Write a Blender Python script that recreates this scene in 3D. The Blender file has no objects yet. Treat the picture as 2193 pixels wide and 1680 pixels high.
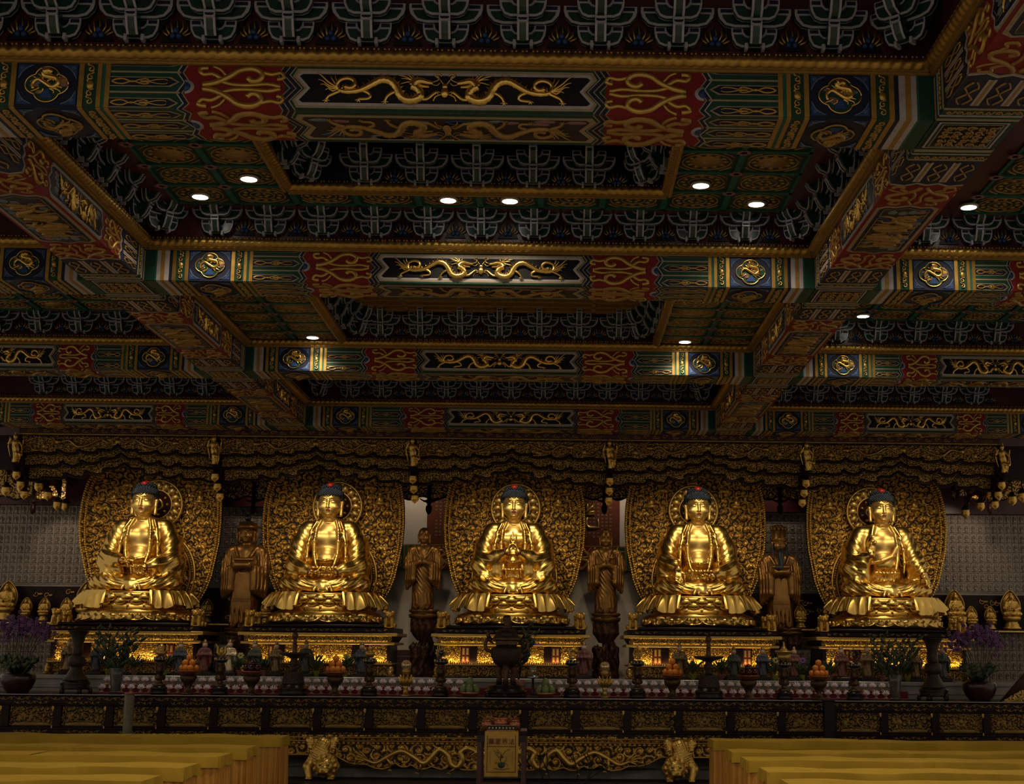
import bpy, math, random
import numpy as np
from mathutils import Vector, Matrix, Euler
PI = math.pi
SC = bpy.context.scene
COL = SC.collection
def sin(a): return math.sin(a)
def cos(a): return math.cos(a)
# ------------------------------------------------------------------ camera
YAW, PIT, ROL, PX, PY, FPX = 0.0141620256, 0.1828476140, 0.0088528652, 1243.3965, 841.8194, 3000.0
CAM = Vector((0.6334839588, 0.0, 1.61))
_f = Vector((sin(YAW)*cos(PIT), cos(YAW)*cos(PIT), sin(PIT)))
_r0 = Vector((cos(YAW), -sin(YAW), 0.0)); _u0 = _r0.cross(_f)
_r = _r0*cos(ROL)+_u0*sin(ROL); _u = _u0*cos(ROL)-_r0*sin(ROL)
cd = bpy.data.cameras.new('camera'); cam = bpy.data.objects.new('camera', cd); COL.objects.link(cam)
cam.matrix_world = Matrix(((_r.x, _u.x, -_f.x, CAM.x), (_r.y, _u.y, -_f.y, CAM.y), (_r.z, _u.z, -_f.z, CAM.z), (0, 0, 0, 1)))
cd.sensor_fit = 'HORIZONTAL'; cd.sensor_width = 36.0; cd.lens = FPX/2193*36.0
cd.shift_x = (1096.5-PX)/2193; cd.shift_y = (PY-840.0)/2193
cd.clip_start = 0.1; cd.clip_end = 200
SC.camera = cam
def at(px, py, Y):
    """the point at depth Y that the photograph shows at pixel px, py"""
    d = _r*((px-PX)/FPX) - _u*((py-PY)/FPX) + _f
    return CAM + d*(Y/d.y)
# ------------------------------------------------------------------ materials
def mat(name, col, rough=0.5, metal=0.0, spec=0.5, noise=0.0, nscale=20.0, bump=0.0, bscale=60.0, emit=None, estr=0.0, coat=0.0, trans=0.0, col2=None):
    m = bpy.data.materials.new(name); m.use_nodes = True
    nt = m.node_tree; b = nt.nodes['Principled BSDF']
    b.inputs['Base Color'].default_value = (*col, 1); b.inputs['Roughness'].default_value = rough
    b.inputs['Metallic'].default_value = metal; b.inputs['Specular IOR Level'].default_value = spec
    b.inputs['Coat Weight'].default_value = coat; b.inputs['Transmission Weight'].default_value = trans
    if emit: b.inputs['Emission Color'].default_value = (*emit, 1); b.inputs['Emission Strength'].default_value = estr
    if noise or bump or col2:
        tc = nt.nodes.new('ShaderNodeTexCoord')
    if noise or col2:
        n = nt.nodes.new('ShaderNodeTexNoise'); n.inputs['Scale'].default_value = nscale; n.inputs['Detail'].default_value = 4
        nt.links.new(tc.outputs['Object'], n.inputs['Vector'])
        r = nt.nodes.new('ShaderNodeValToRGB'); r.color_ramp.elements[0].position = 0.3; r.color_ramp.elements[1].position = 0.7
        c2 = col2 or col
        r.color_ramp.elements[0].color = (*[c*(1-noise) for c in c2], 1); r.color_ramp.elements[1].color = (*[min(1, c*(1+noise)) for c in col], 1)
        nt.links.new(n.outputs['Fac'], r.inputs['Fac']); nt.links.new(r.outputs['Color'], b.inputs['Base Color'])
    if bump:
        n2 = nt.nodes.new('ShaderNodeTexNoise'); n2.inputs['Scale'].default_value = bscale; n2.inputs['Detail'].default_value = 3
        nt.links.new(tc.outputs['Object'], n2.inputs['Vector'])
        bp = nt.nodes.new('ShaderNodeBump'); bp.inputs['Strength'].default_value = bump; bp.inputs['Distance'].default_value = 0.01
        nt.links.new(n2.outputs['Fac'], bp.inputs['Height']); nt.links.new(bp.outputs['Normal'], b.inputs['Normal'])
    return m
G = {}
G['satin'] = mat('satin gold skin', (0.80, 0.54, 0.17), 0.40, 0.95)
G['gold'] = mat('polished gold leaf', (0.84, 0.55, 0.15), 0.30, 1.0, noise=0.10, nscale=6, bump=0.05, bscale=25)
G['carve'] = mat('gilded carving', (0.74, 0.46, 0.11), 0.38, 0.82, noise=0.15, nscale=12)
G['oldgold'] = mat('old gilding', (0.46, 0.27, 0.06), 0.42, 0.9, noise=0.2, nscale=15)
G['paintgold'] = mat('gold paint', (0.55, 0.34, 0.085), 0.38, 0.75, noise=0.15, nscale=18)
G['flatgold'] = mat('flat ochre gold', (0.36, 0.20, 0.045), 0.5, 0.35, noise=0.15, nscale=30)
G['dimgold'] = mat('darkened gilding', (0.24, 0.145, 0.04), 0.45, 0.8, noise=0.25, nscale=15)
G['gilt'] = mat('gilded canopy carving', (0.42, 0.25, 0.07), 0.36, 0.9, noise=0.25, nscale=20)
G['bronzewood'] = mat('gilded brown wood', (0.27, 0.135, 0.036), 0.36, 0.75, noise=0.25, nscale=9, bump=0.15, bscale=30)
G['rootwood'] = mat('carved brown root wood', (0.105, 0.042, 0.016), 0.42, 0.1, noise=0.4, nscale=10, bump=0.3, bscale=25)
G['lacquer'] = mat('dark lacquer', (0.016, 0.005, 0.004), 0.35, 0.0, 0.18, noise=0.3, nscale=12)
G['ground'] = mat('dark brown ground', (0.020, 0.010, 0.006), 0.6)
G['redlac'] = mat('red lacquer', (0.12, 0.008, 0.008), 0.4, noise=0.2, nscale=8)
G['red'] = mat('red paint', (0.20, 0.012, 0.012), 0.55, spec=0.25, noise=0.12, nscale=14)
G['dkred'] = mat('dark red timber', (0.060, 0.010, 0.011), 0.35, noise=0.2, nscale=10)
G['green'] = mat('dark green paint', (0.010, 0.050, 0.030), 0.5, spec=0.25, noise=0.15, nscale=20)
G['teal'] = mat('teal paint', (0.020, 0.105, 0.075), 0.5, spec=0.25, noise=0.1, nscale=20)
G['navy'] = mat('navy paint', (0.010, 0.013, 0.034), 0.5, spec=0.25, noise=0.2, nscale=20)
G['blue'] = mat('blue paint', (0.022, 0.055, 0.17), 0.42, spec=0.25, noise=0.2, nscale=30)
G['pale'] = mat('pale blue grey paint', (0.15, 0.19, 0.21), 0.5, spec=0.25, noise=0.2, nscale=40)
G['pink'] = mat('dusty pink paint', (0.27, 0.13, 0.13), 0.55, spec=0.25, noise=0.2, nscale=40)
G['white'] = mat('off white paint', (0.42, 0.37, 0.37), 0.55, spec=0.25, noise=0.1, nscale=20)
G['line'] = mat('pale outline paint', (0.36, 0.35, 0.40), 0.33, noise=0.1, nscale=20)
G['tan'] = mat('tan outline paint', (0.33, 0.25, 0.15), 0.5, spec=0.25, noise=0.1, nscale=20)
G['black'] = mat('black paint', (0.006, 0.006, 0.007), 0.45, spec=0.25)
G['brackgreen'] = mat('bracket green enamel', (0.007, 0.032, 0.023), 0.28, noise=0.2, nscale=20)
G['tilewall'] = mat('pale stone relief', (0.37, 0.31, 0.255), 0.7, noise=0.12, nscale=25)
G['tilefig'] = mat('darker stone relief', (0.20, 0.155, 0.115), 0.6, noise=0.15, nscale=25)  # darker tone for the niche and base of each small figure
G['wall'] = mat('plaster', (0.62, 0.53, 0.44), 0.85, noise=0.05, nscale=4)
G['board'] = mat('rust red board', (0.13, 0.034, 0.014), 0.7, spec=0.2, noise=0.1, nscale=5)
G['marble'] = mat('grey marble', (0.30, 0.27, 0.23), 0.22, noise=0.25, nscale=3.5)
G['stone'] = mat('pale polished stone', (0.26, 0.22, 0.17), 0.4, noise=0.1, nscale=2)
G['carpet'] = mat('dark carpet', (0.035, 0.014, 0.010), 0.95, noise=0.3, nscale=40, bump=0.3, bscale=200)
G['redcloth'] = mat('dark red cloth', (0.13, 0.010, 0.016), 0.85, noise=0.15, nscale=20)
G['yellow'] = mat('mustard table cloth', (0.43, 0.258, 0.026), 0.9, spec=0.15, noise=0.08, nscale=6, bump=0.1, bscale=300)
G['skirt'] = mat('orange satin skirt', (0.55, 0.24, 0.030), 0.42, 0.15, noise=0.1, nscale=8)
G['hair'] = mat('blue black hair', (0.012, 0.020, 0.036), 0.42)
G['lips'] = mat('red lips', (0.34, 0.035, 0.022), 0.4)
G['jewel'] = mat('red jewel', (0.30, 0.016, 0.012), 0.22, coat=0.3)
G['orange'] = mat('orange peel', (0.80, 0.25, 0.025), 0.4, bump=0.15, bscale=120)
G['apple'] = mat('dark red apple', (0.05, 0.008, 0.010), 0.22)
G['mango'] = mat('green mango', (0.13, 0.19, 0.065), 0.42, noise=0.3, nscale=8, col2=(0.20, 0.20, 0.05))
G['copper'] = mat('copper dish', (0.42, 0.15, 0.07), 0.35, 0.7)
G['bronze'] = mat('brown bronze', (0.13, 0.075, 0.045), 0.38, 0.75, noise=0.5, nscale=50, bump=0.5, bscale=120)
G['dkbronze'] = mat('dark patterned bronze', (0.060, 0.040, 0.032), 0.35, 0.6, noise=0.6, nscale=70, bump=0.6, bscale=160)
G['wood'] = mat('dark turned wood', (0.018, 0.010, 0.008), 0.30, spec=0.3, noise=0.3, nscale=15)
G['enamel'] = mat('blue black enamel', (0.014, 0.020, 0.040), 0.15, coat=0.6)
G['lotus'] = mat('white lotus porcelain', (0.82, 0.70, 0.72), 0.4)
G['lotusbase'] = mat('pale gilt lamp base', (0.60, 0.47, 0.30), 0.3, 0.6)
G['leaf'] = mat('dark green leaf', (0.030, 0.055, 0.020), 0.45, noise=0.4, nscale=10)
G['leaf2'] = mat('olive leaf', (0.080, 0.085, 0.032), 0.5, noise=0.3, nscale=10)
G['orchid'] = mat('purple orchid petal', (0.19, 0.080, 0.21), 0.6, noise=0.35, nscale=18)
G['stem'] = mat('brown stem', (0.050, 0.032, 0.018), 0.6)
G['pot'] = mat('dark brown glazed pot', (0.035, 0.011, 0.010), 0.25, noise=0.3, nscale=9)
G['limepot'] = mat('lime pot', (0.20, 0.25, 0.03), 0.45)
G['pinkpot'] = mat('pink pot', (0.20, 0.085, 0.075), 0.5)
G['glass'] = mat('cut glass', (0.42, 0.42, 0.36), 0.12, 0.0, 0.6, trans=0.8)
G['crystal'] = mat('amber crystal ball', (0.62, 0.42, 0.20), 0.06, 0.5, 0.9, coat=1.0)
G['steel'] = mat('steel lamp', (0.45, 0.45, 0.46), 0.25, 0.9)
G['skin'] = mat('painted pale skin', (0.52, 0.34, 0.24), 0.5)
G['robeblue'] = mat('slate blue robe', (0.045, 0.055, 0.068), 0.4, noise=0.4, nscale=40)
G['robered'] = mat('faded red robe', (0.15, 0.045, 0.035), 0.45, noise=0.4, nscale=40)
G['robegreen'] = mat('grey green robe', (0.05, 0.058, 0.038), 0.45, noise=0.4, nscale=40)
G['robegold'] = mat('muted gold robe', (0.20, 0.125, 0.05), 0.38, 0.5, noise=0.4, nscale=40)
G['banner'] = mat('yellow satin banner', (0.50, 0.28, 0.030), 0.5, noise=0.1, nscale=15)
G['ink'] = mat('dark red embroidery', (0.10, 0.012, 0.012), 0.7)
G['embgreen'] = mat('dark green embroidery', (0.030, 0.060, 0.030), 0.7)
G['postgrey'] = mat('olive grey post', (0.15, 0.13, 0.075), 0.5, noise=0.12, nscale=30)
G['paper'] = mat('pink joss paper', (0.30, 0.16, 0.17), 0.8)
G['yelflower'] = mat('pale yellow petal', (0.42, 0.38, 0.12), 0.6)
G['lamp'] = mat('lit downlight', (1, 1, 1), 0.5, emit=(1.0, 0.93, 0.80), estr=14.0)
G['trim'] = mat('downlight trim', (0.5, 0.45, 0.38), 0.4, 0.3)
G['ledglow'] = mat('amber lamp strip', (0.9, 0.5, 0.1), 0.5, emit=(1.0, 0.52, 0.10), estr=5.0)
# ------------------------------------------------------------------ mesh builder
class MB:
    def __init__(s): s.v = []; s.f = []; s.mi = []; s.sf = []; s.c = 0; s.s = False; s.T = None; s.mats = []
    def use(s, key, smooth=None):
        if key not in s.mats: s.mats.append(key)
        s.c = s.mats.index(key)
        if smooth is not None: s.s = smooth
        return s
    def add(s, vs, fs):
        n = len(s.v)
        if s.T: vs = [s.T(*p) for p in vs]
        s.v.extend([tuple(p) for p in vs])
        s.f.extend([tuple(i+n for i in q) for q in fs])
        s.mi.extend([s.c]*len(fs)); s.sf.extend([s.s]*len(fs))
    def box(s, x0, x1, y0, y1, z0, z1):
        s.add([(x0,y0,z0),(x1,y0,z0),(x1,y1,z0),(x0,y1,z0),(x0,y0,z1),(x1,y0,z1),(x1,y1,z1),(x0,y1,z1)],
              [(0,3,2,1),(4,5,6,7),(0,1,5,4),(1,2,6,5),(2,3,7,6),(3,0,4,7)])
    def slab(s, x0, x1, y0, y1, z0, z1, b=0.01):
        """a box with chamfered top and bottom rims"""
        rs = []
        for z, i in ((z0, b), (z0+b, 0), (z1-b, 0), (z1, b)):
            rs.append([(x0+i,y0+i,z),(x1-i,y0+i,z),(x1-i,y1-i,z),(x0+i,y1-i,z)])
        s.loft(rs, True, True)
    def loft(s, rings, cap0=True, cap1=True, closed=True):
        n = len(rings[0]); vs = [p for r in rings for p in r]; fs = []
        m = n if closed else n-1
        for i in range(len(rings)-1):
            for j in range(m):
                k = (j+1) % n
                fs.append((i*n+j, i*n+k, (i+1)*n+k, (i+1)*n+j))
        if cap0: fs.append(tuple(range(n-1, -1, -1)))
        if cap1: fs.append(tuple((len(rings)-1)*n+j for j in range(n)))
        s.add(vs, fs)
    def lathe(s, prof, n=16, c=(0,0,0), sx=1, sy=1, mod=None):
        """revolve (r, z) pairs about the vertical through c"""
        rings = []
        for r, z in prof:
            ring = []
            for i in range(n):
                a = 2*PI*i/n; q = r*(mod(a, z) if mod else 1)
                ring.append((c[0]+q*cos(a)*sx, c[1]+q*sin(a)*sy, c[2]+z))
            rings.append(ring)
        s.loft(rings, True, True)
    def ball(s, c, r, n=10, m=6):
        rx, ry, rz = (r, r, r) if not hasattr(r, '__len__') else r
        rings = []
        for i in range(m+1):
            t = -PI/2+PI*(i+0.02*(i == 0)-0.02*(i == m))/m
            rings.append([(c[0]+rx*cos(t)*cos(2*PI*j/n), c[1]+ry*cos(t)*sin(2*PI*j/n), c[2]+rz*sin(t)) for j in range(n)])
        s.loft(rings, True, True)
    def tube(s, pts, r, n=6, flat=None, cap=True):
        """a round bar along pts; r a number or one per point; flat squashes it along a direction"""
        P = [Vector(p) for p in pts]; N = len(P)
        R = list(r) if hasattr(r, '__len__') else [r]*N
        up = None; rings = []
        for i in range(N):
            d = (P[min(i+1, N-1)]-P[max(i-1, 0)])
            if d.length < 1e-9: d = Vector((0, 0, 1))
            d.normalize()
            if up is None:
                up = Vector((0, 1, 0)) if abs(d.y) < 0.9 else Vector((1, 0, 0))
            a = d.cross(up)
            if a.length < 1e-6: a = d.orthogonal()
            a.normalize(); b = a.cross(d); up = b
            ring = []
            for j in range(n):
                w = 2*PI*(j+0.5)/n
                o = a*(R[i]*cos(w))+b*(R[i]*sin(w))
                if flat is not None:
                    fd, k = flat; o = o-fd*(o.dot(fd)*(1-k))
                ring.append(tuple(P[i]+o))
            rings.append(ring)
        s.loft(rings, cap, cap)
    def prism(s, poly, w0, w1):
        """flat outline (u, v) raised from w0 to w1; coordinates (u, w, v) unless a transform is set"""
        n = len(poly)
        vs = [(u, w0, v) for u, v in poly]+[(u, w1, v) for u, v in poly]
        fs = [tuple(range(n, 2*n)), tuple(range(n-1, -1, -1))]
        fs += [(i, (i+1) % n, n+(i+1) % n, n+i) for i in range(n)]
        s.add(vs, fs)
    def sheet(s, rows, closed=False):
        s.loft(rows, False, False, closed)
    def mesh(s, name):
        me = bpy.data.meshes.new(name); me.from_pydata(s.v, [], s.f)
        me.polygons.foreach_set('material_index', s.mi); me.polygons.foreach_set('use_smooth', s.sf)
        for k in s.mats: me.materials.append(G[k])
        me.validate(clean_customdata=False); me.update()
        return me
    def obj(s, name, parent=None, **kw): return obj(name, s.mesh(name), parent, **kw)
def obj(name, me, parent=None, loc=(0,0,0), rot=(0,0,0), scale=(1,1,1), label=None, kind=None):
    o = bpy.data.objects.new(name, me); COL.objects.link(o)
    o.location = loc; o.rotation_euler = rot; o.scale = scale
    if parent: o.parent = parent
    if label: o['label'] = label
    if kind: o['kind'] = kind
    return o
def tag(o, label, cat, group=None):
    o['label'] = label; o['category'] = cat
    if group: o['group'] = group
    return o
def thing(name, label, cat, loc=(0,0,0), rotz=0.0, group=None, scale=1.0, kind=None):
    o = bpy.data.objects.new(name, None); COL.objects.link(o); o.empty_display_size = 0.05
    o.location = loc; o.rotation_euler = (0, 0, rotz); o.scale = (scale,)*3 if not hasattr(scale, '__len__') else scale
    if kind: o['kind'] = kind
    return tag(o, label, cat, group)
def dup(root, loc, rotz=None, label=None, group=None, scale=None):
    r = root.copy(); COL.objects.link(r); r.location = loc
    if rotz is not None: r.rotation_euler = (0, 0, rotz)
    if scale is not None: r.scale = (scale,)*3 if not hasattr(scale, '__len__') else scale
    if label: r['label'] = label
    if group: r['group'] = group
    for ch in list(root.children):
        c = ch.copy(); COL.objects.link(c); c.parent = r
        for g in ch.children:
            d = g.copy(); COL.objects.link(d); d.parent = c
    return r
def struct(o): o['kind'] = 'structure'; return o
def npmesh(name, V, F, mats, mi=None, smooth=True):
    me = bpy.data.meshes.new(name)
    V = np.asarray(V, np.float32); F = np.asarray(F, np.int32)
    me.vertices.add(len(V)); me.vertices.foreach_set('co', V.ravel())
    k = F.shape[1]
    me.loops.add(F.size); me.loops.foreach_set('vertex_index', F.ravel())
    me.polygons.add(len(F)); me.polygons.foreach_set('loop_start', np.arange(0, F.size, k, dtype=np.int32))
    me.polygons.foreach_set('use_smooth', np.full(len(F), smooth))
    if mi is not None: me.polygons.foreach_set('material_index', np.asarray(mi, np.int32))
    for m in mats: me.materials.append(G[m])
    me.update(calc_edges=True)
    return me
# ------------------------------------------------------------------ carved relief fields
def swirl(X, Z, cell, seed, arms=1.0, tight=3.2, jit=0.35):
    """a field of scrolls: each point belongs to the nearest of a jittered net of centres and winds about it"""
    rng = np.random.RandomState(seed)
    i0, i1 = int(np.floor(X.min()/cell))-1, int(np.ceil(X.max()/cell))+1
    j0, j1 = int(np.floor(Z.min()/(cell*.87)))-1, int(np.ceil(Z.max()/(cell*.87)))+1
    best = np.full(X.shape, 1e9); out = np.zeros(X.shape); second = np.full(X.shape, 1e9)
    for j in range(j0, j1+1):
        for i in range(i0, i1+1):
            cx = (i+0.5*(j % 2)+rng.uniform(-jit, jit))*cell; cz = (j+rng.uniform(-jit, jit)*.9)*cell*.87
            sg = 1 if rng.rand() < .5 else -1; ph = rng.uniform(0, 6.28)
            x0 = np.searchsorted(X[0], cx-1.4*cell); x1 = np.searchsorted(X[0], cx+1.4*cell)
            z0 = np.searchsorted(Z[:, 0], cz-1.4*cell); z1 = np.searchsorted(Z[:, 0], cz+1.4*cell)
            if x1 <= x0 or z1 <= z0: continue
            sl = (slice(z0, z1), slice(x0, x1))
            dx = X[sl]-cx; dz = Z[sl]-cz; r = np.sqrt(dx*dx+dz*dz)
            val = np.cos(2*PI*tight*.5*r/cell*2+sg*arms*np.arctan2(dz, dx)+ph)
            b = best[sl]; m = r < b
            sc = second[sl]; second[sl] = np.where(m, b, np.minimum(sc, r))
            out[sl] = np.where(m, val, out[sl]); best[sl] = np.where(m, r, b)
    edge = np.clip((second-best)/(0.25*cell), 0, 1)
    return out*(0.55+0.45*edge)+0.25*(1-edge), best/cell
def smooth_noise(X, Z, scale, seed):
    rng = np.random.RandomState(seed); o = np.zeros(X.shape)
    for k in range(5):
        a = rng.uniform(0, 6.28); f = rng.uniform(.6, 1.6)/scale*6.28
        o += np.sin((X*cos(a)+Z*sin(a))*f+rng.uniform(0, 6.28))
    return o/5
def carved(w, h, res, seed, cell, depth, mats=('carve', 'ground'), thr=-0.15, figs=(), mask=None, tight=3.2, bend=None, thr_fn=None):
    """a gilded relief panel w wide and h tall, standing on z = 0 with its face towards -Y"""
    nx, nz = max(2, int(w/res)), max(2, int(h/res))
    x = np.linspace(-w/2, w/2, nx+1); z = np.linspace(0, h, nz+1)
    X, Z = np.meshgrid(x, z)
    F, d = swirl(X+50, Z+50, cell, seed, tight=tight)
    H = np.clip(F-thr, 0, 1)**0.6*depth
    H += np.where(d < .22, depth*.45*np.sqrt(np.clip(1-(d/.22)**2, 0, 1)), 0)
    for (fx, fz, rx, rz, hh) in figs:
        q = 1-((X-fx)/rx)**2-((Z-fz)/rz)**2
        H = np.maximum(H*(q < .05)+0*H, np.sqrt(np.clip(q, 0, 1))*hh) if hh > 0 else np.where(q > 0, 0, H)
    M = H > depth*.12
    keep = None
    if mask is not None: keep = mask(X, Z)
    Y = -H
    if bend is not None: Y = Y+bend(X, Z)
    V = np.stack([X, Y, Z], -1).reshape(-1, 3)
    idx = np.arange((nx+1)*(nz+1)).reshape(nz+1, nx+1)
    Fq = np.stack([idx[:-1, :-1], idx[:-1, 1:], idx[1:, 1:], idx[1:, :-1]], -1).reshape(-1, 4)
    mq = (M[:-1, :-1]*1+M[:-1, 1:]+M[1:, 1:]+M[1:, :-1]).reshape(-1)
    mi = np.where(mq >= 2, 0, 1)
    if keep is not None:
        kq = (keep[:-1, :-1]*1+keep[:-1, 1:]+keep[1:, 1:]+keep[1:, :-1]).reshape(-1) >= 3
        Fq = Fq[kq]; mi = mi[kq]
        u, inv = np.unique(Fq, return_inverse=True); V = V[u]; Fq = inv.reshape(-1, 4)
    return V, Fq, mats, mi
def carved_mesh(name, *a, **k):
    V, F, m, mi = carved(*a, **k); return npmesh(name, V, F, m, mi)
# ------------------------------------------------------------------ sculpting in a distance field
class SDF:
    def __init__(s, lo, hi, h):
        s.lo = np.array(lo, np.float32); s.h = h
        n = np.ceil((np.array(hi)-np.array(lo))/h).astype(int)+1
        s.ax = [s.lo[i]+h*np.arange(n[i], dtype=np.float32) for i in range(3)]
        s.d = np.full(n, 9.0, np.float32)
    def _sl(s, lo, hi):
        r = []
        for i in range(3):
            a = max(0, int((lo[i]-s.lo[i])/s.h)); b = min(s.d.shape[i], int((hi[i]-s.lo[i])/s.h)+2)
            r.append(slice(a, max(a, b)))
        return tuple(r)
    def _g(s, sl):
        return np.meshgrid(s.ax[0][sl[0]], s.ax[1][sl[1]], s.ax[2][sl[2]], indexing='ij', sparse=True)
    def _mix(s, sl, d, k, cut=False):
        o = s.d[sl]
        if cut:
            h = np.clip(.5-.5*(o+d)/k, 0, 1); s.d[sl] = o*(1-h)-d*h+k*h*(1-h)
        elif k <= 0: s.d[sl] = np.minimum(o, d)
        else:
            h = np.clip(.5+.5*(o-d)/k, 0, 1); s.d[sl] = o*(1-h)+d*h-k*h*(1-h)
    def cap(s, a, b, ra, rb=None, k=.02, cut=False, sq=None):
        rb = ra if rb is None else rb
        a = np.array(a, np.float32); b = np.array(b, np.float32); m = max(ra, rb)*1.0+2*k+3*s.h
        if sq is not None: m = m+max(ra, rb)*(max(1/sq[0], 1/sq[1], 1/sq[2])-1)
        sl = s._sl(np.minimum(a, b)-m, np.maximum(a, b)+m); X, Y, Z = s._g(sl)
        if 0 in s.d[sl].shape: return
        q = b-a; L = float(q@q)+1e-12
        t = np.clip(((X-a[0])*q[0]+(Y-a[1])*q[1]+(Z-a[2])*q[2])/L, 0, 1)
        dx, dy, dz = X-a[0]-t*q[0], Y-a[1]-t*q[1], Z-a[2]-t*q[2]
        if sq is not None: dx, dy, dz = dx*sq[0], dy*sq[1], dz*sq[2]
        s._mix(sl, np.sqrt(dx*dx+dy*dy+dz*dz)-(ra+t*(rb-ra)), k, cut)
    def chain(s, pts, r, k=.02, **kw):
        R = r if hasattr(r, '__len__') else [r]*len(pts)
        for i in range(len(pts)-1): s.cap(pts[i], pts[i+1], R[i], R[i+1], k, **kw)
    def ell(s, c, r, k=.02, cut=False, rot=None):
        c = np.array(c, np.float32); r = np.array(r, np.float32); m = (max(r) if rot is not None else r)+2*k+3*s.h
        sl = s._sl(c-m, c+m); X, Y, Z = s._g(sl)
        if 0 in s.d[sl].shape: return
        x, y, z = X-c[0], Y-c[1], Z-c[2]
        if rot is not None:
            R = np.array(Euler(rot).to_matrix().transposed(), np.float32)
            x, y, z = (R[i][0]*x+R[i][1]*y+R[i][2]*z for i in range(3))
        k0 = np.sqrt((x/r[0])**2+(y/r[1])**2+(z/r[2])**2); k1 = np.sqrt((x/r[0]**2)**2+(y/r[1]**2)**2+(z/r[2]**2)**2)+1e-9
        s._mix(sl, k0*(k0-1)/k1, k, cut)
    def bump(s, lo, hi, fn):
        sl = s._sl(lo, hi); X, Y, Z = s._g(sl)
        if 0 in s.d[sl].shape: return
        s.d[sl] = s.d[sl]-fn(X, Y, Z)
    def mesh(s, name, mats, pick=None):
        D = s.d; nx, ny, nz = D.shape; S = D < 0
        c = np.zeros((nx-1, ny-1, nz-1), np.int8)
        for i in (0, 1):
            for j in (0, 1):
                for k in (0, 1): c += S[i:nx-1+i, j:ny-1+j, k:nz-1+k]
        I, J, K = np.nonzero((c > 0) & (c < 8))
        ids = np.full(c.shape, -1, np.int32); ids[I, J, K] = np.arange(len(I))
        acc = np.zeros((len(I), 3), np.float32); cnt = np.zeros(len(I), np.float32)
        cor = [(i, j, k) for i in (0, 1) for j in (0, 1) for k in (0, 1)]
        val = {q: D[I+q[0], J+q[1], K+q[2]] for q in cor}
        for q in cor:
            for a in range(3):
                if q[a] == 0:
                    p = list(q); p[a] = 1; p = tuple(p); v0, v1 = val[q], val[p]
                    m = (v0 < 0) != (v1 < 0)
                    t = np.where(m, v0/(v0-v1+1e-20), 0)
                    pos = np.zeros((len(I), 3), np.float32); pos[:] = q; pos[:, a] += t
                    acc += pos*m[:, None]; cnt += m
        V = (acc/cnt[:, None]+np.stack([I, J, K], 1))*s.h+s.lo
        Fs = []
        for a in range(3):
            b, g = (a+1) % 3, (a+2) % 3
            sl0 = [slice(None)]*3; sl1 = [slice(None)]*3
            sl0[a] = slice(0, -1); sl1[a] = slice(1, None)
            for e in (b, g): sl0[e] = slice(1, -1); sl1[e] = slice(1, -1)
            s0 = S[tuple(sl0)]; s1 = S[tuple(sl1)]
            for flip in (0, 1):
                idx = np.array(np.nonzero((s0 & ~s1) if flip == 0 else (~s0 & s1)))
                if idx.shape[1] == 0: continue
                base = idx.copy(); base[b] += 1; base[g] += 1
                def cell(db, dg):
                    q = base.copy(); q[b] -= db; q[g] -= dg
                    return ids[q[0], q[1], q[2]]
                quad = [cell(1, 1), cell(0, 1), cell(0, 0), cell(1, 0)]
                if flip: quad = quad[::-1]
                Fs.append(np.stack(quad, 1))
        F = np.concatenate(Fs)
        F = F[(F >= 0).all(1)]
        mi = None
        if pick is not None:
            C = V[F].mean(1); mi = pick(C[:, 0], C[:, 1], C[:, 2])
        return npmesh(name, V, F, mats, mi)
# ================================================================== ceiling
ROW = [7.030, 10.555, 14.080, 17.604]; ZB = 4.41; ZF = 4.655; BD = 0.44; HB = ZF-ZB
DX = 2.83; DW = 0.22
def curl(c, r0, a0, turns, n=14, rat=0.25):
    """a spiral that winds in from radius r0 at angle a0"""
    return [(c[0]+r0*(1-(1-rat)*t)*cos(a0+turns*2*PI*t), c[1]+r0*(1-(1-rat)*t)*sin(a0+turns*2*PI*t)) for t in [i/(n-1) for i in range(n)]]
def smoothpts(P, k=3):
    """Catmull-Rom through the points"""
    out = []; n = len(P)
    for i in range(n-1):
        p0, p1, p2, p3 = P[max(i-1, 0)], P[i], P[i+1], P[min(i+2, n-1)]
        for j in range(k):
            t = j/k
            out.append(tuple(0.5*((2*b)+(-a+c)*t+(2*a-5*b+4*c-d)*t*t+(-a+3*b-3*c+d)*t**3) for a, b, c, d in zip(p0, p1, p2, p3)))
    out.append(tuple(P[-1])); return out
def line2(M, pts, r, w, n=5, k=3, taper=None):
    """a raised bead along (u, v) points, its centre w off the ground"""
    P = smoothpts(pts, k) if k > 1 else pts
    R = r
    if taper: R = [r*(taper[0]+(taper[1]-taper[0])*i/(len(P)-1)) for i in range(len(P))]
    T = M.T; M.T = None
    m2 = MB(); m2.tube([(u, w, v) for u, v in P], R, n)
    M.T = T; M.add(m2.v, m2.f)
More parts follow.
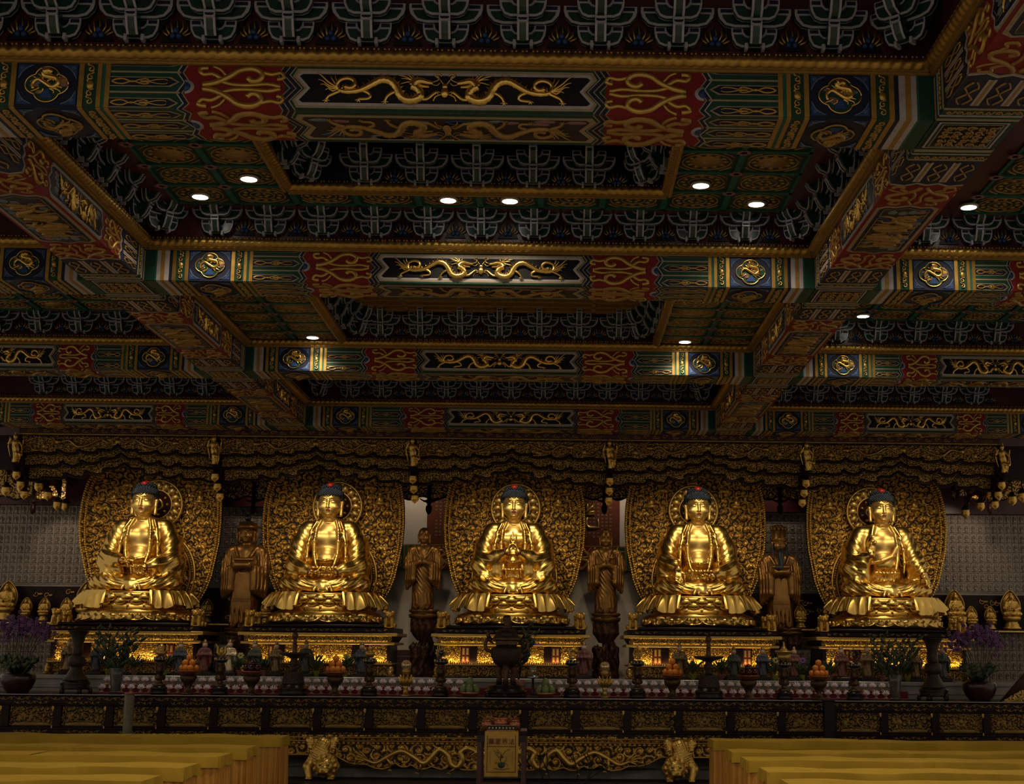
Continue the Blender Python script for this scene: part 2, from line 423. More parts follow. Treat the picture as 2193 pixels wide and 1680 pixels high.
def dragon_lines(M, mir=1, ox=0.0, H=1.0, sv=1.0, r=0.020, w=0.012):
    """a dragon facing the pearl: body, mane, legs, claws and a flame tail, drawn from the panel"""
    q = lambda x, y: ((ox+mir*(x-1893)*0.00124), H*(0.5+(383-y)*0.0048*sv))
    body = [(1440,392),(1470,402),(1530,395),(1580,368),(1622,345),(1662,352),(1690,385),(1704,418),(1735,438),(1775,432),(1792,412),(1778,386),(1750,372)]
    P = smoothpts([q(*p) for p in body], 4); n = len(P)
    R = [r*(0.55+0.55*min(1, i/(n*.35)))*(1.10 if i % 2 else .92) for i in range(n)]
    m2 = MB(); m2.tube([(u, w, v) for u, v in P], R, 6); M.add(m2.v, m2.f)
    L = lambda pts, rr, tp=(1, .3): line2(M, [q(*p) for p in pts], rr, w, 4, 3, tp)
    L([(1445,395),(1432,372),(1446,348),(1478,338),(1506,350),(1508,372),(1488,384),(1466,376)], r*.85, (.7, .8))
    for e in ((1345,312),(1352,345),(1362,368),(1385,395),(1405,330),(1425,322)):
        L([(1440,385),((1440+e[0])/2+6,(385+e[1])/2+9),((1440*.3+e[0]*.7)-4,(385*.3+e[1]*.7)-5),e], r*.42, (1, .25))
    for leg in ([(1448,398),(1420,412),(1398,425),(1390,440)],[(1545,395),(1575,412),(1570,432),(1528,436)],[(1695,395),(1668,405),(1646,425),(1640,443)],[(1780,428),(1815,432),(1840,412),(1860,395)]):
        L(leg, r*.62, (1, .6)); ex, ey = leg[-1]
        for d in ((-16,4),(-8,12),(6,12),(15,3)): L([(ex,ey),(ex+d[0]*.6,ey+d[1]*.8),(ex+d[0],ey+d[1]+2)], r*.24, (1, .3))
    L([(1752,372),(1768,352),(1790,346),(1815,352),(1842,356)], r*1.15, (1.15, .5))
    L([(1775,365),(1800,372),(1826,374)], r*.6, (1, .5))
    for e in ((1688,318),(1704,335),(1722,312),(1748,316),(1700,362),(1775,318)):
        L([(1762,350),((1762+e[0])/2+5,(350+e[1])/2-5),e], r*.34, (1, .3))
    L([(1838,352),(1862,342),(1868,328),(1856,322)], r*.16, (1, 1)); L([(1836,360),(1858,366),(1872,352)], r*.14, (1, 1))
    for i in range(2, n-6, 2):
        u, v = P[i]; u2, v2 = P[i+1]; d = math.hypot(u2-u, v2-v)+1e-9
        nx_, nz_ = -(v2-v)/d*mir, (u2-u)/d*mir
        m2 = MB(); m2.tube([(u, w, v), (u+nx_*r*1.75, w, v+nz_*r*1.75)], [r*.45, r*.1], 4); M.add(m2.v, m2.f)
def ruyi(M, u0, mir, L, H, r, w):
    """the heart-shaped cloud scroll painted on the red panels"""
    q = lambda a, b, s: (u0+mir*a*L, H*(.5+s*(b-.5)))
    for s in (1, -1):
        line2(M, [q(*p, s) for p in [(.10,.54),(.24,.60),(.38,.74),(.48,.88),(.62,.92),(.72,.82),(.70,.68),(.62,.64),(.57,.72)]], r, w)
        line2(M, [q(*p, s) for p in [(.70,.86),(.82,.80),(.92,.84),(.95,.73),(.88,.69)]], r*.7, w)
        line2(M, [q(*p, s) for p in [(.30,.62),(.42,.56),(.60,.55),(.78,.58),(.92,.52)]], r*.7, w)
        line2(M, [q(*p, s) for p in [(.30,.68),(.20,.80),(.10,.78),(.06,.90),(.15,.93)]], r*.75, w)
        line2(M, [q(*p, s) for p in [(.34,.76),(.28,.90),(.20,.97)]], r*.5, w)
def scrollband(M, u0, u1, v0, v1, r, w, vertical=True, n=5):
    for i in range(n):
        t = (i+.5)/n; s = 1 if i % 2 else -1
        if vertical:
            c = ((u0+u1)/2, v0+(v1-v0)*t); rr = min((u1-u0)*.36, (v1-v0)/n*.42)
        else:
            c = (u0+(u1-u0)*t, (v0+v1)/2); rr = min((v1-v0)*.36, (u1-u0)/n*.42)
        a0 = (PI/2 if vertical else 0)
        line2(M, curl(c, rr, a0, s*1.05, 10), r, w, 4, 1)
        if vertical: line2(M, [(c[0], c[1]+rr), (c[0]+s*rr*.9, c[1]+rr*1.3), (c[0]+s*rr*.2, c[1]+rr*2.0)], r*.9, w, 4, 3)
        else: line2(M, [(c[0]+rr, c[1]), (c[0]+rr*1.3, c[1]+s*rr*.9), (c[0]+rr*2.0, c[1]+s*rr*.2)], r*.9, w, 4, 3)
def quatre(R, n=48, o=.45, rho=.60, sx=1.0, sz=1.0):
    out = []
    for i in range(n):
        t = 2*PI*i/n; b = 0
        for k in range(4):
            d = t-k*PI/2; e = rho*rho-(o*sin(d))**2
            if e > 0: b = max(b, o*cos(d)+math.sqrt(e))
        out.append((R*b*cos(t)*sx, R*b*sin(t)*sz))
    return out
def medallion(T, u, v, R, sx, sz, seed, flat=False):
    """a ringed quatrefoil with a coiled dragon, clouds and a blue rock"""
    M = MB(); M.T = T; rnd = random.Random(seed)
    q = [(u+a, v+b) for a, b in quatre(R, 48, sx=sx, sz=sz)]
    M.use('green'); M.prism(q, .004, .008)
    cols = ['pink', 'pale', 'pale', 'blue', 'pink', 'paintgold']
    for i in range(13):
        a = rnd.uniform(0, 6.28); d = R*rnd.uniform(.3, .78); M.use(cols[i % 6])
        cu, cv = u+d*cos(a)*sx, v+d*sin(a)*sz; ra = R*rnd.uniform(.13, .22)
        M.prism([(cu+ra*cos(t*PI/5)*(1.25+.2*(t % 2))*sx, cv+ra*.6*sin(t*PI/5)*sz) for t in range(10)], .008, .010+.001*(i % 3))
    M.use('blue'); M.prism([(u-R*.30*sx, v-R*.82*sz), (u-R*.16*sx, v-R*.35*sz), (u+R*.12*sx, v-R*.30*sz), (u+R*.3*sx, v-R*.82*sz)], .008, .014)
    M.use('flatgold' if flat else 'gold', True)
    line2(M, q+q[:1], R*.055, .010, 5, 1)
    rr = R*(.14 if flat else .16)
    P = [(-.62,-.30),(-.66,.05),(-.40,.28),(-.05,.05),(.30,-.18),(.55,.02),(.50,.32),(.20,.42),(-.10,.50),(-.15,.72)]
    line2(M, [(u+a*R*sx, v+b*R*sz) for a, b in P], rr, .016, 6, 4, (.6, 1.2))
    line2(M, [(u+a*R*sx, v+b*R*sz) for a, b in [(-.15,.7),(.08,.78),(.26,.66)]], rr*1.4, .018, 6, 3, (1.2, .6))
    for e in ((.5,.75),(.35,.55),(.62,.5),(.05,.35),(-.45,.62),(-.7,.45),(.75,-.25),(.35,-.55),(-.35,-.55),(-.75,-.45),(.68,-.5)):
        b0 = (e[0]*.45, e[1]*.45)
        line2(M, [(u+b0[0]*R*sx, v+b0[1]*R*sz), (u+e[0]*.8*R*sx+.01*sx, v+e[1]*.75*R*sz), (u+e[0]*R*sx, v+e[1]*R*sz)], rr*.5, .014, 4, 2, (1, .4))
    return M
def cornercloud(M, u, v, su, sv, L):
    M.use('blue', False)
    M.prism([(u, v), (u+su*L, v), (u+su*L*.55, v+sv*L*.28), (u+su*L*.40, v+sv*L*.40), (u+su*L*.28, v+sv*L*.55), (u, v+sv*L)][::(1 if su*sv > 0 else -1)], .004, .007)
    M.use('pale', True)
    line2(M, [(u+su*L*.9, v+sv*L*.04), (u+su*L*.5, v+sv*L*.22), (u+su*L*.36, v+sv*L*.36), (u+su*L*.22, v+sv*L*.5), (u+su*L*.04, v+sv*L*.9)], L*.035, .008, 4, 2)
    line2(M, curl((u+su*L*.25, v+sv*L*.25), L*.13, 0, 1, 8), L*.03, .008, 4, 1)
def rope_mesh(L, name='rope_moulding', r=0.036, pitch=0.058):
    """a gilded egg-and-rope moulding along X, seen from in front and below"""
    nx = max(4, int(L/pitch*5)); th = np.radians(np.linspace(70, 330, 11)); x = np.linspace(-L/2, L/2, nx+1)
    X, T = np.meshgrid(x, th, indexing='ij')
    R = r*(0.80+0.28*np.abs(np.sin(PI*X/pitch+T*0.8)))
    V = np.stack([X, R*np.cos(T)*1.0, R*np.sin(T)], -1).reshape(-1, 3)
    i = np.arange((nx+1)*11).reshape(nx+1, 11)
    F = np.stack([i[:-1, :-1], i[:-1, 1:], i[1:, 1:], i[1:, :-1]], -1).reshape(-1, 4)
    return npmesh(name, V, F, ['oldgold'])
def rope_full(name, L):
    M = MB(); M.use('flatgold', False)
    M.box(-L/2, L/2, .012, .034, -.052, -.036); M.box(-L/2, L/2, -.006, .034, -.040, -.030); M.box(-L/2, L/2, .0, .034, -.03, .03)
    M.use('oldgold', True)
    n = int(L/.056)
    for i in range(n):
        x = -L/2+(i+.5)*L/n
        for d in (-.011, .011): M.ball((x+d, -.018, .036), .0085, 5, 4)
    me = M.mesh(name); bmr = rope_mesh(L)
    import bmesh
    b = bmesh.new(); b.from_mesh(me); k = len(b.faces); b.from_mesh(bmr); b.faces.ensure_lookup_table()
    for f in b.faces[k:]: f.material_index = 1
    b.to_mesh(me); b.free(); bpy.data.meshes.remove(bmr); return me
def cross_beam_parts(s):
    """meshes of one painted beam; s squeezes the part between the end medallions"""
    mp = lambda u: u*s if abs(u) <= 1.77 else u-math.copysign(1.77*(1-s), u)
    HW = mp(2.60); parts = []
    core = MB(); core.use('green'); core.box(-HW, HW, 0, BD, 0, HB); core.use('flatgold'); core.box(-HW, HW, -.010, .01, HB+.004, HB+.014)
    parts.append(('timber', core.mesh('timber'), None))
    for side, H in (('face', HB+.002), ('soffit', BD)):
        face = side == 'face'
        T = (lambda u, w, v: (mp(u), -w, v)) if face else (lambda u, w, v: (mp(u), v, -w))
        k = H/HB
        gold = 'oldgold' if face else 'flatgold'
        P = MB(); P.T = T
        def rect(u0, u1, v0, v1, w, key):
            P.use(key, False)
            for sg in (1, -1):
                a, b = sorted((sg*u0, sg*u1)); n_ = max(1, int((b-a)/.5)) if a < 1.77 < b else 1
                P.prism([(a, v0), (b, v0), (b, v1), (a, v1)], 0, w)
        e = .0015
        rect(0, .85, 0, H, .002, 'green')
        rect(.80, 1.42, 0, H, .0015, 'red')
        rect(1.33, 1.77, 0, H, .0012, 'green')
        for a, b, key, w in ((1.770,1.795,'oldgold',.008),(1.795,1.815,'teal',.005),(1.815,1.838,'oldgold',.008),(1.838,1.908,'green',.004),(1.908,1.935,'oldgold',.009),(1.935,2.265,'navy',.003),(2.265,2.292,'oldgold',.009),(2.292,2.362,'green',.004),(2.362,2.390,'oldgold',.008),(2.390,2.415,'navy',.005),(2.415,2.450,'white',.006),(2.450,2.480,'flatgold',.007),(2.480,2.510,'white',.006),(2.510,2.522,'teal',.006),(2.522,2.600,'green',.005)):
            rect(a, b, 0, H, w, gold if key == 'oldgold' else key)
        # nested zigzag outlines of the dragon panel, widest at the back
        def zig(off): return [(.812+off,0),(.812+off+.035,.20*H),(.800+off-.02,.5*H),(.812+off+.035,.80*H),(.812+off,H)]
        for off, key, w in ((.045,'tan',.0030),(.038,'navy',.0036),(.012,'tan',.0042),(.005,'navy',.0048),(-.020,'tan',.0054),(-.028,'green',.0060)):
            z = zig(off); P.use(key, False)
            P.prism(z[::-1]+[(-a, b) for a, b in z], 0, w)
        m0 = .13*H
        def zin(off): return [(.765+off,m0-off),(.785+off*1.2,m0+.10*H),(.725+off,.5*H),(.785+off*1.2,H-m0-.10*H),(.765+off,H-m0+off)]
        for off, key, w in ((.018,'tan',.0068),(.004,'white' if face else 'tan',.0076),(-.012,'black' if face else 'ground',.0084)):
            z = zin(off); P.use(key, False)
            P.prism(z[::-1]+[(-a, b) for a, b in z], 0, w)
        # striped cartouches between the red ground and the end bands
        for sg in (1, -1):
            def pz(off, key, w):
                P.use(key, False)
                q = [(1.77,0),(1.375+off,0),(1.345+off,.12*H),(1.385+off,.36*H),(1.345+off,.60*H),(1.385+off,.82*H),(1.36+off,H),(1.77,H)]
                P.prism([(sg*a, b) for a, b in (q if sg < 0 else q[::-1])], 0, w)
            pz(0,'tan',.0028); pz(.008,'navy',.0034); pz(.030,'white',.0040); pz(.038,'green',.0046)
            for vc, vh in ((.12,.085),(.60,.085),(.99,.03)) if face else ((.16,.085),(.52,.085),(.88,.085)):
                for kk, key, w in ((1.3,'tan',.0056),(1.05,'navy',.0064)):
                    a, b, h = 1.77, 1.42+(.0 if kk > 1.2 else .012), vh*kk*H
                    q = [(a, vc*H-h), (b+.03, vc*H-h), (b-.015, vc*H), (b+.03, vc*H+h), (a, vc*H+h)]
                    q = [(x_, min(H, y_)) for x_, y_ in q]
                    P.use(key, False); P.prism([(sg*x_, y_) for x_, y_ in (q if sg < 0 else q[::-1])], 0, w)
                P.use('paintgold' if face else 'flatgold', True)
                if vc > .95: continue
                for s2 in (1, -1):
                    line2(P, [(sg*1.76, vc*H), (sg*1.735, vc*H+s2*.045*H), (sg*1.70, vc*H+s2*.055*H), (sg*1.675, vc*H+s2*.02*H), (sg*1.65, vc*H-s2*.012*H), (sg*1.62, vc*H+s2*.03*H), (sg*1.585, vc*H+s2*.06*H), (sg*1.565, vc*H+s2*.035*H), (sg*1.58, vc*H+s2*.02*H)], .0055, .009, 4, 3, (1.2, .8))
                    line2(P, [(sg*1.61, vc*H+s2*.01*H), (sg*1.56, vc*H+s2*.012*H), (sg*1.52, vc*H+s2*.045*H), (sg*1.48, vc*H+s2*.05*H), (sg*1.465, vc*H+s2*.02*H)], .0050, .009, 4, 3, (1.1, .5))
            for vc in (.36, .82) if face else (.34, .70):
                P.use('tan', False); P.prism([(sg*a, b) for a, b in ([(1.77, vc*H-.02*H), (1.77, vc*H+.02*H), (1.40, vc*H+.02*H), (1.40, vc*H-.02*H)][::(1 if sg > 0 else -1)])], 0, .006)
            # scroll flowers on the green bands
            P.use('paintgold' if face else 'flatgold', True)
            for a, b in ((1.842, 1.904), (2.296, 2.358)):
                if sg < 0: a, b = -b, -a
                scrollband(P, a, b, .04*H, .96*H, .0055, .008, True, 5 if face else 7)
                P.ball(((a+b)/2, .008, H*.5), (.022, .010, .026), 7, 4)
            for cu in (1, -1):
                for cv in (0, 1):
                    cornercloud(P, sg*2.10+cu*.155, (.05 if cv == 0 else .95)*H, -cu, 1 if cv == 0 else -1, .085)
            P.use('white', True); P.prism([(sg*(1.375+.05*cos(t*PI/8)*-1), .5*H+.16*H*sin(t*PI/8)) for t in range(-4, 5)][::(-1 if sg > 0 else 1)], 0, .0062)
            P.use('blue', True); P.prism([(sg*(1.378-.034*cos(t*PI/8)), .5*H+.11*H*sin(t*PI/8)) for t in range(-4, 5)][::(-1 if sg > 0 else 1)], 0, .0070)
        parts.append(('painted_'+side, P.mesh('painted_'+side), None))
        for sg in (1, -1):
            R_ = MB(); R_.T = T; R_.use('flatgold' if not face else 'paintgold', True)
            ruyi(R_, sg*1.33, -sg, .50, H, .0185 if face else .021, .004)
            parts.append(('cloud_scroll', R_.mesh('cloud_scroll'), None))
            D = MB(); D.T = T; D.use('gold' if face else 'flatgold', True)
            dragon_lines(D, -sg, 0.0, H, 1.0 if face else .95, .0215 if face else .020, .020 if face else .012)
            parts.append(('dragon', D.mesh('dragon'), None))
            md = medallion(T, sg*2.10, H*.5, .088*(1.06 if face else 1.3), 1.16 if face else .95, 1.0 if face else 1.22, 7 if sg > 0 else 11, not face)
            parts.append(('medallion', md.mesh('medallion'), None))
        J = MB(); J.T = T; J.use('gold' if face else 'flatgold', True)
        J.ball((0, .02, H*.42), (.024, .014, .12*H), 8, 6); J.ball((0, .018, H*.56), (.018, .012, .07*H), 8, 5)
        for s2 in (1, -1):
            line2(J, [(s2*.008, H*.62), (s2*.03, H*.74), (s2*.055, H*.82), (s2*.03, H*.86), (s2*.02, H*.80)], .004, .012, 4)
            line2(J, [(s2*.015, H*.40), (s2*.05, H*.34), (s2*.06, H*.24)], .005, .012, 4)
        if not face:
            rnd = random.Random(3)
            for i in range(22):
                J.use(['pale', 'pink', 'pale', 'blue'][i % 4], True)
                a, b = rnd.uniform(-.7, .7), H*rnd.choice([rnd.uniform(.2, .3), rnd.uniform(.72, .82)])
                J.prism([(a+.055*cos(t*PI/5)*(1+.2*(t % 2)), b+.022*sin(t*PI/5)) for t in range(10)], .007, .0098)
        parts.append(('flaming_pearl', J.mesh('flaming_pearl'), None))
    parts.append(('rope_moulding', rope_full('rope_moulding', 2*HW-.04), (0, -.032, HB+.050)))
    return parts, HW
def make_cross_beam(s, parts_cache={}):
    if s not in parts_cache: parts_cache[s] = cross_beam_parts(s)
    return parts_cache[s]
def beam_at(s, loc, label, group):
    parts, hw = make_cross_beam(s)
    t = thing('painted_beam', label, 'ceiling beam', loc, 0, group, kind='thing')
    for nm, me, off in parts: obj(nm, me, t, off or (0, 0, 0))
    return t
where = ['nearest the camera', 'second from the camera', 'third from the camera', 'just above the altar canopy']
for i, y in enumerate(ROW):
    beam_at(1.0, (0, y, ZB), 'painted ceiling beam with twin gold dragons over the central aisle, '+where[i], 'dragon beams across the hall')
    if i:
        for sg, nm in ((-1, 'left'), (1, 'right')):
            beam_at(.70, (sg*(DX+DW+2.05), y, ZB), 'shorter painted dragon beam in the '+nm+' bay, '+where[i], 'dragon beams across the hall')
# ---- beams running away from the camera
LB = ROW[1]-ROW[0]-BD
def long_beam_parts():
    parts = []
    c = MB(); c.use('green'); c.box(-DW, DW, -LB/2, LB/2, 0, HB); parts.append(('timber', c.mesh('timber'), None))
    for side in ('soffit', 'inner', 'outer'):
        H = 2*DW if side == 'soffit' else HB-.012
        if side == 'soffit': T = lambda u, w, v: (v-DW, u, -w)
        elif side == 'inner': T = lambda u, w, v: (-DW-w, -u, v)
        else: T = lambda u, w, v: (DW+w, u, v)
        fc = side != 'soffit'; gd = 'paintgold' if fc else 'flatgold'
        P = MB(); P.T = T
        def rect(u0, u1, v0, v1, w, key):
            P.use(key, False)
            for sg in (1, -1):
                a, b = sorted((sg*u0, sg*u1)); P.prism([(a, v0), (b, v0), (b, v1), (a, v1)], 0, w)
        hl = LB/2
        rect(0, .98, 0, H, .0015, 'red')
        rect(.93, hl, 0, H, .0022, 'navy')
        for a, b, key, w in ((hl-.03,hl,'tan',.006),(hl-.06,hl-.03,'green',.005),(hl-.075,hl-.06,'white',.006),(hl-.15,hl-.085,'green',.005),(hl-.17,hl-.15,'tan',.006)):
            rect(a, b, 0, H, w, key)
        for sg in (1, -1):
            for off, key, w in ((0,'tan',.003),(.015,'white',.0036),(.03,'navy',.0042)):
                q = [(1.32,0),(.93+off,0),(.905+off,.2*H),(.95+off,.35*H),(.92+off,.5*H),(.95+off,.65*H),(.905+off,.8*H),(.93+off,H),(1.32,H)]
                P.use(key, False); P.prism([(sg*a, b) for a, b in (q if sg < 0 else q[::-1])], 0, w)
            for v in (.32, .68):
                for d, key, w in ((.05,'white',.0055),(.018,'flatgold',.0065)):
                    P.use(key, False); q = [(1.0, (v-d)*H), (1.33, (v-d)*H), (1.33, (v+d)*H), (1.0, (v+d)*H)]
                    P.prism([(sg*a, b) for a, b in (q if sg > 0 else q[::-1])], 0, w)
            P.use(gd, True)
            for v in (.14, .5, .86):
                for s2 in (1, -1): line2(P, [(sg*1.31, v*H+s2*.02*H), (sg*1.24, v*H+s2*.09*H), (sg*1.17, v*H), (sg*1.10, v*H+s2*.08*H), (sg*1.03, v*H+s2*.02*H)], .006, .006, 4, 2)
            a, b = sorted((sg*(hl-.145), sg*(hl-.09))); scrollband(P, a, b, .03*H, .97*H, .005, .007, True, 8)
        m0 = .09*H
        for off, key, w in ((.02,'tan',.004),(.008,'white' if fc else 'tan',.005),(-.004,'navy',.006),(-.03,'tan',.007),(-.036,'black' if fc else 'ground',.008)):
            z = [(.46+off,m0-off),(.50+off,m0+.08*H),(.49+off,.32*H),(.53+off,.5*H),(.49+off,.68*H),(.50+off,H-m0-.08*H),(.46+off,H-m0+off)]
            P.use(key, False); P.prism(z[::-1]+[(-a, b) for a, b in z], 0, w)
        rnd = random.Random(5)
        for i in range(26):
            P.use(['pale', 'pink', 'blue', 'pale'][i % 4], False)
            a, b = rnd.uniform(-.42, .42), H*rnd.uniform(.18, .82)
            P.prism([(a+.035*cos(t*PI/5)*(1+.2*(t % 2)), b+.07*H*sin(t*PI/5)) for t in range(10)], .007, .0095)
        parts.append(('painted_'+side, P.mesh('painted_'+side), None))
        for sg in (1, -1):
            R_ = MB(); R_.T = T; R_.use(gd, True); ruyi(R_, sg*.93, -sg, .38, H, .015, .003)
            parts.append(('cloud_scroll', R_.mesh('cloud_scroll'), None))
            D = MB(); D.use('gold' if fc else 'flatgold', True)
            D.T = (lambda u, w, v: T(u*.55, w, v))
            dragon_lines(D, -sg, 0.0, H, 1.0, .024, .012)
            parts.append(('dragon', D.mesh('dragon'), None))
    r = rope_full('rope_moulding', LB)
    return parts, r
lbp, lrope = long_beam_parts()
wh2 = ['nearest the camera', 'second from the camera', 'third from the camera', 'nearest the altar']
span = ['over the camera side of the hall', 'between the two dragon beams nearest the camera', 'between the middle dragon beams', 'between the two dragon beams nearest the altar']
for sg, nm in ((-1, 'left'), (1, 'right')):
    for i in range(4):
        yc = (ROW[0]+(i-1)*(ROW[1]-ROW[0])+BD)+LB/2
        if i == 0 and sg < 0: continue
        t = thing('painted_beam', nm+' lengthwise painted beam '+span[i], 'ceiling beam', (sg*DX, yc, ZB), PI if sg < 0 else 0, 'beams running towards the altar', kind='thing')
        for n_, me, off in lbp: obj(n_, me, t)
        obj('rope_moulding', lrope, t, (-DW-.032, 0, HB+.050), (0, 0, -PI/2))
    for i, y in enumerate(ROW):
        if i == 0 and sg < 0: continue
        M = MB(); M.use('green'); M.box(-DW, DW, 0, BD, 0, HB)
        M.T = lambda u, w, v: (u, v, -w)
        for a, key, w in ((.20,'navy',.003),(.19,'white',.004),(.178,'green',.005),(.165,'tan',.006),(.158,'black',.007)):
            M.use(key); M.prism([(-a, BD/2-a), (a, BD/2-a), (a, BD/2+a), (-a, BD/2+a)], 0, w)
        b = M.obj('timber')
        S_ = MB(); S_.T = M.T; S_.use('flatgold', True)
        rnd = random.Random(9)
        for ix in range(5):
            for iz in range(5):
                c = (-.12+.06*ix, BD/2-.12+.06*iz); line2(S_, curl(c, .027, rnd.uniform(0, 6), rnd.choice((1, -1))*1.1, 9), .006, .010, 4, 1)
                line2(S_, [c, (c[0]+.03, c[1]+rnd.uniform(-.03, .03))], .006, .010, 4, 1)
        t = thing('beam_crossing', 'painted crossing block on the '+nm+' lengthwise beam at the dragon beam '+wh2[i], 'ceiling block', (sg*DX, y, ZB), 0, 'crossing blocks of the ceiling beams', kind='thing')
        b.parent = t; S_.obj('scroll_panel', t)
# ---- ceilings above the beams
def tile_at(M, x, y, z, w, d, kind):
    """one framed ceiling square seen from below"""
    M.T = lambda u, w_, v: (x+u, y+v, z-w_)
    M.use('green', False); M.prism([(-w/2, -d/2), (w/2, -d/2), (w/2, d/2), (-w/2, d/2)], -.03, .001)
    a, b = w*.40, d*.40
    M.use('brackgreen'); M.prism([(-a, -b), (a, -b), (a, b), (-a, b)], 0, .004)
    M.use('flatgold', True)
    el = lambda r, n=20: [(a*r*cos(2*PI*i/n), b*r*sin(2*PI*i/n)) for i in range(n+1)]
    line2(M, el(.92), .007, .006, 4, 1)
    for i in range(12):
        t = 2*PI*i/12; M.ball((a*.70*cos(t), .006, b*.70*sin(t)), (.022, .006, .020), 6, 4)
    if kind != 1:
        line2(M, el(.48, 16), .006, .006, 4, 1)
        for i in range(6):
            t = 2*PI*i/6; M.ball((a*.22*cos(t), .006, b*.22*sin(t)), (.018, .006, .016), 6, 4)
    else:
        M.prism(el(.62, 18)[:-1], .004, .007)
    for s1 in (1, -1):
        for s2 in (1, -1):
            line2(M, [(s1*a*.98, s2*b*.55), (s1*a*.80, s2*b*.80), (s1*a*.55, s2*b*.98)], .006, .006, 4, 2)
    M.use('teal', False)
    for q in ([(-w/2, -d/2), (w/2, -d/2), (w/2, -d/2+.022), (-w/2, -d/2+.022)], [(-w/2, d/2-.022), (w/2, d/2-.022), (w/2, d/2), (-w/2, d/2)],
              [(-w/2, -d/2), (-w/2+.022, -d/2), (-w/2+.022, d/2), (-w/2, d/2)], [(w/2-.022, -d/2), (w/2, -d/2), (w/2, d/2), (w/2-.022, d/2)]):
        M.prism(q, .0, .014)
    M.use('pink', True)
    for k in range(8):
        t = 2*PI*k/8+.39; M.ball((-w/2+.036*cos(t), .018, -d/2+.036*sin(t)), (.022, .006, .014), 5, 3)
    M.T = None
def ceil_obj(M): return struct(M.obj('ceiling'))
HOLES = []
def downlight(x, y, z, label):
    t = thing('ceiling_light', label, 'ceiling light', (x, y, z), 0, 'lit downlights in the ceiling squares')
    M = MB(); M.use('trim', True); M.lathe([(.058, -.018), (.072, -.018), (.074, .0), (.058, .0)], 24); M.obj('trim_ring', t)
    D = MB(); D.use('lamp', True); D.lathe([(.0, -.019), (.058, -.019), (.056, -.013), (.0, -.013)], 24); D.obj('diffuser', t)
    ld = bpy.data.lights.new('downlight_lamp', 'SPOT'); ld.energy = DL_W; ld.color = (1.0, .86, .66); ld.spot_size = 2.2; ld.spot_blend = .8; ld.shadow_soft_size = .06
    lo = bpy.data.objects.new('downlight_lamp', ld); COL.objects.link(lo); lo.location = (x, y, z-.03)
DL_W = 46.0
TW, TD = .465, .43
MX = MB(); MX.use('dkred'); MX.box(-8.2, 8.2, 3.0, 21.4, 5.32, 5.40); struct(MX.obj('ceiling'))
def bay_a(xc, half, recess, name):
    """coffer between the first two beams: boards for brackets, a ring of painted squares and a sunk middle"""
    M = MB(); y0, y1 = ROW[0]+BD, ROW[1]; z = 4.97
    M.use('dkred')
    M.box(xc-half, xc+half, y1-.004, y1+.02, ZF+.02, 5.32); M.box(xc-half-.02, xc-half+.004, y0, y1, ZF+.02, 5.32); M.box(xc+half-.004, xc+half+.02, y0, y1, ZF+.02, 5.32); M.box(xc-half, xc+half, y0-.02, y0+.004, ZF+.02, 5.32)
    nx = int((half-.2)/TW); e = nx*TW
    M.box(xc-half, xc-e, y0, y1, z, z+.02); M.box(xc+e, xc+half, y0, y1, z, z+.02); M.box(xc-e, xc+e, y1-.225, y1, z, z+.02); M.box(xc-e, xc+e, y0, y1-.225-6*TD, z, z+.02)
    rx, ry0, ry1 = recess
    for j in range(6):
        for i in range(-nx, nx):
            cx, cy = (i+.5)*TW, y1-.225-(j+.5)*TD
            if abs(cx) < rx and ry0 < cy < ry1: continue
            tile_at(M, xc+cx, cy, z, TW, TD, (i*3+j*5) % 3)
    if rx:
        M.use('navy'); M.box(xc-rx, xc+rx, ry1, ry1+.02, z-.02, 5.31); M.box(xc-rx-.02, xc-rx, ry0, ry1, z-.02, 5.31); M.box(xc+rx, xc+rx+.02, ry0, ry1, z-.02, 5.31); M.box(xc-rx, xc+rx, ry0-.02, ry0, z-.02, 5.31)
        M.use('dkred'); M.box(xc-rx, xc+rx, ry0, ry1, 5.27, 5.31)
    ceil_obj(M)
RX, RY0, RY1 = 1.395, ROW[1]-.225-4*TD, ROW[1]-.225-TD
bay_a(0, DX-DW, (RX, RY0-.43*0, RY1), 'central')
bay_a(DX+DW+2.05, 2.05, (0, 0, 0), 'right'); bay_a(-(DX+DW+2.05), 2.05, (0, 0, 0), 'left')
for L, nm, x, y, r in ((2*RX, 'far', 0, RY1, 0), (RY1-RY0, 'left', -RX, (RY0+RY1)/2, PI/2), (RY1-RY0, 'right', RX, (RY0+RY1)/2, -PI/2)):
    o = obj('rope_moulding', rope_full('rope_moulding', L), None, (x, y, 4.965), (0, 0, r))
    tag(o, 'gold rope moulding on the '+nm+' edge of the sunk blue coffer', 'moulding', 'rope mouldings round the sunk coffer')
for x, y, lb in ((-1.635, 9.69, 'inner lit downlight on the left of the nearest coffer'), (-2.09, 10.11, 'outer lit downlight on the left of the nearest coffer'), (-.232, 10.115, 'left one of the central pair of downlights'), (.232, 10.115, 'right one of the central pair of downlights'), (1.63, 9.70, 'inner lit downlight on the right of the nearest coffer'), (2.09, 10.11, 'outer lit downlight on the right of the nearest coffer'), (3.70, 10.115, 'lit downlight beyond the right lengthwise beam, upper of two')):
    downlight(x, y, 4.957, lb)
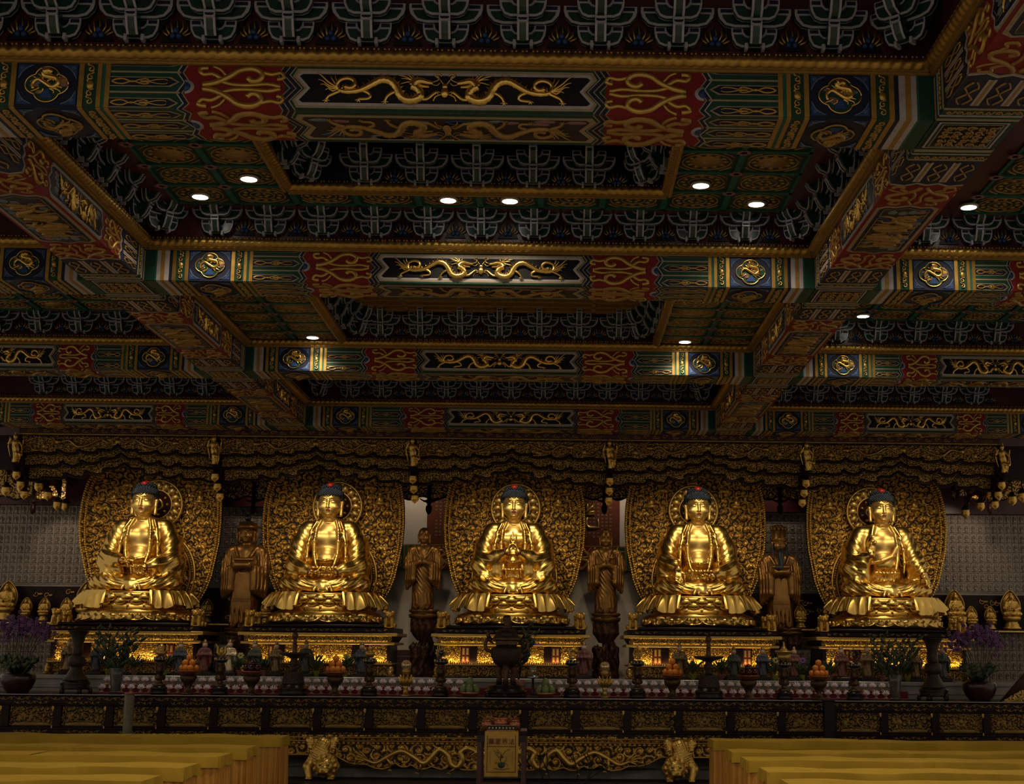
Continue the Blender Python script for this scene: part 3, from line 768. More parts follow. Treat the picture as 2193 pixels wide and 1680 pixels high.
# coffer between the middle beams: painted squares either side of a sunk tray
def bay_b(xc, half, rx):
    M = MB(); y0, y1 = ROW[1]+BD, ROW[2]; z = 4.74; n = 8; td = (y1-y0)/n; tw = (half-rx)/2
    M.use('dkred')
    M.box(xc-half, xc+half, y1-.004, y1+.02, ZF+.02, 5.32); M.box(xc-half-.02, xc-half+.004, y0, y1, ZF+.02, 5.32); M.box(xc+half-.004, xc+half+.02, y0, y1, ZF+.02, 5.32)
    for sg in (1, -1):
        for j in range(n):
            for i in range(2): tile_at(M, xc+sg*(rx+(i+.5)*tw), y0+(j+.5)*td, z, tw, td, (i*2+j) % 3)
        M.use('dkred', False); a, b = sorted((xc+sg*rx, xc+sg*(rx+.02))); M.box(a, b, y0, y1, z, 5.32)
    M.use('dkred'); M.box(xc-rx, xc+rx, y0, y1, 5.05, 5.07)
    ceil_obj(M)
bay_b(0, DX-DW, 1.60)
for sg in (1, -1):
    o = obj('rope_moulding', rope_full('rope_moulding', ROW[2]-ROW[1]-BD-.1), None, (sg*1.60, (ROW[1]+BD+ROW[2])/2, 4.735), (0, 0, -sg*PI/2))
    tag(o, 'gold rope moulding on the '+('right' if sg > 0 else 'left')+' edge of the sunk tray', 'moulding', 'rope mouldings beside the sunk tray')
tr = thing('ceiling_tray', 'gilded carved tray in the top of the sunk coffer between the middle beams', 'ceiling panel', (0, 12.72, 5.035))
M = MB(); M.use('oldgold'); M.box(-1.46, 1.46, -1.28, 1.26, 0, .014)
for x in (-1.40, -.95, .95, 1.40): M.use('flatgold'); M.box(x-.02, x+.02, -1.28, 1.26, -.02, 0)
for y in (-1.22, -.8, .8, 1.0, 1.22): M.use('flatgold'); M.box(-1.46, 1.46, y-.012, y+.012, -.02, 0)
M.obj('frame', tr)
for k, (y, h) in enumerate(((1.02, .18), (.82, .16))):
    obj('carved_panel', carved_mesh('carved_panel', 2.7, h, .012, 40+k, .06, .012, ('oldgold', 'flatgold'), thr=0.1), tr, (0, y, -.004), (PI/2, 0, 0))
def bay_side_b(sg):
    M = MB(); xc = sg*(DX+DW+2.05); half = 2.05; y0, y1 = ROW[1]+BD, ROW[2]; z = 4.97
    M.use('dkred'); M.box(xc-half, xc+half, y1-.004, y1+.02, ZF+.02, 5.32); M.box(xc-half-.02, xc-half+.004, y0, y1, ZF+.02, 5.32); M.box(xc+half-.004, xc+half+.02, y0, y1, ZF+.02, 5.32)
    M.box(xc-half, xc+half, y1-.225, y1, z, z+.02)
    for j in range(4):
        for i in range(-4, 4): tile_at(M, xc+(i+.5)*TW, y1-.225-(j+.5)*TD, z, TW, TD, (i+j) % 3)
    M.use('dkred', False); M.box(xc-half, xc+half, y0, y1-.225-4*TD, z, z+.02); ceil_obj(M)
bay_side_b(1); bay_side_b(-1)
downlight(3.65, 13.62, 4.957, 'lit downlight beyond the right lengthwise beam, lower of two')
downlight(-1.885, 13.87, 4.727, 'lit downlight left of the sunk tray, before the third dragon beam')
downlight(1.885, 13.87, 4.727, 'lit downlight right of the sunk tray, before the third dragon beam')
# plain coffers before the altar and over the camera
M = MB(); M.use('dkred')
for xc, half in ((0, DX-DW), (DX+DW+2.05, 2.05), (-(DX+DW+2.05), 2.05)):
    y0, y1 = ROW[2]+BD, ROW[3]
    M.box(xc-half, xc+half, y1-.004, y1+.02, ZF+.02, 5.32); M.box(xc-half-.02, xc-half+.004, y0, y1, ZF+.02, 5.32); M.box(xc+half-.004, xc+half+.02, y0, y1, ZF+.02, 5.32)
y1 = ROW[0]; half = DX-DW
M.box(-half, half, y1-.004, y1+.02, ZF+.02, 5.32); M.box(half-.004, half+.02, 3.9, y1, ZF+.02, 5.32); M.box(-half-.02, -half+.004, 3.9, y1, ZF+.02, 5.32)
ceil_obj(M)
# ---- bracket clusters
def bracket_parts():
    def arm(hw, h, t, y, z, sg, y_in=.0):
        M = MB(); q = [(0, 0), (hw*.55, 0), (hw*.80, h*.12), (hw*.96, h*.45), (hw, h*.72), (hw, h), (hw*.50, h), (hw*.46, h*.78), (hw*.36, h*.62), (hw*.20, h*.56), (0, h*.56)]
        q2 = [(0, .012), (hw*.54, .012), (hw*.76, h*.22), (hw*.86, h*.46), (hw*.89, h*.64), (hw*.52, h*.64), (hw*.40, h*.50), (hw*.22, h*.44), (0, h*.44)]
        q3 = [(hw*.56, h*.76), (hw*.93, h*.76), (hw*.93, h*.93), (hw*.56, h*.93)]
        fl = lambda p: [(sg*a, b+z) for a, b in (p if sg < 0 else p[::-1])]
        M.use('brackgreen'); M.prism(fl(q), y+.006, y+t-.006)
        M.use('line'); M.prism(fl(q), y, y+.008); M.prism(fl(q), y+t-.008, y+t)
        M.use('brackgreen'); M.prism(fl(q2), y-.004, y+.002); M.use('navy'); M.prism(fl(q3), y-.004, y+.002)
        return M
    out = []
    for sg in (1, -1):
        out.append(('lower_arm', arm(.122, .108, .035, -.055, .0, sg).mesh('lower_arm')))
        out.append(('upper_arm', arm(.125, .115, .035, -.140, .118, sg).mesh('upper_arm')))
        out.append(('outer_arm', arm(.195, .105, .035, -.075, .105, sg).mesh('outer_arm')))
    for z, yf, h in ((.0, -.135, .118), (.112, -.215, .150)):
        M = MB(); M.use('brackgreen')
        prof = [(0, z), (-.05+yf*.3, z+.002), (yf*.85, z+h*.25), (yf, z+h*.62), (yf-.012, z+h), (0, z+h)]
        vs = [(-.030, y, zz) for y, zz in prof]+[(.030, y, zz) for y, zz in prof]; n = len(prof)
        M.add(vs, [tuple(range(n)), tuple(range(2*n-1, n-1, -1))]+[(i, n+i, n+(i+1) % n, (i+1) % n) for i in range(n)])
        M.use('line')
        for sx_ in (-.030, .018):
            for i in range(1, 4):
                (ya, za), (yb, zb_) = prof[i], prof[i+1]
                M.add([(sx_, ya-.006, za), (sx_+.012, ya-.006, za), (sx_+.012, yb-.006, zb_), (sx_, yb-.006, zb_), (sx_, ya+.01, za), (sx_+.012, ya+.01, za), (sx_+.012, yb+.01, zb_), (sx_, yb+.01, zb_)], [(0, 1, 2, 3), (1, 5, 6, 2), (4, 0, 3, 7), (5, 4, 7, 6)])
        M.box(-.030, .030, yf-.018, yf, z+h-.012, z+h+.002); M.box(-.030, .030, yf-.016, yf, z+h-.036, z+h-.026)
        M.use('navy'); M.add([(-.024, yf-.017, z+h-.022), (.024, yf-.017, z+h-.022), (.024, yf-.017, z+h-.004), (-.024, yf-.017, z+h-.004)], [(0, 1, 2, 3)])
        out.append(('nose', M.mesh('nose')))
    M = MB(); M.use('black'); M.prism([(-.20, .20), (-.13, .06), (-.07, 0), (.07, 0), (.13, .06), (.20, .20)][::-1], -.03, 0); M.use('line')
    for s_ in (1, -1): M.box(s_*.045-.008, s_*.045+.008, -.075, -.03, -.018, .016)
    out.append(('back_plate', M.mesh('back_plate')))
    F = MB(); F.use('black'); F.prism([(.125, 0), (.285, 0), (.26, .06), (.205, .135), (.15, .06)][::-1], -.012, 0); F.use('paintgold', True)
    for k in range(-3, 4):
        a = k*.42; b = (.205+.045*sin(a), .028+.02*cos(a))
        F.tube([(b[0], -.016, b[1]), (.205+.075*sin(a)+.006, -.016, .035+.05*cos(a)), (.205+.080*sin(a), -.016, .055+.075*cos(a))], [.006, .0055, .001], 4)
    F.use('blue', True)
    for x, z in ((.205, .062), (.188, .032), (.222, .032)): F.ball((x, -.020, z), .0165, 8, 6)
    out.append(('flame_jewel', F.mesh('flame_jewel')))
    return out
BRK = bracket_parts()
def bracket(x, y, z, rz, label, group, sc=1.0, flame=True):
    t = thing('bracket', label, 'ceiling bracket', (x, y, z), rz, group, sc)
    for n_, me in BRK:
        if n_ == 'flame_jewel' and not flame: continue
        obj(n_, me, t)
def bracket_row(xc, ks, y, z, what, corners=None, pitch=.41):
    lb = 'pale-outlined green bracket '+what
    for k in ks: bracket(xc+k*pitch, y, z, 0, lb, lb, flame=(corners is None or True))
    for cx, r, nm in corners or (): bracket(cx, y-.10, z, r, 'diagonal bracket in the '+nm+' corner '+what, None, 1.0, False)
bracket_row(0, range(-6, 6), ROW[0]-.005, 4.778, 'above the rope of the nearest dragon beam', ((2.46, -PI/4, 'right'),))
bracket_row(0, range(-5, 6), ROW[1]-.005, 4.778, 'above the rope of the second dragon beam', ((2.48, -PI/4, 'right'), (-2.48, PI/4, 'left')))
for sg, nm in ((-1, 'left'), (1, 'right')):
    for k in range(5):
        lb = 'pale-outlined green bracket on the '+nm+' side of the nearest coffer'
        bracket(sg*(DX-DW-.005), ROW[1]-.43-k*.41, 4.778, -sg*PI/2, lb, lb, flame=False)
bracket_row(0, range(-2, 3), RY1-.005, 4.985, 'on the far side of the sunk blue coffer', ((1.27, -PI/4, 'right'), (-1.27, PI/4, 'left')))
for sg, nm in ((-1, 'left'), (1, 'right')):
    lb = 'pale-outlined green bracket on the '+nm+' side of the sunk blue coffer'
    bracket(sg*(RX-.005), RY1-.42, 4.985, -sg*PI/2, lb, lb, flame=False)
bracket_row(0, range(-3, 4), ROW[2]-.005, 4.778, 'above the rope of the third dragon beam, central bay', ((1.47, -PI/4, 'right'), (-1.47, PI/4, 'left')), .405)
for sg, nm in ((-1, 'left'), (1, 'right')):
    for k in range(3):
        lb = 'pale-outlined green bracket on the '+nm+' side of the sunk tray between the middle beams'
        bracket(sg*(1.595), ROW[2]-.45-k*.41, 4.778, -sg*PI/2, lb, lb, flame=False)
bracket_row(0, range(-5, 6), ROW[3]-.005, 4.778, 'above the rope of the fourth dragon beam, central bay', ((2.46, -PI/4, 'right'), (-2.46, PI/4, 'left')))
for sg, nm in ((-1, 'left'), (1, 'right')):
    xc = sg*(DX+DW+2.05)
    bracket_row(xc, (-4, -3, -2) if sg > 0 else (), ROW[1]-.005, 4.778, 'in the '+nm+' bay above the second dragon beam')
    bracket_row(xc, range(-4, 1) if sg > 0 else range(0, 4), ROW[2]-.005, 4.778, 'in the '+nm+' bay above the third dragon beam')
    bracket_row(xc, range(-4, 3) if sg > 0 else range(-2, 4), ROW[3]-.005, 4.778, 'in the '+nm+' bay above the fourth dragon beam')
# ================================================================== shrine: seated statues
def unit(v): v = Vector(v); v.normalize(); return v
def hand(S, wrist, fdir, pal, L=1.0, curl=(.25, .3, .35, .4), thumb=1, point=None, k=.008, spread=.10):
    """palm, four unequal jointed fingers and a thumb set on the side of the palm"""
    w = Vector(wrist); f = unit(fdir); n = unit(Vector(pal)-f*Vector(pal).dot(f)); s = n.cross(f)*thumb
    a = w+f*.012*L; b = w+f*.082*L
    for o in (-.026, -.009, .009, .026): S.cap(a+s*o*L*.75, b+s*o*L, .021*L, .018*L, .012)
    for i, (ln, rr) in enumerate(((.074, .0125), (.086, .0130), (.080, .0125), (.062, .0110))):
        o = (.031-.0205*i)*L; p = b+s*o+f*.008*L; ang = 0.0; c = curl[i]
        if point is not None and i in point: c = .02
        dirn = (f+s*spread*(.031-.0205*i)/.031).normalized()
        for j, fr in enumerate((.46, .31, .23)):
            ang += c*(.7 if j == 0 else 1.0)
            d = dirn*cos(ang)+n*sin(ang); q = p+d*(ln*fr*L)
            S.cap(p, q, rr*L*(1-.08*j), rr*L*(.93-.1*j), k); p = q
    t0 = w+f*.030*L+s*.034*L
    t1 = t0+(s*.75+f*.65+n*.25).normalized()*.042*L; t2 = t1+(f*.95+s*.15+n*.35).normalized()*.036*L; t3 = t2+(f*.9-s*.15+n*.3).normalized()*.026*L
    S.cap(w+f*.015*L+s*.015*L, t0, .020*L, .018*L, .012); S.cap(t0, t1, .018*L, .0145*L, .01); S.cap(t1, t2, .0145*L, .013*L, .006); S.cap(t2, t3, .0125*L, .0095*L, .005)
def head_sdf(S, c, sc, beard=False, old=False):
    """oval head with brows, lidded eyes, nose, mouth, chin and long-lobed ears; c is the middle of the face"""
    P = lambda x, y, z: (c[0]+x*sc, c[1]+y*sc, c[2]+z*sc)
    r = lambda *a: tuple(q*sc for q in a)
    S.ell(P(0, .02, .07), r(.162, .175, .16), .03*sc); S.ell(P(0, -.015, -.02), r(.150, .150, .165), .03*sc); S.ell(P(0, -.035, -.105), r(.120, .118, .085), .04*sc)
    for s in (1, -1):
        S.ell(P(s*.080, -.100, -.050), r(.070, .058, .062), .03*sc)
        S.ell(P(s*.062, -.172, .012), r(.046, .026, .020), .014*sc, cut=True)
        S.ell(P(s*.060, -.140, .006), r(.042, .026, .020), .006*sc)
        S.chain([P(s*.020, -.160, .026), P(s*.058, -.164, .034), P(s*.100, -.140, .022)], [.007*sc, .009*sc, .005*sc], .006*sc)
        S.chain([P(s*.020, -.168, .050), P(s*.060, -.168, .070), P(s*.112, -.132, .052)], [.010*sc, .012*sc, .006*sc], .010*sc)
        S.chain([P(s*.155, .005, .07), P(s*.170, .0, .02), P(s*.162, -.005, -.05), P(s*.158, -.005, -.16)], [.020*sc, .026*sc, .022*sc, .026*sc], .012*sc)
        S.ell(P(s*.020, -.178, -.068), r(.014, .014, .011), .008*sc)
        S.cap(P(s*.004, -.168, -.103), P(s*.034, -.150, -.108), .0105*sc, .006*sc, .005*sc); S.cap(P(s*.003, -.160, -.122), P(s*.028, -.148, -.118), .0125*sc, .007*sc, .005*sc)
        if old: S.chain([P(s*.02, -.175, .045), P(s*.07, -.185, .075), P(s*.105, -.15, .0)], [.012*sc, .014*sc, .008*sc], .004*sc)
    S.chain([P(0, -.158, .045), P(0, -.176, .0), P(0, -.202, -.062)], [.014*sc, .015*sc, .022*sc], .010*sc)
    S.ell(P(0, -.130, -.155), r(.045, .035, .032), .02*sc); S.ell(P(0, -.168, .095), r(.012, .010, .012), .004*sc)
def fold(lo, hi, amp, fn): return lo, hi, (lambda X, Y, Z: amp*fn(X, Y, Z))
def buddha_mesh(pose):
    h = .0092
    S = SDF((-.72, -.62, -.03), (.74, .36, 1.52), h)
    # crossed legs under the robe
    for s in (1, -1):
        S.cap((s*.14, -.02, .13), (s*.47, -.12, .115), .15, .125, .06); S.ell((s*.45, -.13, .115), (.165, .19, .120), .05)
        S.chain([(s*.52, -.22, .10), (s*.30, -.34, .095), (0, -.38, .085)], [.088, .090, .075], .04)
    S.ell((0, -.10, .10), (.46, .32, .11), .05)
    S.cap((0, -.30, .14), (.02, -.42, .03), .09, .05, .05)
    # trunk
    S.ell((0, .06, .34), (.285, .205, .36), .05); S.ell((0, .02, .72), (.275, .185, .26), .06); S.ell((0, -.06, .46), (.20, .17, .16), .06)
    S.cap((-.27, .045, .885), (.27, .045, .885), .105, None, .06); S.cap((-.10, .03, .95), (.10, .03, .95), .08, None, .05)
    for s in (1, -1): S.ell((s*.12, -.12, .76), (.11, .055, .08), .05)
    S.chain([(0, .03, .96), (0, .0, 1.10)], [.098, .090], .02)
    for z in (.985, 1.02): S.ell((0, .005, z), (.108, .105, .016), .012)
    head_sdf(S, (0, -.015, 1.228), 1.0)
    # sleeves
    arms = {1: {-1: ((-.43, -.08, .42), (-.15, -.36, .40)), 1: ((.43, -.08, .40), (.17, -.37, .31))},
            2: {-1: ((-.42, -.07, .36), (-.165, -.35, .255)), 1: ((.42, -.07, .36), (.165, -.35, .255))},
            3: {-1: ((-.43, -.08, .40), (-.080, -.335, .565)), 1: ((.43, -.08, .40), (.080, -.335, .565))},
            4: {-1: ((-.43, -.08, .46), (-.31, -.39, .345)), 1: ((.42, -.07, .36), (.165, -.35, .255))},
            5: {-1: ((-.44, -.06, .40), (-.225, -.32, .575)), 1: ((.44, -.08, .46), (.50, -.27, .305))}}[pose]
    for s in (1, -1):
        el, wr = arms[s]
        S.chain([(s*.315, .05, .86), (s*.385, .03, .66), el], [.115, .128, .135], .05)
        mid = tuple(a*.4+b*.6 for a, b in zip(el, wr))
        S.chain([el, mid, wr], [.125, .098, .052], .03)
        if pose == 3 or (pose == 5 and s < 0) or pose == 1:
            S.chain([el, (s*.40, -.14, .26)], [.13, .10], .05)
            S.chain([mid, (mid[0], mid[1]+.01, .30)], [.085, .075], .04); S.cap((s*.36, -.12, .24), (mid[0]*.9, mid[1]+.03, .25), .085, .075, .05)
        else:
            S.chain([el, (s*.44, -.05, .20)], [.13, .12], .05)
        # flared hem of the short over-sleeve
        S.chain([(s*.30, -.06, .60), (s*.42, -.10, .55), (s*.50, .02, .50)], [.022, .026, .026], .03)
        S.chain([(s*.47, .10, .70), (s*.50, .12, .40), (s*.46, .14, .16)], [.07, .08, .08], .05)
        # border of the open robe
        if pose != 5 or s > 0:
            S.chain([(s*.105, -.075, .985), (s*.150, -.150, .86), (s*.165, -.190, .70), (s*.158, -.195, .52), (s*.120, -.235, .36)], [.020, .026, .028, .026, .020], .014)
            S.chain([(s*.165, -.05, .975), (s*.225, -.115, .84), (s*.255, -.140, .66), (s*.265, -.150, .48), (s*.25, -.17, .34)], [.012, .020, .022, .020, .010], .028)
    if pose == 5:
        S.chain([(-.13, -.06, .985), (-.17, -.12, .86)], [.03, .03], .02)
        S.chain([(.16, -.19, .70), (.08, -.225, .56), (-.06, -.235, .50), (-.20, -.20, .47)], [.026, .028, .028, .024], .014)
    else: S.chain([(-.13, -.205, .455), (0, -.248, .425), (.13, -.205, .455)], [.014, .017, .014], .012)
    S.chain([(-.16, -.235, .335), (0, -.275, .325), (.16, -.235, .335)], [.020, .024, .020], .016)
    # sash falling over the crossed ankles
    for x in (-.05, -.02, .01, .04, .07): S.chain([(x*.5, -.32, .20), (x*1.2, -.42, .12), (x*2.0, -.445, .02)], [.014, .018, .022], .010)
    # hands
    if pose == 1:
        hand(S, arms[-1][1], (1, -.12, .03), (0, .1, -1), 1.12, (.18, .18, .2, .25), 1); hand(S, arms[1][1], (-1, -.10, -.02), (0, -.1, 1), 1.12, (.15, .15, .15, .2), 1)
    if pose in (2,):
        hand(S, arms[-1][1], (1, -.10, .02), (0, -.1, 1), 1.1, (.18, .18, .2, .2), -1); hand(S, (.165, -.36, .285), (-1, -.10, .02), (0, -.1, 1), 1.1, (.18, .18, .2, .2), 1)
        S.chain([(-.07, -.36, .30), (0, -.365, .335), (.07, -.36, .30)], [.013, .012, .013], .006)
    if pose == 3:
        for s in (1, -1): hand(S, arms[s][1], (-s*.42, -.10, 1), (-s, 0, .1), 1.15, (.02, .75, .85, .95), -s if False else (1 if s > 0 else -1), None)
        S.chain([(-.03, -.345, .665), (-.008, -.352, .74), (0, -.355, .84)], [.016, .014, .010], .006); S.chain([(.03, -.345, .665), (.008, -.352, .74), (0, -.350, .84)], [.016, .014, .010], .006)
    if pose == 4:
        hand(S, arms[-1][1], (.02, -.22, -1), (.05, -1, .1), 1.2, (.06, .05, .08, .12), 1); hand(S, arms[1][1], (-1, -.08, .02), (0, -.1, 1), 1.1, (.2, .2, .22, .25), 1)
    if pose == 5:
        hand(S, arms[-1][1], (.08, -.10, 1), (.15, -1, .0), 1.15, (.75, .10, .2, .35), 1)
        S.ell((-.185, -.375, .735), (.026, .026, .036), .006)
        hand(S, arms[1][1], (.30, -.40, -.80), (-.3, .3, -.6), 1.15, (.08, .1, .12, .2), -1)
    # folds of the cloth
    A = S.bump
    def legs(X, Y, Z):
        d = np.sqrt((np.abs(X)-.02)**2*1.0+((Z-.27)*1.9)**2+(Y+.30)**2*.25)
        m = np.clip((.25-Z)/.05, 0, 1)*np.clip((np.abs(X)-.07)/.08, 0, 1)*np.clip((-.05-Y)/.1, 0, 1)
        return .0075*np.clip(np.sin(d*2*PI/.083), -.4, 1)*m
    A((-.72, -.62, -.03), (.72, 0, .27), legs)
    def sleeve(X, Y, Z):
        d = np.sqrt((np.abs(X)-.20)**2+(Z-.98)**2*.9+(Y+.10)**2)
        m = np.clip((np.abs(X)-.26)/.06, 0, 1)*np.clip((Z-.26)/.06, 0, 1)*np.clip((.92-Z)/.1, 0, 1)*np.clip((.70-Z)/.2, .45, 1)
        return .0080*np.clip(np.sin((d+.25*np.abs(X))*2*PI/.090+np.sin(Z*17)*.8), -.3, 1)*m
    A((-.72, -.62, .2), (.74, .36, .95), sleeve)
    def skirt(X, Y, Z):
        m = np.clip((.40-Z)/.05, 0, 1)*np.clip((Z-.20)/.05, 0, 1)*np.clip((.16-np.abs(X))/.05, 0, 1)
        return .004*np.sin(X*2*PI/.045+Z*12)*m
    A((-.2, -.62, .18), (.2, -.1, .42), skirt)
    def border(X, Y, Z):
        m = np.clip((np.abs(X)-.125)/.02, 0, 1)*np.clip((.20-np.abs(X))/.02, 0, 1)*np.clip((Z-.38)/.05, 0, 1)*np.clip((.95-Z)/.05, 0, 1)*(Y < -.10)
        return .0035*np.sin(Z*2*PI/.034)*np.sin(X*2*PI/.030)*m
    if pose != 5: A((-.25, -.4, .35), (.25, -.05, 1.0), border)
    def pick(x, y, z): 
        lp = (np.abs(x) < .027) & (y < -.155) & (z > 1.102) & (z < 1.134)
        ch = (z > .985) | ((np.abs(x) < .135+(z-.44)*.03) & (z > .47) & (y < -.05) & (pose != 3)) | ((np.abs(x) < .13) & (z > .88) & (y < -.02))
        return np.where(lp, 1, np.where(ch, 2, 0)).astype(np.int32)
    return S.mesh('body', ['gold', 'lips', 'satin'], pick), arms
def hair_mesh():
    M = MB(); M.use('hair', True)
    C = (0, .010, 1.300)
    def lowz(a):  # hairline height by direction; a = 0 is the front
        f = cos(a); return 1.335 if f > .55 else (1.335-(.55-f)*.30 if f > -.2 else 1.11)
    M.ball((0, .015, 1.350), (.172, .180, .105), 20, 10); M.ball((0, .070, 1.26), (.160, .130, .17), 16, 8); M.ball((0, .03, 1.43), (.135, .130, .066), 16, 8)
    for i in range(14):
        el = i/13*1.42-.42; n = max(6, int(34*cos(max(0, el))))
        for j in range(n):
            a = 2*PI*(j+.5*(i % 2))/n
            x, y, z = .182*cos(el)*sin(a), .015-.192*cos(el)*cos(a), 1.322+.135*sin(el)
            if z < lowz(a)-.0 or (abs(x) < .09 and y < -.10 and z < 1.335): continue
            M.ball((x, y, z), (.0165, .0165, .0145), 6, 4)
    for i in range(5):
        el = i/4*1.25; n = max(5, int(20*cos(el)))
        for j in range(n):
            a = 2*PI*(j+.5*(i % 2))/n; M.ball((.140*cos(el)*sin(a), .03-.136*cos(el)*cos(a), 1.435+.066*sin(el)), (.0165, .0165, .0145), 6, 4)
    return M.mesh('hair')
HAIR = hair_mesh()
def jewel_mesh():
    M = MB(); M.use('jewel', True); M.ball((0, -.075, 1.475), (.046, .036, .034), 14, 8); M.ball((0, .02, 1.505), (.052, .05, .022), 14, 6)
    return M.mesh('red_jewel')
JEWEL = jewel_mesh()
def cuff_mesh(wr, el, r=.052):
    M = MB(); M.use('redlac', True); w = Vector(wr); d = (w-Vector(el)).normalized(); a = d.orthogonal().normalized(); b = d.cross(a)
    M.tube([tuple(w+d*.004+a*(r*cos(t*PI/7))+b*(r*sin(t*PI/7))) for t in range(15)], .013, 6, cap=False)
    return M.mesh('cuff')
# ---- lotus throne
def throne_parts():
    M = MB(); M.use('gold', True); N = 18
    for p in range(N):
        a0 = 2*PI*(p+.5)/N; rows = []
        for i in range(11):
            s = i/10; row = []
            for j in range(11):
                t = (j-5)/5; wd = math.sqrt(max(0, 1-max(0, (s-.55)/.45)**2.4)) if s > .55 else .80+.2*s/.55
                a = a0+t*PI/N*1.02*wd
                rr = .76+.24*s**1.3; z = .235-.215*s+.010*max(0, s-.85)/.15
                b = sum(.085*math.exp(-((s-.68)/.17)**2-((t*wd-q)/.30)**2) for q in (.42, -.42))
                rim = .016*(1 if abs(t) > .85 else 0)*(s > .3)+.018*(s > .93)
                rr += b*1.0+rim; z += b*.25
                row.append((.80*rr*sin(a), -.60*rr*cos(a), z))
            rows.append(row)
        M.sheet(rows)
    base = M.mesh('lower_petals')
    W = MB(); W.use('gold', True)
    W.lathe([(.54, .0), (.66, .02), (.64, .15), (.50, .21), (.44, .24), (.46, .27), (.56, .30), (.60, .37), (.58, .415), (.50, .43)], 40, sx=1.18, sy=.86)
    U = MB(); U.use('gold', True)
    for row, (z0, n, r0) in enumerate(((.235, 16, .48), (.295, 18, .54), (.345, 18, .58))):
        for p in range(n):
            a = 2*PI*(p+.5*(row % 2))/n
            cx, cy_ = 1.18*r0*sin(a), -.86*r0*cos(a)
            M2 = MB(); M2.ball((0, 0, 0), (.095, .045, .060), 8, 6)
            vs = [(x*cos(a)-y*sin(a)+cx, x*sin(a)+y*cos(a)+cy_, z+z0) for x, y, z in M2.v]
            U.add(vs, M2.f)
    D = []
    for sg in (1, -1):
        m = MB(); m.use('gold', True); rows = []
        for i in range(9):
            s = i/8; row = []
            for j in range(65):
                t = j/64; a = sg*(.40+1.57*t)
                rr = 1.0+.055*sin(t*PI*17+1.2*sin(t*9))*s**.8+.10*s*sin(PI*t)+.05*s-.035*s*s*abs(sin(t*PI*3))
                drop = .13+.11*abs(sin(t*PI*3+.25))**.6
                row.append((sg*abs(.745*rr*sin(a)), -.545*rr*cos(a), .435-drop*s+.012*sin(t*PI*17)*s))
            rows.append(row if sg > 0 else row[::-1])
        m.sheet(rows)
        D.append(m.mesh('drape'))
    B = MB(); B.use('lacquer'); B.slab(-.86, .86, -.62, .62, -.035, .0, .01)
    return [('lower_petals', base), ('waist', W.mesh('waist')), ('upper_petals', U.mesh('upper_petals')), ('drape', D[0]), ('drape', D[1]), ('foot_board', B.mesh('foot_board'))]
THR = throne_parts()
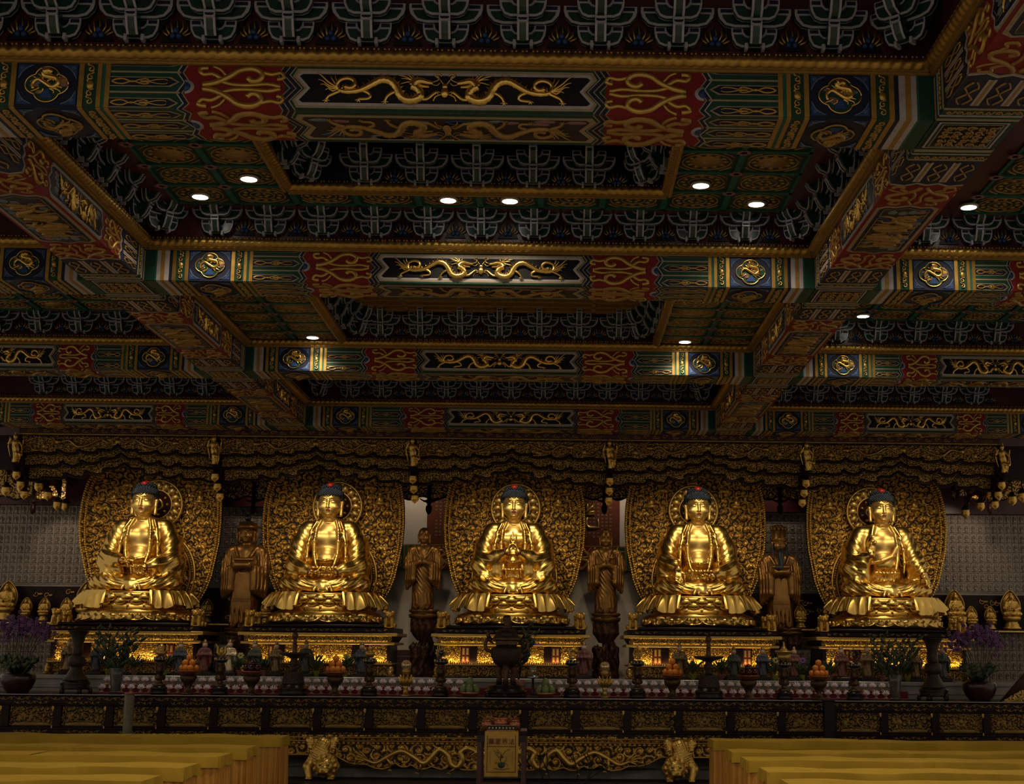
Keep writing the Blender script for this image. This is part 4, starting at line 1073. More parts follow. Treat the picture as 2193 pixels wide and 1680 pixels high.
# ---- pierced screens behind the statues
AUZ = [-.02, .05, .12, .2, .33, .5, .75, .94, 1.23, 1.5, 1.65, 1.80, 1.98, 2.15, 2.28, 2.36, 2.40]
AUW = [.56, .62, .67, .73, .81, .88, .935, .975, .995, .985, .965, .935, .86, .70, .47, .22, .03]
AUB = lambda X, Z: .30-.42*X*X
def aureole_parts():
    hw = lambda z: np.interp(z, AUZ, AUW)
    mk = lambda X, Z: np.abs(X) < hw(Z-.02)-.005
    V, F, m, mi = carved(2.04, 2.42, .0075, 21, .100, .038, ('carve', 'ground'), thr=.20, mask=mk, bend=AUB, tight=2.3)
    out = [('scroll_field', npmesh('scroll_field', V, F, m, mi))]
    Bk = MB(); Bk.use('ground'); rows = []
    for i in range(40):
        z = -.01+2.40*i/39; w_ = float(hw(z-.02))+.012
        rows.append([(x*w_, float(AUB(x*w_, 0))+.012, z) for x in [q/8-1 for q in range(17)]])
    Bk.sheet(rows); out.append(('backing', Bk.mesh('backing')))
    for sg in (1, -1):
        E = MB(); E.use('carve', True)
        for ring, off in enumerate((.0, .052)):
            n = 58
            for i in range(n):
                z = .0+1.95*(i+.5*ring)/n; w_ = float(hw(z))-off; y = float(AUB(w_, 0))-.028
                E.tube([(sg*(w_-.026), y, z-.016), (sg*(w_-.004), y-.012, z+.006), (sg*(w_+.004), y-.008, z+.036)], [.008, .0165, .004], 5)
        out.append(('flame_border', E.mesh('flame_border')))
    rnd = random.Random(8)
    for (x, z) in ((-.62, 1.62), (.62, 1.62), (-.78, 1.25), (.78, 1.25), (-.66, .92), (.66, .92), (-.80, .72), (.80, .72), (-.62, .42), (.62, .42), (-.45, 1.80), (.45, 1.80), (-.72, 1.45), (.74, 1.42), (0, 1.92)):
        Fl = MB(); Fl.use('carve', True); y = float(AUB(x, 0))-.045; R_ = .075 if abs(x) != .62 or z < 1.6 else .0
        if R_:
            for k in range(7):
                a = PI*(k/6); Fl.ball((x+R_*.7*cos(a), y, z+R_*.45*sin(a)-.01), (R_*.42, .022, R_*.30), 7, 5)
            Fl.ball((x, y-.012, z+.005), (R_*.5, .025, R_*.4), 8, 5)
        else:  # small seated angels among the scrolls
            Fl.ball((x, y-.01, z), (.05, .03, .06), 8, 6); Fl.ball((x, y-.012, z+.085), .028, 8, 6); Fl.ball((x, y-.01, z-.05), (.085, .035, .03), 8, 5)
            for s_ in (1, -1): Fl.tube([(x+s_*.045, y, z+.04), (x+s_*.10, y-.01, z+.02), (x+s_*.12, y, z+.09)], [.016, .012, .008], 5)
        out.append(('flower', Fl.mesh('flower')) if R_ else ('angel', Fl.mesh('angel')))
    Hh = MB(); zc = 1.53; yc = .30-.13; Hh.use('satin', True)
    Hh.tube([(.345*cos(t*PI/24), yc-.005, zc+.345*sin(t*PI/24)) for t in range(49)], .020, 6, cap=False)
    for p in range(16):
        a = 2*PI*p/16; c = (.268*cos(a), .268*sin(a))
        M2 = MB(); M2.ball((0, 0, 0), (.074, .034, .053), 12, 8)
        Hh.add([(c[0]+x*cos(a)-z*sin(a), yc-.025+y, zc+c[1]+x*sin(a)+z*cos(a)) for x, y, z in M2.v], M2.f)
        Hh.ball((.318*cos(a+PI/16), yc-.01, zc+.318*sin(a+PI/16)), (.03, .02, .03), 8, 5)
    Hh.tube([(.205*cos(t*PI/20), yc-.03, zc+.205*sin(t*PI/20)) for t in range(41)], .014, 6, cap=False)
    out.append(('halo', Hh.mesh('halo')))
    Dk = MB(); Dk.use('dkred', True); Dk.prism([(.36*cos(t*PI/20), zc+.36*sin(t*PI/20)) for t in range(40)][::-1], yc-.008, yc+.01); Dk.prism([(.20*cos(t*PI/20)*(1+.06*cos(8*t*PI/20)), zc+.20*sin(t*PI/20)*(1+.06*cos(8*t*PI/20))) for t in range(40)][::-1], yc-.035, yc)
    out.append(('halo_disc', Dk.mesh('halo_disc')))
    Bs = MB(); Bs.use('gold', True)
    for p in range(9): Bs.ball((.145*cos(p*2*PI/9), yc-.04, zc+.145*sin(p*2*PI/9)), .024, 8, 6)
    Bs.tube([(.075*cos(t*PI/12), yc-.04, zc+.075*sin(t*PI/12)) for t in range(25)], .018, 6, cap=False)
    out.append(('boss', Bs.mesh('boss')))
    Rg = MB(); Rg.use('carve', True)
    el = lambda r1, r2, y, n=60: [(r1*cos(-.5+t*(PI+1.0)/n), y, .52+r2*sin(-.5+t*(PI+1.0)/n)) for t in range(n+1)]
    for r1, r2, rr in ((.60, .62, .016), (.53, .55, .014)): Rg.tube([(x, float(AUB(x, 0))-.055, z) for x, _, z in el(r1, r2, 0)], rr, 6)
    for x, _, z in el(.565, .585, 0, 70): Rg.ball((x, float(AUB(x, 0))-.055, z), .017, 6, 4)
    out.append(('mandorla_band', Rg.mesh('mandorla_band')))
    return out
AUR = aureole_parts()
PX5 = [-5.13, -2.56, 0.0, 2.56, 5.13]
ZS = 1.905            # top of the five altars
bd = ['whose right hand hovers over the left', 'whose hands both rest in the lap', 'whose fingertips are joined at the chest', 'whose open palm is turned down over one knee', 'whose one hand is raised, the other on a knee']
bs = ['with hovering hand', 'with hands in lap', 'with joined fingertips', 'with open palm turned down', 'with one hand raised']
nm5 = ['leftmost of five', 'second of five from the left', 'middle of five', 'fourth of five from the left', 'rightmost of five']
for i, x in enumerate(PX5):
    t = thing('lotus_throne', 'draped golden lotus throne under the seated statue '+bs[i], 'pedestal', (x, 19.50, ZS+.035), 0, 'golden lotus thrones')
    for n_, me in THR: obj(n_, me, t)
    me, arms = buddha_mesh(i+1)
    zt = ZS+.035+.437
    t = thing('buddha_statue', 'golden seated statue '+bd[i], 'statue', (x, 19.50, zt), 0, 'seated golden statues')
    b_ = obj('body', me, t); hr = obj('hair', HAIR, t); obj('red_jewel', JEWEL, hr)
    for s in (1, -1): obj('cuff', cuff_mesh(arms[s][1], arms[s][0]), b_)
    t = thing('aureole', 'pierced gilded screen behind the seated statue '+bs[i], 'screen', (x, 19.98, ZS+.20), 0, 'pierced gilded screens')
    pr = {}
    for n_, m_ in AUR:
        up = {'flower': 'scroll_field', 'angel': 'scroll_field', 'halo_disc': 'halo', 'boss': 'halo'}.get(n_)
        pr[n_] = obj(n_, m_, pr.get(up, t))
# ================================================================== back wall
YW = 21.30
def zat(x, y, Y): return at(x, y, Y).z
M = MB()
M.use('wall'); M.box(-8.2, 8.2, YW, YW+.1, .0, 5.4); struct(M.obj('wall_back'))
M = MB(); M.use('dkred'); M.box(-8.2, -2.75, YW-.16, YW, 3.72, 5.4); M.box(2.75, 8.2, YW-.16, YW, 3.72, 5.4); M.box(-2.75, 2.75, YW-.16, YW, 4.05, 5.4)
M.use('redlac'); M.box(-2.95, -2.72, YW-.14, YW-.01, 1.2, 3.72); M.box(2.72, 2.95, YW-.14, YW-.01, 1.2, 3.72); struct(M.obj('trim_1'))
for sg in (-1, 1):
    M = MB(); M.T = None
    tw, th = .106, .1465; n = 50; rows = 17
    M.use('tilewall', False); x0, x1 = sorted((sg*2.95, sg*(2.95+n*tw))); M.box(x0, x1, YW-.05, YW, 3.712-rows*th, 3.712)
    for j in range(rows):
        zc = 3.712-(j+.5)*th
        if 1.97 < zc < 2.50: continue
        for i in range(n):
            xc = sg*(2.95+(i+.5)*tw); y = YW-.05
            M.use('tilewall', False)
            M.box(xc-tw/2, xc-tw/2+.009, y-.012, y, zc-th/2, zc+th/2); M.box(xc-tw/2, xc+tw/2, y-.012, y, zc-th/2, zc-th/2+.010)
            M.use('tilefig', True)
            M.prism([(xc+.034*cos(t*PI/6), zc+.012+.046*sin(t*PI/6)) for t in range(12)][::-1], y-.006, y)
            M.box(xc-.036, xc+.036, y-.010, y, zc-.056, zc-.042)
            M.use('tilewall', True); M.tube([(xc+.030*cos(t*PI/4), y-.008, zc+.012+.042*sin(t*PI/4)) for t in range(9)], .0045, 4)
            M.ball((xc, y-.010, zc-.012), (.022, .012, .020), 6, 3); M.ball((xc, y-.012, zc+.022), (.012, .010, .013), 6, 3)
    o = M.obj('wall_left_panel' if sg < 0 else 'wall_right_panel'); o.name = 'wall_'+('left' if sg < 0 else 'right'); struct(o)
    M = MB(); M.use('lacquer'); M.box(*sorted((sg*2.95, sg*8.2)), YW-.10, YW-.052, 1.985, 2.50); M.slab(*sorted((sg*2.95, sg*8.2)), YW-.62, YW-.052, 1.93, 1.985, .01)
    M.use('carve'); M.box(*sorted((sg*2.95, sg*8.2)), YW-.63, YW-.60, 1.945, 1.965)
    t = thing('ledge', 'dark ledge with gilded edge below the relief wall, '+('left' if sg < 0 else 'right')+' end', 'shelf', (0, 0, 0)); M.obj('board', t)
    C_ = MB(); C_.use('gilt', True); rnd = random.Random(4+sg)
    for k in range(26):
        x = sg*rnd.uniform(3.0, 7.3); z = rnd.uniform(2.05, 2.42)
        C_.tube([(x+a, YW-.11, z+b) for a, b in smoothpts(curl((0, 0), .045, rnd.uniform(0, 6), 1.1, 8), 2)], .010, 5)
        C_.ball((x+.06, YW-.11, z), (.05, .012, .02), 6, 4)
    C_.obj('cloud_carving', t)
# ---- rust red board with gold lettering between the middle screens
a, b = at(913, 1168, YW-.14), at(1327, 1168, YW-.14); zt = 4.02
t = thing('sign_board', 'rust red board with gold lettering behind the middle statue', 'sign', ((a.x+b.x)/2, YW-.14, a.z))
hw_ = (b.x-a.x)/2
M = MB(); M.use('board'); M.box(-hw_, hw_, 0, .04, 0, zt-a.z); M.obj('board', t)
M = MB(); M.use('paintgold', True)
def gl(pts, r):
    q = []
    for x, y in pts:
        p = at(1230+x/8.4, 1060+y/8.4, YW-.15); q.append((p.x-t.location.x, p.y-t.location.y, p.z-t.location.z))
    M.tube(q, r, 6, flat=(Vector((0, 1, 0)), .5))
gl([(238,150),(232,220),(222,300)], [.016,.020,.012]); gl([(345,190),(290,240),(222,300),(195,330)], [.016,.020,.020,.012])
gl([(200,372),(270,350),(355,348),(340,305),(280,315),(215,335)], [.016,.022,.022,.018,.014,.010]); gl([(238,400),(215,470),(222,545),(260,590),(350,592),(440,590),(432,500),(425,430)], [.010,.018,.022,.024,.024,.022,.016,.010])
M.obj('lettering', t)
M = MB(); M.use('tan')
rnd = random.Random(2)
for s_ in (-1, 1):
    for c in range(9):
        for r in range(14):
            x = s_*(hw_-.14-c*.062); z = zt-a.z-.10-r*.055
            if z < .12 or rnd.random() < .12: continue
            for k in range(3): M.box(x-.014+.012*k, x-.008+.012*k, -.004, 0, z-.014*rnd.random(), z+.016)
M.obj('small_lettering', t)
# painted beam behind the statues
parts, hwb = make_cross_beam(.70)
t = thing('painted_beam', 'painted green and red beam on the wall behind the standing monks', 'wall beam', (0, YW-.16, zat(1100, 1221, YW-.16)), 0, None, (2.70/hwb, .3, 1.42), kind='thing')
for n_, me, off in parts:
    if off is None and 'soffit' not in n_ and n_ in ('timber', 'painted_face'): obj(n_, me, t)
for n_, me, off in parts[2:8]: obj(n_, me, t)
# ================================================================== platform
ZP = 1.255
M = MB(); M.use('marble'); M.box(-8.0, 8.0, 18.62, YW, 0, ZP); M.slab(-8.0, 8.0, 18.58, 18.70, ZP-.05, ZP+.005, .01); M.slab(-8, 8, 18.60, 18.66, ZP-.16, ZP-.12, .01); struct(M.obj('trim_2'))
# ================================================================== altar tables under the statues
def altar_parts():
    P = []
    B = MB(); B.use('lacquer'); B.slab(-1.00, 1.00, -.08, 1.10, .575, .645, .012); B.box(-.93, .93, .02, 1.05, .02, .575)
    for x in (-.94, -.52, .52, .94): B.slab(x-.022, x+.022, -.045, .03, .165, .43, .006)
    P.append(('carcass', B.mesh('carcass')))
    S_ = MB(); S_.use('paintgold', True); S_.T = lambda u, w, v: (u, -.082-w, v)
    for x0, x1 in ((-.93, -.60), (-.45, .45), (.60, .93)): scrollband(S_, x0, x1, .588, .632, .0045, .003, False, max(3, int((x1-x0)/.07)))
    P.append(('inlay_scroll', S_.mesh('inlay_scroll')))
    G_ = MB(); G_.use('paintgold'); G_.slab(-1.055, 1.055, -.12, 1.10, .530, .575, .008); P.append(('gold_rim', G_.mesh('gold_rim')))
    R = MB(); R.use('ground'); R.loft([[(-1.0, -.085, .53), (1.0, -.085, .53), (1.0, 1.05, .53), (-1.0, 1.05, .53)], [(-.95, -.03, .455), (.95, -.03, .455), (.95, 1.05, .455), (-.95, 1.05, .455)]][::-1]); P.append(('cove', R.mesh('cove')))
    V, F, m, mi = carved(1.96, .080, .0060, 31, .055, .024, ('carve', 'ground'), thr=.08, bend=lambda X, Z: -.055*(Z/.08)); me = npmesh('carved_frieze', V+np.array([0, -.032, .452]), F, m, mi); P.append(('carved_frieze', me))
    L = MB(); L.use('paintgold'); L.slab(-1.02, 1.02, -.085, 1.05, .418, .452, .006); L.slab(-.99, .99, -.075, 1.05, .158, .182, .005)
    P.append(('gold_ledge', L.mesh('gold_ledge')))
    for x0, x1, sd in ((-.915, -.665, 1), (-.445, .445, 2), (.665, .915, 3)):
        rnd = random.Random(sd); figs = [(rnd.uniform(-.45, .45)*(x1-x0), rnd.uniform(.02, .14), rnd.uniform(.015, .03), rnd.uniform(.03, .05), .022) for _ in range(int((x1-x0)*16))]
        V, F, m, mi = carved(x1-x0, .225, .0060, 50+sd, .060, .030, ('carve', 'ground'), thr=.10, figs=figs)
        P.append(('relief_panel', npmesh('relief_panel', V+np.array([(x0+x1)/2, .018, .185]), F, m, mi)))
    for x in (-.60, .60):
        D = MB(); D.use('redlac'); D.slab(x-.055, x+.055, -.02, .03, .185, .415, .005); D.use('carve')
        for i in (-1, 1):
            D.box(x+i*.026-.014, x+i*.026+.014, -.026, -.018, .215, .275); D.box(x+i*.026-.014, x+i*.026+.014, -.026, -.018, .30, .385)
        P.append(('panel_door', D.mesh('panel_door')))
    K = MB(); K.use('carve', True)
    for i in range(66): K.ball((-.975+1.95*i/65, -.078, .194), (.0125, .012, .013), 6, 4)
    P.append(('bead_row', K.mesh('bead_row')))
    V, F, m, mi = carved(1.94, .125, .0075, 71, .085, .022, ('gilt', 'ground'), thr=.0); P.append(('lower_frieze', npmesh('lower_frieze', V+np.array([0, -.010, .025]), F, m, mi)))
    for s_ in (1, -1):
        Ft = MB(); Ft.use('gilt', True); Ft.loft([[(s_*.97+a*.055, -.03+b*.05, z) for a, b in ((-1, -1), (1, -1), (1, 1), (-1, 1))] for z in (.0, .03)]); Ft.ball((s_*.97, -.04, .085), (.055, .05, .065), 8, 6); Ft.ball((s_*.97, -.085, .05), (.04, .03, .04), 8, 5)
        P.append(('foot', Ft.mesh('foot')))
    return P
ALT = altar_parts()
lit = ['leftmost', 'second from the left', 'middle', 'fourth from the left', 'rightmost']
for i, x in enumerate(PX5):
    t = thing('altar_table', 'carved gilded altar table under the seated statue '+bs[i], 'altar table', (x, 19.02, ZP+.003), 0, 'altar tables under the statues')
    for n_, me in ALT: obj(n_, me, t)
# ---- guardian lions on the table corners
def lion_mesh():
    S = SDF((-.10, -.15, -.01), (.10, .14, .26), .0055)
    S.ell((0, .04, .07), (.058, .085, .062), .02); S.cap((0, -.02, .09), (0, -.05, .13), .05, .045, .03); S.ell((0, -.06, .175), (.055, .050, .05), .015)
    S.ell((0, -.105, .160), (.036, .028, .026), .012); S.ell((0, -.128, .172), (.014, .010, .010), .005)
    for s in (1, -1):
        S.cap((s*.038, -.06, .11), (s*.042, -.085, .012), .022, .020, .012); S.ell((s*.042, -.10, .012), (.022, .026, .014), .006); S.ell((s*.055, .06, .035), (.035, .05, .038), .012); S.ell((s*.058, .02, .012), (.02, .03, .013), .006)
        S.ell((s*.022, -.108, .190), (.010, .009, .010), .004); S.ell((s*.045, -.05, .212), (.014, .010, .018), .006)
        for k in range(5): S.ell((s*(.055-.004*k), -.055+.012*k, .205-.022*k), (.016, .016, .014), .004)
    S.chain([(0, .11, .08), (0, .13, .14), (0, .10, .19)], [.022, .026, .012], .01)
    S.ell((0, -.02, .005), (.085, .12, .012), .004)
    return S.mesh('body', ['carve'])
LION = lion_mesh()
for i, x in enumerate(PX5):
    for s in (-1, 1):
        for k, (dx, dy) in enumerate(((.93, -.005), (.90, .30))):
            t = thing('guardian_lion', 'small gilded lion on the '+('left' if s < 0 else 'right')+(' front' if k == 0 else ' rear')+' corner of the '+lit[i]+' altar table', 'lion figurine', (x+s*dx, 19.07+dy, ZP+.645), 0, 'guardian lions on the altar tables', 1.0 if k == 0 else .92)
            obj('body', LION, t)
# ================================================================== standing statues on root pedestals
def standing_mesh(kind):
    S = SDF((-.32, -.30, -.01), (.32, .24, 1.24), .0068)
    q = (1, 1.25, 1)
    S.cap((0, .0, .04), (0, .01, .55), .165, .150, .03, sq=q); S.cap((0, .01, .50), (0, .01, .80), .155, .135, .05, sq=q)
    S.cap((-.125, .02, .84), (.125, .02, .84), .078, None, .05); S.cap((0, .0, .88), (0, -.01, .97), .052, .048, .02)
    head_sdf(S, (0, -.02, 1.035), .52, old=(kind == 2))
    if kind in (1, 2): S.ell((0, .0, 1.085), (.084, .09, .085), .02)
    if kind == 2: S.ell((0, -.03, 1.145), (.055, .06, .045), .015)
    hz = .66 if kind in (1, 2) else .68
    for s in (1, -1):
        el = (s*.205, -.03, .60)
        S.chain([(s*.165, .02, .82), (s*.200, .0, .70), el], [.072, .074, .072], .03)
        wr = (s*.035, -.195, hz) if kind in (1, 2) else (s*.06, -.18, hz-.01)
        S.chain([el, tuple(a*.5+b*.5 for a, b in zip(el, wr)), wr], [.068, .055, .040], .02)
        # long hanging sleeves
        for k in range(4):
            t = k/3; x = s*(.215-.09*t); y = -.035-.10*t
            S.chain([(x, y, .60), (x+s*.008, y-.004, .42), (x+s*.012, y+.004, .30+.09*t if kind != 0 else .34+.05*t)], [.046, .042, .030], .022)
        S.cap((s*.075, -.12, .035), (s*.085, -.175, .02), .042, .034, .012)
        if kind in (1, 2): hand(S, (s*.022, -.205, hz), (-s*.10, -.10, 1), (-s, 0, .05), .62, (.03, .03, .03, .05), 1 if s > 0 else -1, None, .005)
        S.chain([(s*.12, -.035, .88), (s*.06, -.12, .76), (-s*.06, -.135, .62)], [.020, .022, .018], .010)
    if kind in (0, 3): S.cap((-.07, -.20, hz), (.07, -.20, hz), .042, None, .025); S.cap((-.10, -.14, .745), (.10, -.14, .745), .02, None, .02)
    for k in range(9 if kind in (0, 3) else 0):
        x = -.10+.025*k; S.chain([(x*.7, -.135, .60), (x, -.145, .30), (x*1.1, -.150, .06)], [.010, .014, .016], .010)
    if kind in (1, 2):
        def f(X, Y, Z): return .0055*np.clip(np.sin((X*.75+Z*.62+.25*X*Z)*2*PI/.043), -.3, 1)*np.clip((.62-Z)/.05, 0, 1)*np.clip((Z-.18)/.05, 0, 1)*(Y < .0)*np.clip((.13-np.abs(X))/.03, 0, 1)
        S.bump((-.32, -.3, .1), (.32, .0, .7), f)
    def g(X, Y, Z): return .0042*np.sin(X*2*PI/.034+np.sin(Z*9)*1.5)*np.clip((np.abs(X)-.12)/.03, 0, 1)*np.clip((.85-Z)/.05, 0, 1)*np.clip((Z-.28)/.05, 0, 1)
    S.bump((-.32, -.3, .2), (.32, .24, .95), g)
    def r(X, Y, Z): return .005*np.sin(X*2*PI/.05+np.cos(Z*30)*.9)*np.clip((.25-Z)/.05, 0, 1)*(Y < .02)
    S.bump((-.32, -.3, .03), (.32, .1, .28), r)
    return S.mesh('body', ['bronzewood'])
def pedestal_parts():
    P = []
    T_ = MB(); T_.use('bronzewood', True); T_.lathe([(.17, .78), (.235, .80), (.25, .845), (.22, .855), (.20, .865), (.235, .875), (.25, .905), (.22, .92), (.10, .92)], 24, sy=.85, mod=lambda a, z: 1+.035*cos(18*a)*(z > .79))
    P.append(('lotus_stand', T_.mesh('lotus_stand')))
    S = SDF((-.27, -.24, -.01), (.27, .24, .82), .0095); rnd = random.Random(12)
    S.chain([(0, 0, .1), (.01, 0, .47), (0, 0, .62)], [.15, .060, .10], .04); S.ell((0, 0, .74), (.20, .16, .10), .05)
    for k in range(16):
        a = rnd.uniform(0, 6.28); z = rnd.uniform(.02, .4); S.chain([(.10*cos(a), .09*sin(a), z+.12), (.17*cos(a+.3), .14*sin(a+.3), z), (.20*cos(a), .16*sin(a), max(.03, z-.12))], [.05, .045, .03], .018)
    for k in range(9): 
        a = 2*PI*k/9; S.chain([(.10*cos(a), .08*sin(a), .52), (.17*cos(a+.2), .14*sin(a+.2), .64), (.19*cos(a), .15*sin(a), .76)], [.03, .05, .035], .02)
        S.chain([(.16*cos(a), .14*sin(a), .30), (.20*cos(a), .17*sin(a), .40), (.17*cos(a), .15*sin(a), .46)], [.04, .035, .01], .015)
    S.cap((-.12, 0, .02), (.12, 0, .02), .10, None, .03)
    S.bump((-.3, -.3, -.01), (.3, .3, .8), lambda X, Y, Z: .006*np.sin(X*60+np.sin(Z*25)*2)*np.sin(Z*40+Y*30))
    P.append(('root', S.mesh('root', ['rootwood'])))
    return P
PED = pedestal_parts()
sx4 = [-3.80, -1.275, 1.295, 3.755]; YS = 19.62
kinds = [0, 1, 2, 3]
slb = ['standing gilded figure in a flat-topped crown, hands hidden in its sleeves', 'standing carved bald monk with smooth face and joined hands', 'standing carved old monk with staring eyes and domed skull', 'standing gilded figure with tall lotus crown and long black beard']
for i in range(4):
    x = at((525, 906, 1297, 1669)[i], 1250, YS).x
    zf = zat(*((525, 1346), (906, 1306), (1297, 1314), (1669, 1346))[i], YS)
    pz = zf-ZP
    t = thing('root_pedestal', 'gnarled root-wood pedestal under the '+['flat-crowned figure', 'smooth-faced monk', 'old monk with staring eyes', 'bearded figure'][i], 'pedestal', (at((511, 906, 1297, 1686)[i], 1400, YS).x, YS, ZP+.003), (0, .3, -.4, 2.6)[i], 'root-wood pedestals', (.84, .84, pz/.92))
    for n_, me in PED: obj(n_, me, t)
    top = zat(*((527, 1128), (908, 1130), (1294, 1136), (1668, 1152))[i], YS); sc = (top-zf)/1.172 if i in (1, 2) else (top-zf)/1.12
    t = thing('standing_statue', slb[i], 'statue', (x, YS, zf), 0, None, (sc*.97, sc, sc))
    obj('body', standing_mesh(kinds[i]), t)
    if i == 0:
        C_ = MB(); C_.use('bronzewood', True); C_.lathe([(.092, 1.075), (.105, 1.08), (.125, 1.10), (.128, 1.115), (.10, 1.13), (.09, 1.16), (.05, 1.175)], 20, c=(0, -.005, 0)); C_.box(-.10, .10, -.13, .05, 1.098, 1.108)
        for s in (1, -1): C_.tube([(s*.10, -.01, 1.09), (s*.115, -.02, 1.0), (s*.10, -.03, .93)], [.014, .010, .006], 6)
        C_.obj('crown', t); J_ = MB(); J_.use('enamel', True); J_.ball((0, -.02, 1.215), .040, 12, 8); J_.obj('crown_jewel', t)
    if i == 3:
        C_ = MB(); C_.use('bronzewood', True); C_.lathe([(.092, 1.07), (.10, 1.08), (.10, 1.11), (.088, 1.12), (.094, 1.20), (.06, 1.21)], 20, c=(0, -.005, 0))
        for k in range(11): a = 2*PI*k/11; C_.ball((.088*cos(a), -.005+.088*sin(a), 1.225), (.022, .022, .036), 7, 5)
        for k in range(6): a = 2*PI*k/6; C_.ball((.045*cos(a), -.005+.045*sin(a), 1.245), (.022, .022, .036), 7, 5)
        C_.obj('crown', t)
        H_ = MB(); H_.use('hair', True); H_.tube([(0, -.112, .965), (0, -.150, .90), (0, -.180, .80), (0, -.200, .68), (0, -.20, .58)], [.026, .038, .034, .024, .004], 10)
        for s in (1, -1): H_.tube([(s*.075, -.05, 1.03), (s*.085, -.10, .92), (s*.08, -.13, .84)], [.014, .014, .005], 6)
        H_.obj('beard', t)
        B_ = MB(); B_.use('robeblue', True); B_.lathe([(.02, .70), (.045, .72), (.05, .745), (.03, .75)], 14, c=(-.04, -.25, 0)); B_.obj('bowl', t)
    if i == 2:
        B_ = MB(); B_.use('bronzewood', True); B_.tube([(.13, -.13, .66), (.15, -.14, .80), (.17, -.13, .96)], [.012, .014, .010], 6); B_.tube([(.02, -.215, .78), (.08, -.18, .76), (.14, -.13, .80)], [.02, .024, .02], 6); B_.obj('scroll_fold', t)
# ================================================================== carved canopy
YC = 18.16; ZC = 4.335; PB = 2.565
DR = [[(0,22),(.05,30),(.12,34),(.25,33),(.265,38),(.34,40),(.44,38),(.51,34),(.525,40),(.62,42),(.70,40),(.77,34),(.79,40),(.91,43),(1.02,40),(1.16,43),(1.283,42)],
      [(0,37),(.05,43),(.12,48),(.25,48),(.265,54),(.36,59),(.45,57),(.51,53),(.525,60),(.62,65),(.70,62),(.77,57),(.79,64),(.91,66),(1.02,63),(1.16,66),(1.283,64)],
      [(0,54),(.05,60),(.12,65),(.25,66),(.265,74),(.34,78),(.44,76),(.49,72),(.51,80),(.56,85),(.66,83),(.76,77),(.785,86),(.92,87),(1.02,86),(1.15,92),(1.283,90)]]
def canopy_parts():
    P = []
    for k in range(3):
        Y = .16*k; us = [p[0] for p in DR[k]]; ds = [p[1]/165*(1+.0088*k) for p in DR[k]]
        sm = smoothpts([(u, d) for u, d in zip(us, ds)], 5)
        su = np.array([p[0] for p in sm]); sd = np.array([p[1] for p in sm]); o_ = np.argsort(su, kind='stable')
        dr = lambda x: np.interp(np.abs(x), su[o_], sd[o_])
        h = .58
        lo = 0.0 if k == 0 else .10+.11*(k-1)
        mk = lambda X, Z: ((h-Z) < dr(X)-.006) & ((h-Z) > lo-.001)
        figs = []
        if k == 0:
            for s in (1, -1): figs += [(s*.52, .44, .05, .03, .03), (s*.95, .43, .03, .05, .03)]
            figs += [(0, .50, .045, .045, .028)]
        V, F, m, mi = carved(2*1.244, h, .0072, 81+k, (.070, .060, .060)[k], .026, ('gilt', 'ground'), thr=.16, figs=figs, mask=mk)
        V = V+np.array([0, Y, -h]); P.append((['upper_valance', 'middle_valance', 'lower_valance'][k], npmesh('valance', V, F, m, mi)))
        B = MB(); B.use('ground'); rows = []
        for x in np.linspace(-1.244, 1.244, 81): rows.append([(x, Y+.012, -lo), (x, Y+.012, -float(dr(x)))])
        B.sheet(rows[::-1]); B.use('lacquer', True)
        pts = [(s_*u, Y-.022, -d) for s_, seq in ((-1, sm[::-1]), (1, sm[1:])) for u, d in seq if u < 1.246]
        B.tube(pts, .021, 6); P.append(('edge_moulding', B.mesh('edge_moulding')))
        if k == 0:
            D = MB(); D.use('gilt', True)
            for s in (1, -1):
                D.tube(smoothpts([(s*.10, -.03, -.12), (s*.22, -.035, -.06), (s*.36, -.035, -.13), (s*.50, -.035, -.16), (s*.62, -.035, -.08), (s*.72, -.035, -.10)], 4), [.012+.006*min(i, 12)/12 for i in range(21)], 6)
                D.ball((s*.76, -.04, -.10), (.05, .03, .035), 8, 6)
                for e in ((.88, -.03), (.90, -.07), (.92, -.12), (.88, -.17), (.96, -.05)): D.tube([(s*.78, -.035, -.10), (s*(.78+e[0])/2, -.04, (e[1]-.10)/2+.015), (s*e[0], -.03, e[1])], [.012, .008, .003], 5)
                D.tube(smoothpts([(s*.95, -.03, -.19), (s*1.02, -.035, -.215), (s*1.10, -.035, -.19), (s*1.12, -.03, -.13)], 3), .010, 5)
            P.append(('dragon', D.mesh('dragon')))
    return P
CAN = canopy_parts()
def frieze_mesh():
    M = MB(); M.use('dkred'); M.box(-PB/2, PB/2, -.03, .30, .0, .10); M.use('oldgold'); M.box(-PB/2, PB/2, -.045, .0, -.006, .006); M.use('flatgold', True)
    M.T = lambda u, w, v: (u, -.03-w, v)
    scrollband(M, -1.0, 1.0, .012, .092, .006, .004, False, 16)
    for s in (1, -1):
        for k in range(5): line2(M, [(s*(1.02+.03*k), .015), (s*(1.05+.03*k), .05), (s*(1.02+.03*k), .088)], .004, .003, 4, 1)
    return M.mesh('frieze')
FRZ = frieze_mesh()
LQ = MB(); LQ.use('lacquer'); LQ.box(-PB/2, PB/2, -.02, .36, -.03, -.006)
LQm = LQ.mesh('under_rail')
for i, x in enumerate(PX5):
    t = thing('canopy', 'carved scalloped canopy valance over the seated statue '+bs[i], 'canopy', (x, YC, ZC), 0, 'carved canopy bays')
    obj('frieze', FRZ, t); obj('under_rail', LQm, t)
    up = None
    for n_, me in CAN:
        if n_ == 'edge_moulding' or n_ == 'dragon': obj(n_, me, up)
        else: up = obj(n_, me, t)
